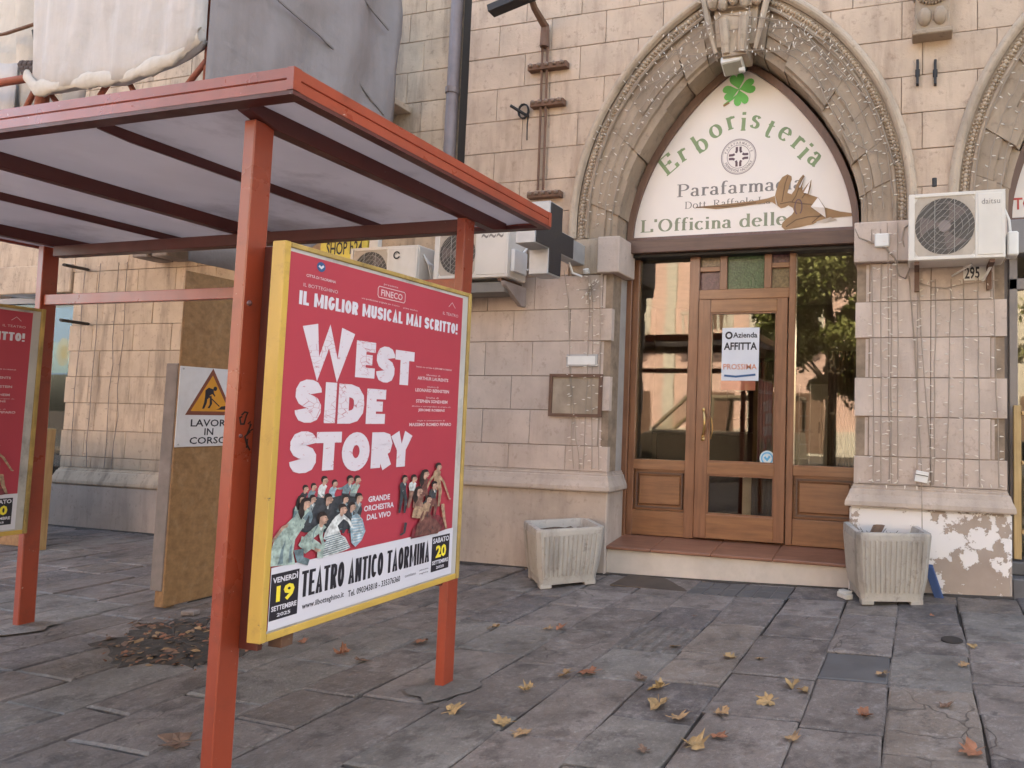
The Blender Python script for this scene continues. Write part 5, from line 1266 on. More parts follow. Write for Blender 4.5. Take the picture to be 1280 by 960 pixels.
# bolts and the scribble on the near post
mb = MB()
for px, py in ((312, 379),): P = at_y(px, py, -4.078); mb.blob(P, .012, .007, .012, 8, 4)
for px, py in ((301, 545), (330, 548)): P = at_x(px, py, -2.453) if px > 310 else at_y(px, py, -4.077); mb.blob(P, .008, .006, .008, 6, 4)
build('bolt', mb, M['red_dark'], bs, smooth=True)
SCR = [[(968, 770), (958, 775), (962, 800), (975, 800), (985, 765), (990, 755), (978, 752), (965, 765)], [(990, 800), (1000, 790), (995, 830), (1010, 820)], [(980, 870), (990, 860), (985, 895)], [(1000, 830), (978, 850), (985, 880), (998, 905)], [(1003, 800), (985, 845)]]
mb = MB()
for k, L in enumerate(SCR):
    q = [at_x(a/3.2, 280+b/3.2, -2.455) for a, b in L]; strip(mb, [(p.y, p.z) for p in q], .006, lambda a, b, w_: (-2.4535+w_, a, b), k*.0002)
build('scribble', mb, M['black'], nearpost)

# ------------------------------------------------------------------ poster cases
YO, ZO = -4.035, .675             # lower near corner of the sheet
SX = -2.3045
def sheetpl(u, v, w_=0.): return (SX+.0006+w_, YO+u, ZO+v)
EL = lambda a0, a1, n=24: arcp(.5, .5, .5, .5, a0, a1, n)
BOLD = {
 'W': [[(0, 1), (.25, 0), (.5, .8), (.75, 0), (1, 1)]], 'E': [V(0, 0, 1), H(0, 1, 1), H(0, .9, .5), H(0, 1, 0)], 'L': [V(0, 0, 1), H(0, 1, 0)],
 'S': [[(1, .78), (.97, .87), (.85, .96), (.65, 1), (.35, 1), (.13, .95), (.01, .83), (.01, .69), (.12, .59), (.32, .53), (.62, .48), (.86, .42), (.99, .31), (.99, .17), (.87, .05), (.65, 0), (.35, 0), (.14, .04), (.03, .13), (0, .22)]],
 'T': [H(0, 1, 1), V(.5, 0, 1)], 'I': [V(.5, 0, 1)], 'D': [V(0, 0, 1), [(0, 1), (.4, 1), (.75, .93), (.96, .74), (1, .5), (.96, .26), (.75, .07), (.4, 0), (0, 0)]],
 'O': [EL(0, 360)], 'C': [EL(42, 318)], 'G': [EL(42, 352), H(.55, 1, .42)], 'U': [[(0, 1), (0, .28), (.06, .12), (.25, .01), (.5, 0), (.75, .01), (.94, .12), (1, .28), (1, 1)]],
 'R': [V(0, 0, 1), [(0, 1), (.55, 1), (.85, .95), (.97, .76), (.88, .57), (.6, .48), (0, .48)], [(.45, .48), (1, 0)]], 'A': [[(0, 0), (.5, 1), (1, 0)], H(.25, .75, .25)],
 'N': [V(0, 0, 1), V(1, 0, 1), [(0, 1), (1, 0)]], 'M': [V(0, 0, 1), V(1, 0, 1), [(0, 1), (.5, .2), (1, 1)]], 'Y': [[(0, 1), (.5, .45), (1, 1)], V(.5, 0, .5)], 'V': [[(0, 1), (.5, 0), (1, 1)]],
 '!': [V(.5, .36, 1), V(.5, 0, .18)]}
def boldletter(mb, ch, u0, u1, v0, v1, t, w0):
    w_, h = u1-u0, v1-v0
    for n_, q in enumerate(BOLD[ch]):
        hor = len(q) == 2 and q[0][1] == q[1][1]; ver = len(q) == 2 and q[0][0] == q[1][0]; th = t*.82 if hor else t
        P = []
        for x, y in q:
            px = u0+x*w_ if hor and ch != 'A' else u0+t/2+x*(w_-t)
            py = v0+y*h if (ver or ch in 'AWNMYV' and not hor) or (ch == 'R' and n_ == 2) else v0+th/2+y*(h-th)
            if hor and ch == 'E' and x > 0 and y == .5: px -= t*.1
            P.append((px, py))
        if ch == 'U': P[0] = (P[0][0], v1); P[-1] = (P[-1][0], v1)
        if ch in 'NMW' and not ver and w_ < .06: th *= .72
        strip(mb, P, th, sheetpl, w0+n_*.00007)
def boldword(ps, s, boxes, th, k0=0):
    for i, (ch, (u0, u1, v0, v1)) in enumerate(zip(s, boxes)): mb = MB(); boldletter(mb, ch, u0, u1, v0, v1, th*(1.3 if ch == 'W' else 1), .0008+(k0+i)*.00003); build('letter', mb, M['p_grunge'], ps, fix=False)
BW = {'I': .30, 'M': .95, 'W': 1.05, ' ': .32, '!': .3, 'L': .56, 'E': .6, 'T': .64}
def boldline(mb, s, box, t, w0, gap=.12, each=None):
    u0, u1, v0, v1 = box; tot = sum(BW.get(c, .68)+gap for c in s)-gap; k = (u1-u0)/tot; u = u0
    for c in s:
        w_ = BW.get(c, .68)*k
        if each and c != ' ': mb = MB()
        if c != ' ': boldletter(mb, c, u, u+w_, v0, v1, min(t, w_*.98), w0)
        if each and c != ' ': build('letter', mb, each[0], each[1], fix=False)
        u += w_+gap*k
def crowd_poly(mb, pts, k):
    q = [at_x(320+a/4.74, 560+b/4.74, SX) for a, b in pts]; pp = [sheetpl(min(max(p.y-YO, .004), 1.016), p.z-ZO, .0006+k*.00006) for p in q]; flat_poly(mb, pp)
def smoothp(pts, it=1):
    for _ in range(it):
        q = []
        for i in range(len(pts)):
            a, b = pts[i], pts[(i+1) % len(pts)]; q += [(a[0]*.75+b[0]*.25, a[1]*.75+b[1]*.25), (a[0]*.25+b[0]*.75, a[1]*.25+b[1]*.75)]
        pts = q
    return pts
def ell(cx_, cy_, rx, ry, n=14): return [(cx_+rx*cos(2*pi*i/n), cy_+ry*sin(2*pi*i/n)) for i in range(n)]
FIG = []   # (material, polygon in the crop pixels)
def fig_head(x, y, s=1., hair='f_hair', skin='f_skin', face=1):
    s *= .85
    FIG.append((hair, smoothp([(x-22*s, y-6*s), (x-12*s, y-28*s), (x+14*s, y-28*s), (x+24*s, y-10*s), (x+12*s, y-6*s), (x+2*s, y+16*s), (x-16*s, y+16*s)])))
    FIG.append((skin, smoothp([(x-6*s, y-8*s), (x+20*s, y-12*s), (x+23*s, y-1*s), (x+29*s, y+6*s), (x+22*s, y+10*s), (x+20*s, y+22*s), (x+6*s, y+26*s), (x+2*s, y+40*s), (x-12*s, y+38*s), (x-10*s, y+8*s)], 1)))
    FIG.append((hair, [(x+12*s, y-3*s), (x+19*s, y-4*s), (x+18*s, y-1*s)])); FIG.append((hair, [(x+13*s, y+15*s), (x+21*s, y+13*s), (x+15*s, y+17*s)]))
def limb(col, pts, w0, w1):
    L = []; Rr = []; n = len(pts)
    for i, (x, y) in enumerate(pts):
        a = pts[max(0, i-1)]; b = pts[min(n-1, i+1)]; d = hypot(b[0]-a[0], b[1]-a[1]) or 1; nx_, ny_ = -(b[1]-a[1])/d, (b[0]-a[0])/d; w_ = (w0+(w1-w0)*i/(n-1))/2
        L.append((x+nx_*w_, y+ny_*w_)); Rr.append((x-nx_*w_, y-ny_*w_))
    FIG.append((col, L+Rr[::-1]))
def person(hx, hy, s, top, bottom, lean=.5, ln=3.0, arm=None, shirt=None, skirt=False, hair='f_hair', longhair=False, back_arm=None):
    """a printed figure facing right: head at (hx,hy), head size s, body running down and back by lean"""
    u = 24*s; nx_, ny_ = hx-4*s, hy+24*s; px_, py_ = nx_-lean*u*2.6, ny_+u*2.6      # neck, pelvis
    if back_arm: limb(top, [(nx_+u*.2, ny_+u*.4)]+back_arm[:1], u*.75, u*.6); limb(top, back_arm, u*.55, u*.45)
    if skirt: FIG.append((bottom, [(px_-u*.7, py_-u*.2), (px_+u*.9, py_-u*.5), (px_+u*1.7, py_+u*ln*.6), (px_+u*1.5, py_+u*ln), (px_-u*.5, py_+u*ln*1.08), (px_-u*1.9, py_+u*ln), (px_-u*1.6, py_+u*ln*.5)]))
    else:
        limb(bottom, [(px_+u*.2, py_-u*.3), (px_+u*.9, py_+u*ln*.45), (px_+u*.4, py_+u*ln)], u*1.3, u*.6); limb(bottom, [(px_-u*.2, py_-u*.3), (px_-u*.6, py_+u*ln*.5), (px_-u*1.2, py_+u*ln)], u*1.3, u*.6)
    FIG.append((top, [(nx_-u*.25, ny_-u*.1), (nx_+u*.35, ny_), (nx_+u*.95, ny_+u*.55), (nx_+u*.75-lean*u, ny_+u*1.5), (px_+u*.85, py_+u*.1), (px_-u*.8, py_), (nx_-u*1.25-lean*u*.8, ny_+u*1.3), (nx_-u*1.05, ny_+u*.45)]))
    if shirt: FIG.append((shirt, [(nx_, ny_-u*.05), (nx_+u*.42, ny_+u*.02), (nx_+u*.5-lean*u*.4, ny_+u*1.2), (nx_+u*.25-lean*u*.4, ny_+u*1.0)]))
    if arm:
        limb(top, [(nx_-u*.45, ny_+u*.6)]+arm[:1], u*.85, u*.62); limb(top, arm, u*.6, u*.42); x, y = arm[-1]; FIG.append(('f_skin', ell(x+u*.1, y, u*.3, u*.24, 8)))
    if longhair: FIG.append((hair, [(hx-20*s, hy-18*s), (hx+2*s, hy-22*s), (hx-2*s, hy+12*s), (hx-8*s, hy+60*s), (hx-24*s, hy+84*s), (hx-38*s, hy+50*s), (hx-32*s, hy+8*s)]))
    fig_head(hx, hy, s*1.12)
person(290, 240, .85, 'f_dark', 'f_dark', .3); person(338, 228, .8, 'f_teal', 'f_dark', .3); person(402, 190, .95, 'f_white', 'f_grey', .25, arm=[(370, 262), (392, 290)])
person(462, 208, .82, 'f_blue', 'f_teal', .3, arm=[(440, 280), (520, 320)]); person(596, 186, .92, 'f_green', 'f_grey', .35, shirt='f_white'); person(552, 186, .95, 'f_teal', 'f_dark', .4, shirt='f_white', arm=[(505, 240), (480, 240)])
FIG.append(('f_dark', [(205, 470), (215, 360), (262, 300), (340, 288), (420, 300), (500, 280), (600, 290), (625, 360), (600, 470), (420, 500), (280, 500)]))
person(330, 300, .9, 'f_grey', 'f_teal', .4, shirt='f_white'); person(262, 300, .85, 'f_green', 'f_teal', .4, longhair=True)
person(420, 300, 1.2, 'f_dark', 'f_dark', .75, shirt='f_white', arm=[(345, 400), (400, 440)]); person(520, 300, .9, 'f_teal', 'f_dark', .5, shirt='f_blue')
person(600, 292, 1.05, 'f_grey', 'f_dark', .4, shirt='f_white', arm=[(560, 370), (600, 400)]); person(560, 345, 1.0, 'f_dark', 'f_dark', .35, shirt='f_blue')
FIG.append(('f_blue', [(560, 400), (592, 388), (622, 420), (640, 490), (618, 545), (580, 585), (556, 560), (550, 470)]))
for i in range(9): FIG.append(('f_white', [(556+i*1.5, 418+i*17), (628-abs(i-4)*3, 412+i*16), (628-abs(i-4)*3, 417+i*16), (556+i*1.5, 424+i*17)]))
FIG.append(('f_green', [(60, 705), (72, 610), (98, 545), (150, 470), (205, 415), (250, 400), (285, 430), (262, 480), (222, 540), (210, 620), (222, 688)])); FIG.append(('f_teal', [(118, 690), (140, 600), (168, 540), (150, 620), (150, 684)])); FIG.append(('f_teal', [(180, 680), (190, 590), (206, 560), (200, 620), (205, 676)]))
limb('f_skin', [(222, 440), (150, 470), (100, 535), (76, 560)], 20, 12); person(285, 325, 1.2, 'f_green', 'f_green', .7, skirt=True, ln=1.6, longhair=True)
person(500, 360, 1.2, 'f_white', 'f_white', .7, skirt=True, ln=2.6, arm=[(440, 480), (470, 520)], back_arm=[(540, 430), (560, 470)])
FIG.append(('f_white', [(372, 652), (385, 575), (425, 520), (470, 500), (520, 530), (548, 590), (500, 612), (440, 632)]))
for i in range(9): FIG.append(('f_teal', [(374+i*3, 645-i*14), (545-i*7, 588-i*10), (542-i*7, 583-i*10), (375+i*3, 639-i*14)]))
limb('f_green', [(262, 600), (330, 560), (372, 590), (366, 650)], 62, 34); limb('f_teal', [(240, 600), (250, 660), (300, 676)], 60, 40)
person(378, 415, 1.45, 'f_green', 'f_green', .95, ln=1.2, shirt='f_white', arm=[(258, 560), (340, 600)], back_arm=[(372, 520), (392, 590)]); limb('f_teal', [(352, 455), (330, 500), (322, 560)], 7, 4); FIG.append(('f_skin', ell(352, 605, 20, 9, 8)))
# group at the right of the poster
FIG.append(('f_maroon', [(905, 538), (918, 480), (960, 425), (1010, 400), (1070, 395), (1112, 430), (1120, 478), (1040, 508)]))
person(868, 180, .8, 'f_dark', 'f_dark', .1, ln=7, shirt='f_white'); person(1068, 108, .85, 'f_tan', 'f_tan', .05, ln=8, arm=[(1100, 200), (1135, 300)], back_arm=[(1020, 190), (1000, 240)])
person(922, 178, .85, 'f_white', 'f_sepia', .1, ln=5, arm=[(930, 260), (980, 280)]); person(990, 150, .95, 'f_brown', 'f_brown', .1, ln=6, skirt=False, longhair=True)
person(1042, 218, .9, 'f_dark', 'f_brown', .1, ln=5, shirt='f_white', arm=[(1010, 300), (960, 340)]); person(950, 250, .95, 'f_sepia', 'f_tan', -.1, ln=3.4, skirt=True, longhair=True, arm=[(930, 330), (985, 350)])
person(1005, 300, .85, 'f_tan', 'f_brown', .2, ln=3, skirt=True, arm=[(985, 380), (965, 440)]); FIG.append(('f_brown', [(925, 520), (940, 450), (990, 410), (1050, 420), (1085, 470), (1060, 505)])); limb('f_dark', [(872, 440), (862, 500), (838, 515)], 16, 10)
limb('f_tan', [(1090, 330), (1100, 420), (1112, 475)], 20, 10)
def poster_case(lab):
    t = thing('poster_case', lab, 'poster case', (-2.33, -3.5, .66), 'poster cases on the bus shelter')
    mb = MB(); mb.box(-2.356, -2.308, -4.02, -2.99, .690, 2.110); build('back_board', mb, M['grey_box'], t)
    for q, mm in (((-4.052, -4.026, .655, 2.142), 'yellow'), ((-2.980, -2.958, .655, 2.142), 'yellow_old')): build('frame_bar', MB().box(-2.36, -2.296, q[0], q[1], q[2], q[3]), M[mm], t, bevel=.003)
    for q, mm in (((.655, .683), 'yellow'), ((2.122, 2.142), 'yellow_old')): build('frame_bar', MB().box(-2.358, -2.298, -4.025, -2.981, q[0], q[1]), M[mm], t, bevel=.003)
    mb = MB(); mb.box(-2.3075, SX+.0002, -4.025, -2.981, .683, 2.122); margin = build('old_margin', mb, simple('torn_margin', (.50, .47, .44), .6, dirt=(.05, .035, .03), dirt_amt=.9, scale=5), t)
    def sheet(name, u0, u1, v0, v1, w0, mat, par):
        mb = MB(); a = sheetpl(u0, v0, w0); b = sheetpl(u1, v1, w0+.0003); mb.box(a[0]-.0003, b[0]-.0003, a[1], b[1], a[2], b[2]); return build(name, mb, mat, par)
    ps = sheet('poster', .012, 1.012, .018, 1.433, .0002, M['p_red'], t)
    mb = MB(); k = 0
    boldword(ps, 'WEST', [(.082, .335, .995, 1.165), (.345, .450, .975, 1.132), (.458, .565, .962, 1.122), (.566, .685, .957, 1.115)], .054)
    boldword(ps, 'SIDE', [(.070, .187, .782, .950), (.205, .255, .780, .945), (.268, .402, .778, .943), (.415, .522, .777, .930)], .054, 20)
    boldword(ps, 'STORY', [(.060, .178, .587, .748), (.175, .295, .590, .745), (.300, .445, .578, .742), (.455, .575, .583, .740), (.562, .700, .580, .733)], .054, 40)
    mb = MB(); boldline(mb, 'IL MIGLIOR MUSICAL MAI SCRITTO!', (.060, .980, 1.238, 1.292), .0135, .0009, .09); put_text(mb, 'GRANDE', (.455, .578, .437, .462), sheetpl, .03, .0009); put_text(mb, 'ORCHESTRA', (.434, .604, .399, .424), sheetpl, .03, .0009); put_text(mb, 'DAL VIVO', (.452, .588, .360, .385), sheetpl, .03, .0009)
    build('slogan', mb, M['p_white'], ps, fix=False)['kind'] = 'stuff'
    mb = MB(); put_text(mb, 'CITTÀ DI TAORMINA', (.085, .222, 1.350, 1.364), sheetpl, .02, .0009); put_text(mb, 'IL BOTTEGHINO', (.075, .235, 1.310, 1.324), sheetpl, .0, .0009)
    put_text(mb, 'presenta', (.475, .560, 1.393, 1.403), sheetpl, 0, .0009); put_text(mb, 'FINECO', (.462, .590, 1.345, 1.374), sheetpl, .02, .0009)
    strip(mb, [(.450, 1.336), (.600, 1.336), (.606, 1.345), (.606, 1.376), (.600, 1.385), (.450, 1.385), (.444, 1.376), (.444, 1.345), (.450, 1.336)], .0035, sheetpl, .0009)
    put_text(mb, 'una produzione originale per il teatro', (.357, .573, 1.310, 1.320), sheetpl, 0, .0009); put_text(mb, 'prima assoluta', (.598, .690, 1.308, 1.318), sheetpl, 0, .0009)
    put_text(mb, 'IL TEATRO', (.865, .980, 1.325, 1.340), sheetpl, 0, .0009); strip(mb, [(.905, 1.37), (.93, 1.395), (.955, 1.37)], .003, sheetpl, .0009)
    for i, (big, small) in enumerate((('', 'basato su un\'idea di JEROME ROBBINS'), ('ARTHUR LAURENTS', 'libretto di'), ('LEONARD BERNSTEIN', 'musica di'), ('STEPHEN SONDHEIM', 'liriche di'), ('JEROME ROBBINS', 'diretto e coreografato in origine da'), ('MASSIMO ROMEO PIPARO', 'regia e adattamento di'))):
        zt = (1.056, 1.012, .955, .902, .858, .790)[i]; um = .82
        if i == 0: put_text(mb, small, (.70, .95, 1.044, 1.054), sheetpl, .01, .0009)
        else:
            hw = .005*len(small)/1.15+.0; wide = min(.135, hw); put_text(mb, small, (um-wide, um+wide, zt-.002, zt+.007), sheetpl, .0, .0009); bw = {1: .108, 2: .118, 3: .11, 4: .093, 5: .146}[i]; put_text(mb, big, (um-bw, um+bw, zt-.024, zt-.008), sheetpl, .03, .0009)
    build('credits', mb, M['p_pale'], ps, fix=False)['kind'] = 'stuff'
    mb = MB(); c = [(.149+.02*cos(2*pi*i/20), 1.402+.02*sin(2*pi*i/20)) for i in range(20)]; mb.add([sheetpl(u, v, .0009) for u, v in c], [tuple(range(20))]); build('round_crest', mb, M['p_blue'], ps)
    mb = MB(); strip(mb, [(.138, 1.405), (.150, 1.398), (.160, 1.408)], .008, sheetpl, .0012); build('crest_bird', mb, M['p_white'], ps, fix=False)['kind'] = 'stuff'
    # printed cast: generic figures in period clothes, one print layer
    mats = sorted({f[0] for f in FIG}); mb = MB(); rf = random.Random(11); DK = {'f_green': 'f_teal', 'f_white': 'f_grey', 'f_blue': 'f_teal', 'f_teal': 'f_dark', 'f_grey': 'f_dark', 'f_brown': 'f_dark', 'f_tan': 'f_sepia', 'f_sepia': 'f_brown', 'f_maroon': 'f_brown', 'f_dark': 'f_grey', 'f_skin': 'f_sepia'}
    for k, (mt, pts) in enumerate(FIG):
        mb.cur = mats.index(mt); crowd_poly(mb, pts, k)
        xs_ = [p[0] for p in pts]; ys_ = [p[1] for p in pts]; area = (max(xs_)-min(xs_))*(max(ys_)-min(ys_))
        if mt in DK and DK[mt] in mats and area > 2500:
            mb.cur = mats.index(DK[mt])
            for _ in range(int(min(16, area/1500))):
                x, y = rf.uniform(min(xs_), max(xs_)), rf.uniform(min(ys_), max(ys_)); a = rf.gauss(1.45, .45); L = rf.uniform(12, 45); w2 = rf.uniform(1.5, 4.5); dx, dy = cos(a)*L, sin(a)*L; tri_ = [(x, y), (x+dx*.5-dy/L*w2, y+dy*.5+dx/L*w2), (x+dx, y+dy), (x+dx*.5+dy/L*w2*.3, y+dy*.5)]
                if all(in_poly(p, q, pts) for p, q in tri_): crowd_poly(mb, tri_, k+.5)
    build('printed_cast', mb, [M[x] for x in mats], ps, fix=False)['kind'] = 'stuff'
    bd = sheet('white_band', .012, 1.012, .018, .247, .0065, M['p_white'], ps)
    mb = MB(); w1 = .0072
    boldline(mb, 'TEATRO ANTICO TAORMINA', (.142, .846, .108, .208), .0142, w1, .075, each=(M['p_black'], bd))
    put_text(mb, 'www.ilbotteghino.it', (.150, .346, .055, .084), sheetpl, .015, w1); put_text(mb, 'Tel. 090343818 - 335376360', (.367, .660, .055, .082), sheetpl, .015, w1)
    put_text(mb, 'comitato', (.69, .76, .065, .077), sheetpl, 0, w1); put_text(mb, 'patrocinio', (.785, .843, .072, .082), sheetpl, 0, w1); put_text(mb, 'regione', (.785, .843, .056, .066), sheetpl, 0, w1)
    build('venue_lettering', mb, M['p_black'], ps, fix=False)['kind'] = 'stuff'
    for (u0, u1, day, num, month) in ((.014, .130, 'VENERDÌ', '19', 'SETTEMBRE'), (.862, .989, 'SABATO', '20', 'SETTEMBRE')):
        sheet('date_box', u0, u1, .052, .222, .0070, M['p_black'], ps); c = (u0+u1)/2; hw = (u1-u0)/2-.006
        mb = MB(); put_text(mb, day, (c-hw, c+hw, .188, .214), sheetpl, .03, .008); put_text(mb, month, (c-hw, c+hw, .085, .104), sheetpl, .03, .008); put_text(mb, '2025', (c-.028, c+.028, .062, .075), sheetpl, .02, .008); build('date_lettering', mb, M['p_white'], ps, fix=False)['kind'] = 'stuff'
        mb = MB(); put_text(mb, num, (c-.035, c+.040, .115, .176), sheetpl, .04, .008); build('date_number', mb, M['p_yellow'], ps, fix=False)['kind'] = 'stuff'
    return t
pc = poster_case('yellow framed poster case for West Side Story on the right end of the bus shelter')
def copy_tree(o, parent=None):
    c = o.copy(); sc.collection.objects.link(c)
    if parent is not None: c.parent = parent; c.matrix_parent_inverse = o.matrix_parent_inverse.copy()
    for ch in [x for x in bpy.data.objects if x.parent == o]: copy_tree(ch, c)
    return c
pc2 = copy_tree(pc); pc2.location.x += -3.37; pc2.location.y += .06; pc2['label'] = 'yellow framed poster case on the far end of the shelter, cut off by photo edge'
# ------------------------------------------------------------------ hoarding with the works sign
hd = thing('hoarding', 'tall chipboard hoarding panel with a grey timber post behind the bus shelter', 'hoarding', (-5.43, -1.6, 0))
build('chipboard', MB().box(-5.44, -5.42, -2.20, -.8, .015, 2.555), M['ply'], hd, bevel=.003)
build('side_board', MB().add([(-5.565, -2.20, .13), (-5.445, -2.20, .13), (-5.445, -2.17, .13), (-5.565, -2.17, .13), (-5.565, -2.20, 1.84), (-5.445, -2.20, 1.84), (-5.445, -2.17, 1.84), (-5.565, -2.17, 1.84)], [(0, 3, 2, 1), (4, 5, 6, 7), (0, 1, 5, 4), (1, 2, 6, 5), (2, 3, 7, 6), (3, 0, 4, 7)]), M['ply_grey'], hd, bevel=.004)
build('lower_post', MB().box(-5.56, -5.445, -2.165, -2.10, .0, .14), M['ply'], hd, bevel=.003); build('batten', MB().box(-5.50, -5.442, -2.16, -2.11, .14, 2.5), M['timber'], hd, bevel=.003)
ws = thing('works_sign', 'white roadworks sign reading LAVORI IN CORSO with an orange warning triangle', 'sign', (-5.41, -1.95, 1.17))
a_, b_ = at_x(222, 457, -5.412), at_x(222, 559, -5.412); WY0, WZ1, WZ0 = (a_.y+b_.y)/2, a_.z, b_.z; WY1 = WY0+.485; WH = WZ1-WZ0
wsb = build('sign_plate', MB().box(-5.419, -5.411, WY0, WY1, WZ0, WZ1), simple('sign_white', (.62, .60, .61), .45, var=.04, dirt=(.35, .3, .28), dirt_amt=.3), ws, bevel=.002)
wp = lambda u, v, w_=0: (-5.4105+w_, WY0+.245+(u-.265)*.84, WZ0+v)
tri = lambda k: [(.265-.225*k, .245-.0+(1-k)*.07), (.265+.225*k, .245+(1-k)*.07), (.265, .245+.37*k+(1-k)*.09)]
mb = MB(); mb.add([wp(u, v, .0004) for u, v in tri(1)], [(0, 1, 2)]); build('triangle_border', mb, simple('sign_brown_red', (.20, .06, .035), .5), wsb)
mb = MB(); mb.add([wp(u, v, .0009) for u, v in [(.085, .275), (.445, .275), (.265, .560)]], [(0, 1, 2)]); build('triangle_field', mb, simple('sign_orange', (.62, .27, .03), .5), wsb)
mb = MB(); k = 0
def wpoly(L): 
    global k
    k += 1; flat_poly(mb, [wp(u, v, .0011+k*.0001) for u, v in L])
wpoly(ell(.295, .455, .018, .018)); wpoly([(.205, .44), (.235, .462), (.28, .45), (.285, .42), (.25, .40), (.235, .37), (.205, .385)]); wpoly([(.205, .39), (.23, .385), (.225, .34), (.205, .295), (.185, .295), (.20, .34)]); wpoly([(.225, .385), (.25, .38), (.252, .33), (.235, .30), (.255, .30), (.275, .335), (.265, .40)]); wpoly([(.27, .44), (.30, .40), (.295, .39), (.262, .42)])
wpoly([(.345, .300), (.36, .315), (.40, .32), (.425, .290), (.315, .290)]); strip(mb, [(.22, .41), (.345, .315)], .009, wp, .002)
put_text(mb, 'LAVORI', (.095, .435, .155, .212), wp, .015, .001); put_text(mb, 'IN', (.222, .305, .088, .142), wp, .015, .001); put_text(mb, 'CORSO', (.095, .435, .020, .074), wp, .015, .001)
build('sign_lettering', mb, M['p_black'], wsb, fix=False)['kind'] = 'stuff'
mb = MB()
for u, v in ((.0, WH-.02), (.0, .02), (.53, WH-.02), (.53, .02)): p = wp(u, v, .001); mb.blob(p, .004, .007, .007, 6, 4)
build('screws', mb, M['grey_box'], wsb)
# second hoarding at the far left
h2 = thing('hoarding', 'low chipboard hoarding with an upright batten at the left edge behind the shelter', 'hoarding', (-9.5, -1.2, 0))
p0 = at_g(50, 688); 
build('upright', MB().box(p0.x-.10, p0.x+.0, p0.y-.03, p0.y+.05, 0, 1.25), M['timber'], h2, bevel=.004)
build('chipboard', MB().box(p0.x-3, p0.x-.082, p0.y, p0.y+.02, .02, 1.2), M['ply'], h2, bevel=.003)

# ------------------------------------------------------------------ shop opening at the far left
so_ = thing('left_shopfront', 'dark glazed shopfront at the left edge with a lit blue poster', 'shopfront', (-12, .3, .0))
build('shop_pane', MB().box(-14, -10.49, .38, .386, .5, 2.9), M['glass_dark'], so_); build('window_rail', MB().box(-14, -10.49, .34, .40, 2.9, 2.98), M['pvc'], so_); build('riser', MB().box(-14, -10.49, .34, .5, -.05, .5), M['int_dark'], so_)
build('display_back', MB().box(-14, -10.45, 1.2, 1.3, 0, 3.2).box(-10.45, -10.42, .4, 1.3, 0, 3.2), M['int_dark'], so_)
lp = thing('blue_window_poster', 'bright blue backlit poster with a white and yellow figure in the left shop window', 'poster', (-11.3, .5, 1.9))
A, B = at_y(58, 385, .5), at_y(91, 468, .5)
def glow(name, c, e):
    m_ = simple(name, c, .5); b_ = m_.node_tree.nodes['Principled BSDF']; b_.inputs['Emission Color'].default_value = (*c, 1); b_.inputs['Emission Strength'].default_value = e; return m_
lpb = build('poster_face', MB().box(A.x-.3, B.x, .5, .52, B.z, A.z), glow('lit_blue', (.10, .30, .70), 1.6), lp)
build('poster_sky', MB().box(A.x-.3, B.x-.0, .497, .4995, B.z+.02, B.z+.45), glow('lit_white', (.35, .65, .85), 1.3), lp)
mb = MB(); c = at_y(78, 440, .49); mb.prism_y([(c.x+.13*cos(-a*pi/8)*-1, c.z+.20*sin(-a*pi/8)*-1) for a in range(16)], .488, .494); build('printed_cone', mb, glow('lit_cream', (.7, .66, .5), 1.0), lp)
mb = MB(); mb.prism_y([(c.x+.02+.06*cos(-a*pi/8)*-1, c.z+.10*sin(-a*pi/8)*-1) for a in range(16)], .484, .488); build('printed_yellow', mb, glow('lit_yellow', (.7, .45, .05), .9), lp)

# ------------------------------------------------------------------ covered balcony scaffold above the shelter
sf_ = thing('covered_scaffold', 'red tubed scaffold platform above the bus shelter', 'scaffold', (-6.5, -1.2, 4.0))
YS = -2.2
tb = lambda nm, a, b, r_=.03, m_='scaf': build(nm, MB().tube([a, b], r_, 10), M[m_], sf_, smooth=True)
pcx = at_y(260, 85, YS).x-.03
tb('standard', (pcx, YS+.03, 3.9), (pcx-.02, YS+.03, 5.9), .035); pl_x = at_y(54, 110, YS).x; tb('standard', (pl_x, YS, 3.8), (pl_x, YS, 5.0), .045)
for x in (-5.5, -7.3, -9.0): tb('ledger', (x, YS, 4.02), (x, -.0, 4.02), .03)
A, B = at_y(-80, 117, YS), at_y(52, 95, YS); tb('guard_rail', (A.x, YS, A.z), (B.x, YS, B.z), .032)
tb('lower_ledger', (-9.6, YS+.04, 3.93), (pcx, YS+.04, 3.93), .03)
for (a, b) in (((30, 140), (48, 104)), ((52, 100), (72, 130)), ((125, 120), (138, 100)), ((158, 97), (168, 116)), ((235, 105), (258, 76))):
    A, B = at_y(*a, YS), at_y(*b, YS); tb('diagonal_brace', A, B, .02)
build('platform_edge', MB().box(-9.6, -5.46, -2.10, -2.06, 3.97, 4.11), simple('pale_toe_board', (.50, .49, .45), .7, var=.2, dirt=(.25, .22, .2)), sf_, bevel=.004)
build('platform_deck', MB().box(-9.6, -5.46, -2.05, -.06, 3.93, 3.97), M['ply_grey'], sf_)
build('platform_lower_edge', MB().box(-9.6, -5.46, -2.12, -2.06, 3.86, 3.965), simple('green_grey_board', (.10, .105, .085), .8), sf_)  # dark green-grey strip below the toe board
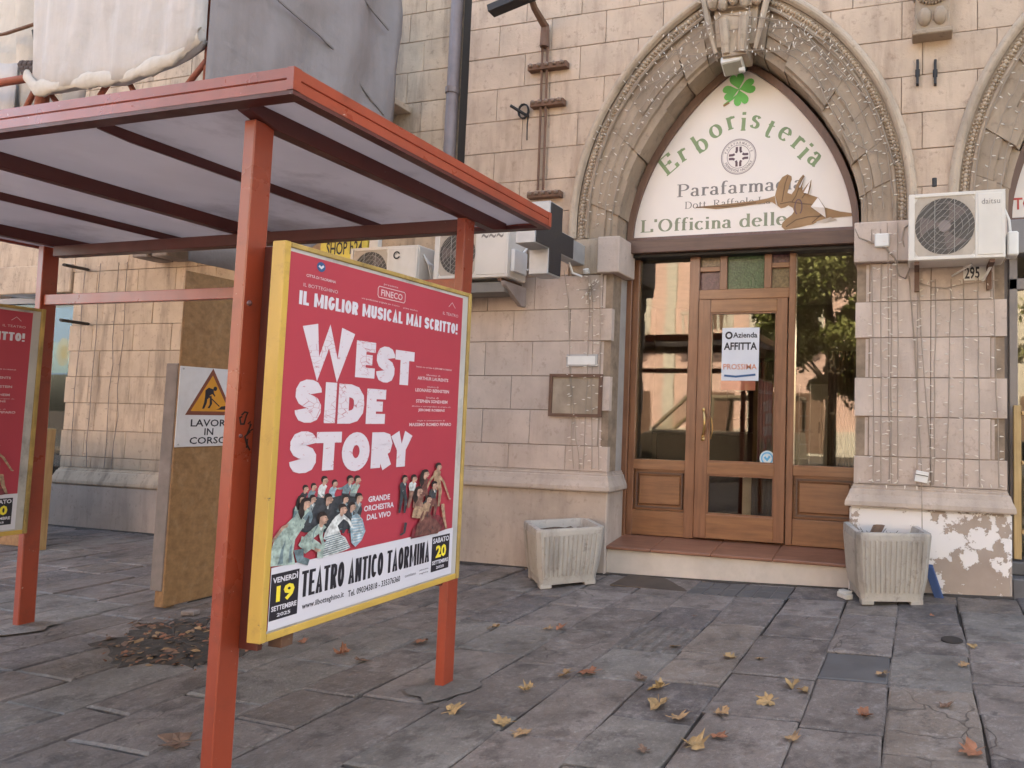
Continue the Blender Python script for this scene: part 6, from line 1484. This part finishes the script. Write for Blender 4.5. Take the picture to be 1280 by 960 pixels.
# white tarpaulin: a hanging, softly bulging sheet with a rolled hem
def lower(x):   # hem height follows the photograph's sag
    L = [(-7.27, 4.25), (-7.15, 4.13), (-6.9, 4.12), (-6.4, 4.13), (-6.15, 4.10), (-5.9, 4.15), (-5.6, 4.20), (-5.42, 4.28), (-5.34, 4.36)]
    for (a, z0), (b, z1) in zip(L, L[1:]):
        if a <= x <= b: return z0+(z1-z0)*(x-a)/(b-a)
    return L[0][1] if x < L[0][0] else L[-1][1]
rows = []; nx = 46
for i in range(nx+1):
    x = -7.27+(1.94)*i/nx; zl = lower(x); row = []
    for j in range(15):
        q = j/14; z = zl+(6.0-zl)*q; bulge = .05*sin(q*pi)+.05*(1-q)**3
        row.append((x-.06*q*(i < 2), YS-.04-bulge-.018*sin(x*9+q*3)-.012*sin(x*23-q*4)-(0.0 if 0 < i < nx else -.05), z))
    rows.append([(x, YS+.02, zl+.05)]+[(x, YS-.05, zl-.03)]+row)
mb = MB(); mb.sweep(rows); o = tag(build('white_tarpaulin', mb, M['tarp'], smooth=True, fix=False), 'large dirty white tarpaulin hanging over the front of the scaffold', 'tarpaulin'); md = o.modifiers.new('thickness', 'SOLIDIFY'); md.thickness = .006
hp = []
for i in range(60):
    x = -7.24+1.86*i/59; hp.append((x, YS-.075-.012*sin(i*.9), lower(x)+.005))
rg = random.Random(9); rows = []
for i in range(61):
    x = -7.27+1.93*i/60; zc_ = lower(x)+.012; w2 = .8+.25*sin(i*.31)+.12*sin(i*.83+2)
    rows.append([(x+rg.uniform(-.008, .008), YS-.085-.030*w2*cos(2*pi*k/14)+rg.uniform(-.004, .004), zc_+.066*w2*sin(2*pi*k/14)+rg.uniform(-.006, .006)) for k in range(14)])
mb = MB(); mb.sweep(rows, True); build('rolled_hem', mb, M['tarp_hem'], o, smooth=True)
# grey net on the end face
rows = []
for i in range(37):
    q = i/36; row = []
    for j in range(19):
        k_ = j/18; z = 2.62+(6.1-2.62)*k_
        yy = -2.245+(min(1, .42+1.5*k_) if k_ < .38 else 1.0)*1.925*q
        wob = .055*sin(yy*5+z*1.3)+.03*sin(yy*11-z*2.6)+.018*sin(z*7+yy*3); row.append((-5.355+wob*.8*min(1, q*4)+(.035 if k_ > .3 else 0), yy+(.02*sin(z*6) if i == 36 else 0), z))
    rows.append(row)
mb = MB(); mb.sweep(rows); o = tag(build('grey_net', mb, M['net'], smooth=True, fix=False), 'dark grey scaffold netting hanging on the end of the scaffold', 'netting'); md = o.modifiers.new('thickness', 'SOLIDIFY'); md.thickness = .005
mb = MB()
for z0_, z1_ in ((5.2, 4.6), (5.9, 5.5)): mb.tube([(-5.31, -2.1+.2*i, z0_+(z1_-z0_)*i/8-.05*sin(i)) for i in range(9)], .012, 5)
build('net_seam', mb, M['net'], o)
# older cloth at the far left
rows = []
for i in range(25):
    x = -8.6+1.28*i/24; rows.append([(x, -1.9+.06*sin(i*.8+j*.6)+.05*cos(i*.33), 4.05+j*.25+.03*sin(i)) for j in range(9)])
mb = MB(); mb.sweep(rows); o = tag(build('draped_cloth', mb, M['tarp_hem'], smooth=True, fix=False), 'crumpled beige cloth draped behind the red rail at the top left corner', 'tarpaulin'); md = o.modifiers.new('thickness', 'SOLIDIFY'); md.thickness = .006
rows = []
for i in range(17):
    x = -9.4+1.45*i/16; rows.append([(x, -2.05+.04*sin(i*.9), 4.05+j*.14) for j in range(5)])
mb = MB(); mb.sweep(rows); o = tag(build('hanging_sheet', mb, M['tarp'], smooth=True, fix=False), 'pale sheet hanging under the rope at the top left edge', 'tarpaulin'); md = o.modifiers.new('thickness', 'SOLIDIFY'); md.thickness = .006
A, B = at_y(-40, 50, -2.1), at_y(56, 26, -2.1); build('rope', MB().tube([A, (A+B)/2-Vector((0, 0, .03)), B], .014, 6), M['rust'], sf_)
A, B = at_y(42, 38, -1.95), at_y(50, 85, -1.95); build('rope', MB().tube([A, B], .014, 6), M['black'], sf_)
mb = MB()
for kk in range(8): mb.blob((at_y(30+kk*2, 82+(kk % 3)*5, -2.0)), .05, .04, .05, 6, 4)
build('dark_rag', mb, simple('dark_rag', (.07, .05, .045), .9), sf_)

# ------------------------------------------------------------------ dirt gathered along the wall foot, the step and round the feet
def grime(name, pts, w0, lab, seed):
    rg = random.Random(seed); rows = []
    n = max(6, int(sum(hypot(b[0]-a[0], b[1]-a[1]) for a, b in zip(pts, pts[1:]))/.05)); L = [(pts[0], pts[1])]
    for i in range(n+1):
        t = i/n*(len(pts)-1); k = min(int(t), len(pts)-2); f = t-k; x = pts[k][0]+(pts[k+1][0]-pts[k][0])*f; y = pts[k][1]+(pts[k+1][1]-pts[k][1])*f
        w_ = w0*rg.uniform(.35, 1.15)*(.7+.4*sin(i*.23+seed)); rows.append([(x, y, gz(x)+.014), (x, y-w_*.5, gz(x)+.010), (x, y-w_, gz(x)+.0005)])
    mb = MB(); mb.sweep(rows); o = build(name, mb, M['earth'], fix=False); o['kind'] = 'stuff'; tag(o, lab, 'dirt')
grime('dirt_line', [(-4.66, -.062), (-2.89, -.062)], .075, 'thin line of dirt along the foot of the wall left of the step', 1)
grime('dirt_line', [(-2.90, -.022), (-.58, -.022)], .05, 'thin line of dirt along the foot of the door step', 2)
grime('dirt_line', [(-.57, -.062), (.75, -.062)], .06, 'thin line of dirt along the foot of the right pier', 3)
grime('dirt_line', [(-10.6, -.062), (-5.6, -.062)], .09, 'dark line of dirt along the foot of the far left wall', 4)
grime('dirt_line', [(-5.43, -2.0), (-5.43, -1.2)], .10, 'dark crumbs of dirt at the foot of the hoarding', 5)
# ------------------------------------------------------------------ fallen leaves
LM = [simple('leaf_tan', (.32, .20, .105), .7, var=.35, scale=18), simple('leaf_rust', (.24, .10, .055), .7, var=.35, scale=18), simple('leaf_ochre', (.33, .215, .10), .7, var=.35, scale=18), simple('leaf_brown', (.17, .10, .07), .7, var=.35, scale=18)]
def leaf_mesh(seed, mat):
    rnd = random.Random(seed); lobes = [(-160, .30), (-128, .52), (-108, .40), (-88, .66), (-68, .34), (-52, .55), (-38, .86), (-22, .5), (-10, .8), (0, 1.0), (12, .72), (24, .45), (40, .9), (54, .52), (70, .36), (90, .7), (108, .42), (130, .5), (160, .3)]
    P = []; torn = rnd.choice((None, None, rnd.randrange(3, 15)))
    for k, (a, r_) in enumerate(lobes):
        r2 = (.22+.78*r_)*rnd.uniform(.78, 1.12)*(.45 if torn is not None and abs(k-torn) < 2 else 1); t = radians(90-a+rnd.uniform(-6, 6)); P.append((r2*cos(t), r2*sin(t)*.95))
    fa = rnd.uniform(0, 3.14); c1, c2 = rnd.uniform(.1, .6), rnd.uniform(-.3, .5); tw = rnd.uniform(-.5, .5)
    def z(x, y): u = x*cos(fa)+y*sin(fa); return c1*abs(u)**1.3+c2*y*y*.6+tw*x*y+.10*sin(5*x+seed)*cos(6*y)+rnd.uniform(-.04, .07)
    mb = MB(); n = len(P); v = [(0, -.1, 0)]+[(x*.45, y*.45, z(x*.45, y*.45)*.7) for x, y in P]+[(x*(1-.12*c1), y*(1-.1*abs(c2)), z(x, y)) for x, y in P]
    f = [(0, 1+i, 2+i) for i in range(n-1)]+[(1+i, 1+n+i, 2+n+i, 2+i) for i in range(n-1)]; mb.add(v, f)
    mb.tube([(0, -.1, .0), (.05*tw, -.45, .05), (.1*tw, -.75, .1)], .018, 4)
    me = bpy.data.meshes.new('leaf'); me.from_pydata(mb.v, [], mb.f); me.materials.append(mat); return me
LCOL = ['tan', 'rust brown', 'ochre', 'dark brown']
leaves = [(707, 845, 0, 1), (738, 842, 1, 1.1), (801, 850, 3, .8), (824, 862, 2, 1.2), (823, 882, 2, 1.2), (846, 900, 0, 1), (660, 864, 2, .9), (650, 919, 0, .9), (912, 824, 2, 1), (952, 825, 0, .8), (960, 879, 2, 1.2), (902, 893, 0, .9), (990, 858, 2, 1), (1003, 866, 2, .8), (867, 934, 2, 1.25), (898, 923, 1, .9), (990, 926, 0, .9), (1080, 897, 1, .9), (1104, 844, 0, .9), (1183, 886, 3, .8), (1203, 833, 0, .8), (1217, 810, 2, .7), (1217, 942, 1, 1), (843, 810, 0, .9), (700, 786, 1, .9), (684, 788, 0, .8), (566, 891, 2, 1.1), (527, 803, 1, 1), (427, 818, 1, 1.1), (451, 828, 3, .8), (378, 805, 1, .8), (617, 786, 0, 1), (222, 932, 3, 1.6), (630, 905, 2, 1), (806, 941, 3, .7), (1165, 771, 1, .5), (868, 772, 3, .5)]
LLAB = ['tan leaf left of a slab joint, paired with a curled rust leaf', 'rust leaf lying right beside the tan leaf of the middle pair', 'dark crumpled leaf on a joint left of the tall ochre pair', 'upper leaf of the tall ochre pair in the middle of the paving', 'lower leaf of the tall ochre pair in the middle of the paving', 'tan leaf just below right of the tall ochre pair', 'ochre leaf right of the rear red post, on a long joint', 'tan leaf nearest the photo bottom, right of the rear red post', 'ochre leaf above the middle slabs, farther of two side by side', 'small tan upright leaf, right one of two side by side', 'broad ochre leaf left of the loose cluster of leaves', 'tan leaf between the broad ochre leaf and the big one below', 'left leaf of the pale cluster beside the dark smooth slab', 'right leaf of the pale cluster beside the dark smooth slab', 'largest ochre leaf at the bottom middle of the paving', 'rust leaf touching the right side above the largest ochre leaf', 'tan leaf below the broad ochre leaf at the bottom', 'rust leaf below the dark smooth slab', 'tan leaf at the top left corner of the pale slab', 'dark curled leaf on the lower edge of the pale slab', 'tan leaf at the top right corner of the pale slab', 'small ochre leaf beside the round drain cover', 'rust leaf in the bottom right corner of the paving', 'tan leaf at the corner of the ribbed slab', 'rust leaf in front of the left planter, right one of two', 'tan leaf in front of the left planter, left one of two', 'ochre leaf at the foot of the rear red post', 'rust leaf left of the rear red post below the poster', 'rust leaf under the middle of the poster case', 'dark scrap of leaf under the right part of the poster', 'rust leaf under the near corner of the poster case', 'pale tan leaf between the rear red post and the wall', 'big rust leaf lying behind the near red post', 'ochre leaf on the long joint right of the rear post', 'dark scrap of leaf at the bottom of the paving', 'little rust leaf right of the right planter', 'dark scrap of leaf in front of the door step']
for i, (px, py, ci, s) in enumerate(leaves):
    P = at_g(px, py); me = leaf_mesh(i*7+3, LM[ci]); o = bpy.data.objects.new('fallen_leaf', me); sc.collection.objects.link(o)
    o.location = (P.x, P.y, P.z+.012); k = .076*s; o.scale = (k*R(.85, 1.1), k*R(.8, 1.1), k*R(.7, 1.2)); o.rotation_euler = (R(-.25, .25), R(-.25, .25), R(0, 6.3))
    o['label'] = LLAB[i]; o['category'] = 'leaf'; o['group'] = 'fallen leaves on the paving'
# low mound of dirt with leaf litter beside the hoarding foot
mb = MB(); n = 64; cx_, cy_ = -4.60, -2.68; rg = random.Random(5)
prof_ = [1+.10*sin(3*t*2*pi/64+1)+.08*sin(7*t*2*pi/64)+.06*sin(13*t*2*pi/64+2)+rg.uniform(-.09, .09) for t in range(n)]
def mp_(t, q): a = 2*pi*t/n; x = cx_+.56*q*prof_[t]*cos(a)-.10*q*sin(a); y = cy_+.36*q*prof_[t]*sin(a)-.10*q*cos(a); return x, y
rows = []
for q, h in ((1.0, .0), (.96, .0055), (.85, .0075), (.65, .011), (.4, .015), (.15, .016)): rows.append([(*mp_(t, q), gz(-4.6)+h+(rg.uniform(-.002, .003) if q < .95 else 0)) for t in range(n)])
mb.sweep(rows, True); mb.add([(cx_, cy_, .016)]+rows[-1], [(0, 1+i, 1+(i+1) % n) for i in range(n)])
o = build('dirt_patch', mb, M['earth']); o['kind'] = 'stuff'; tag(o, 'ragged patch of dark dirt on the paving beside the hoarding foot', 'dirt')
mb = MB(); ms_ = LM+[M['soil']]
for k in range(330):
    a = R(0, 6.283); q = R(0, 1)**.6*1.12; t = int(a/6.283*n) % n; x, y = mp_(t, q)
    mb.cur = random.choice((0, 1, 3, 3, 4, 4, 1)); a = R(0, 6.3); r_ = R(.008, .042)*(.6 if q > .9 else 1); z = gz(x)+R(.008, .02); c = Vector((x, y, z)); d = Vector((cos(a), sin(a), R(-.25, .35)))*r_; e = Vector((-sin(a), cos(a), R(-.25, .45)))*r_*.55
    mb.add([c-d, c-d*.2+e*R(.6, 1.1)+Vector((0, 0, .006)), c+d*.6+e*.7, c+d, c-e+d*.2], [(0, 1, 2, 3, 4)])
o = build('leaf_litter', mb, ms_, fix=False); o['kind'] = 'stuff'; tag(o, 'dry leaf litter lying in the dirt patch beside the hoarding', 'leaf litter')
P = at_g(238, 769); mb = MB(); mb.obox((P.x, P.y, P.z+.02), (.05, .01, 0), (-.01, .032, 0), (0, 0, .016)); tag(build('brick_piece', mb, M['ply_grey'], bevel=.006), 'small broken brick lying in front of the hoarding foot', 'brick')
for i in range(0): pass

# ------------------------------------------------------------------ across the street (seen mirrored in the shop glass)
op = thing('pink_building', 'pink house with cream trim across the street, mirrored in the door glass', 'building', (-10, -22, 0))
Y2 = -22.0
def ob(nm, x0, x1, y0, y1, z0, z1, mat, par=None, bev=.0): return build(nm, MB().box(x0, x1, y0, y1, z0, z1), mat, par or op, bevel=bev)
ob('wall', -30, -1.5, Y2-8, Y2, 0, 10.2, M['pink']); ob('plinth', -30, -1.5, Y2, Y2+.12, 0, 1.1, M['cream']); ob('cornice', -30.2, -1.3, Y2-.2, Y2+.5, 10.2, 10.7, M['cream']); ob('string_course', -30, -1.5, Y2, Y2+.2, 4.6, 4.85, M['cream'])
for x in (-29, -25, -21, -17, -13, -9, -5):
    w_ = ob('window', x-.7, x+.7, Y2-.02, Y2+.05, 5.6, 8.2, M['shutter']); ob('window_trim', x-1.0, x-.72, Y2, Y2+.14, 5.4, 8.4, M['cream']); ob('window_trim', x+.72, x+1.0, Y2, Y2+.14, 5.4, 8.4, M['cream']); ob('window_trim', x-1, x+1, Y2, Y2+.16, 8.2, 8.5, M['cream'])
    ob('balcony', x-1.2, x+1.2, Y2, Y2+.9, 5.1, 5.25, M['cream'])
    for k in range(9): build('baluster', MB().tube([(x-1.1+k*.275, Y2+.82, 5.25), (x-1.1+k*.275, Y2+.82, 5.6), (x-1.1+k*.275, Y2+.82, 6.1)], [.04, .075, .04], 6), M['cream'], op)
    ob('balcony_rail', x-1.2, x+1.2, Y2+.75, Y2+.9, 6.1, 6.2, M['cream']); ob('shop_opening', x-1.1, x+1.1, Y2+.1, Y2+.13, .1, 2.7, M['shutter'])
for x in (-15, -11, -7): ob('pilaster', x-.25, x+.25, Y2, Y2+.18, 0, 10.2, M['cream'])
op2 = thing('cream_building', 'cream house across the street, mirrored in the right shop pane', 'building', (6, -23, 0))
ob('wall', -1.3, 18, -31, -23, 0, 9.0, M['cream'], op2); ob('cornice', -1.4, 18.2, -23.2, -22.5, 9.0, 9.4, M['cream'], op2)
for x in (1.5, 5, 8.5, 12): ob('window', x-.6, x+.6, -23.03, -22.95, 4.6, 6.8, M['shutter'], op2); ob('shop_opening', x-1, x+1, -23.03, -22.95, .1, 2.7, M['shutter'], op2)
def tree(lab, x, y, h, r_, n, seed):
    rnd = random.Random(seed); t = thing('plane_tree', lab, 'tree', (x, y, 0), 'street trees mirrored in the shop glass')
    mb = MB(); mb.tube([(x, y, -.1), (x+.05, y, h*.35), (x-.05, y+.05, h*.62), (x, y, h*.9)], [.17, .13, .09, .03], 8); tips = []
    for k in range(16):
        a = rnd.uniform(0, 6.3); z0 = h*rnd.uniform(.3, .75); L = r_*rnd.uniform(.6, 1); e = Vector((x+cos(a)*L, y+sin(a)*L, z0+rnd.uniform(.3, 1.4))); mb.tube([(x, y, z0), ((x+e.x)/2, (y+e.y)/2, z0+.45), e], [.05, .03, .012], 5); tips.append(e)
    build('trunk', mb, M['bark'], t, smooth=True); mb = MB(); cl = []
    for k in range(80): a = rnd.uniform(0, 6.3); q = rnd.uniform(.15, 1)**.6; cl.append((x+cos(a)*r_*q, y+sin(a)*r_*q, h*rnd.uniform(.31, 1.02), rnd.uniform(.35, .75)))
    for k in range(n):
        cx_, cy_, cz_, cr_ = rnd.choice(cl); d = Vector((rnd.gauss(0, 1), rnd.gauss(0, 1), rnd.gauss(0, .8))); d = d.normalized()*cr_*rnd.uniform(.3, 1)
        c = Vector((cx_, cy_, cz_))+d; u = Vector((rnd.uniform(-1, 1), rnd.uniform(-1, 1), rnd.uniform(-1, 1))).normalized()*.062; v = u.cross(Vector((rnd.uniform(-1, 1), rnd.uniform(-1, 1), rnd.uniform(-1, 1)))).normalized()*.045
        mb.add([c-u, c+v, c+u, c-v], [(0, 1, 2, 3)])
    build('crown', mb, M['tree_leaf'], t, fix=False)
tree('leafy street tree at the near kerb, mirrored in the right shop pane', -2.1, -9.6, 7.4, 2.2, 70000, 3)
tree('added unseen tree at the kerb, cutting the light from the right', 3.6, -9.4, 8.5, 2.6, 9000, 8)  # out of view, added to lower the light coming from the right
tree('second added unseen tree farther right along the kerb, cutting the light', 9.0, -9.4, 8.5, 2.6, 8000, 9)  # another unseen tree added to hold back light from the right
tree('leafy street tree farther along the kerb, mirrored in the left shop pane', -10.5, -10.8, 8.5, 2.0, 5000, 5)
# parked van
vn = thing('parked_van', 'beige van parked across the road, mirrored in the left shop pane', 'van', (-4.5, -9.5, 0))
y0, y1 = -11.6, -9.7; prof = [(-7.6, .35), (-7.7, .95), (-6.9, 1.15), (-6.75, 1.2), (-3.0, 1.2), (-2.9, .35)]
mb = MB(); mb.prism_y(prof, y0, y1); build('body', mb, M['van'], vn, bevel=.05)
mb = MB(); mb.prism_y([(-5.9, 2.1), (-3.0, 2.15), (-3.0, 2.05), (-5.95, 2.0)], y0+.05, y1-.05); build('roof', mb, M['van'], vn, bevel=.02)
for yy in (y0+.05, y1-.12):
    for a, b in (((-6.8, 1.2), (-5.85, 2.05)), ((-5.2, 1.2), (-5.1, 2.05)), ((-4.1, 1.2), (-4.1, 2.08)), ((-3.05, 1.2), (-3.05, 2.1))): build('pillar', MB().tube([(a[0], yy+.03, a[1]), (b[0], yy+.03, b[1])], .06, 6), M['van'], vn)
build('windscreen', MB().add([(-6.8, y0+.1, 1.2), (-6.8, y1-.1, 1.2), (-5.88, y1-.1, 2.05), (-5.88, y0+.1, 2.05)], [(0, 1, 2, 3)]), M['glass'], vn)
for x in (-6.9, -3.7):
    for yy in (y0, y1-.2): build('wheel', MB().tube([(x, yy-.01, .33), (x, yy+.21, .33)], .33, 18), M['tyre'], vn)
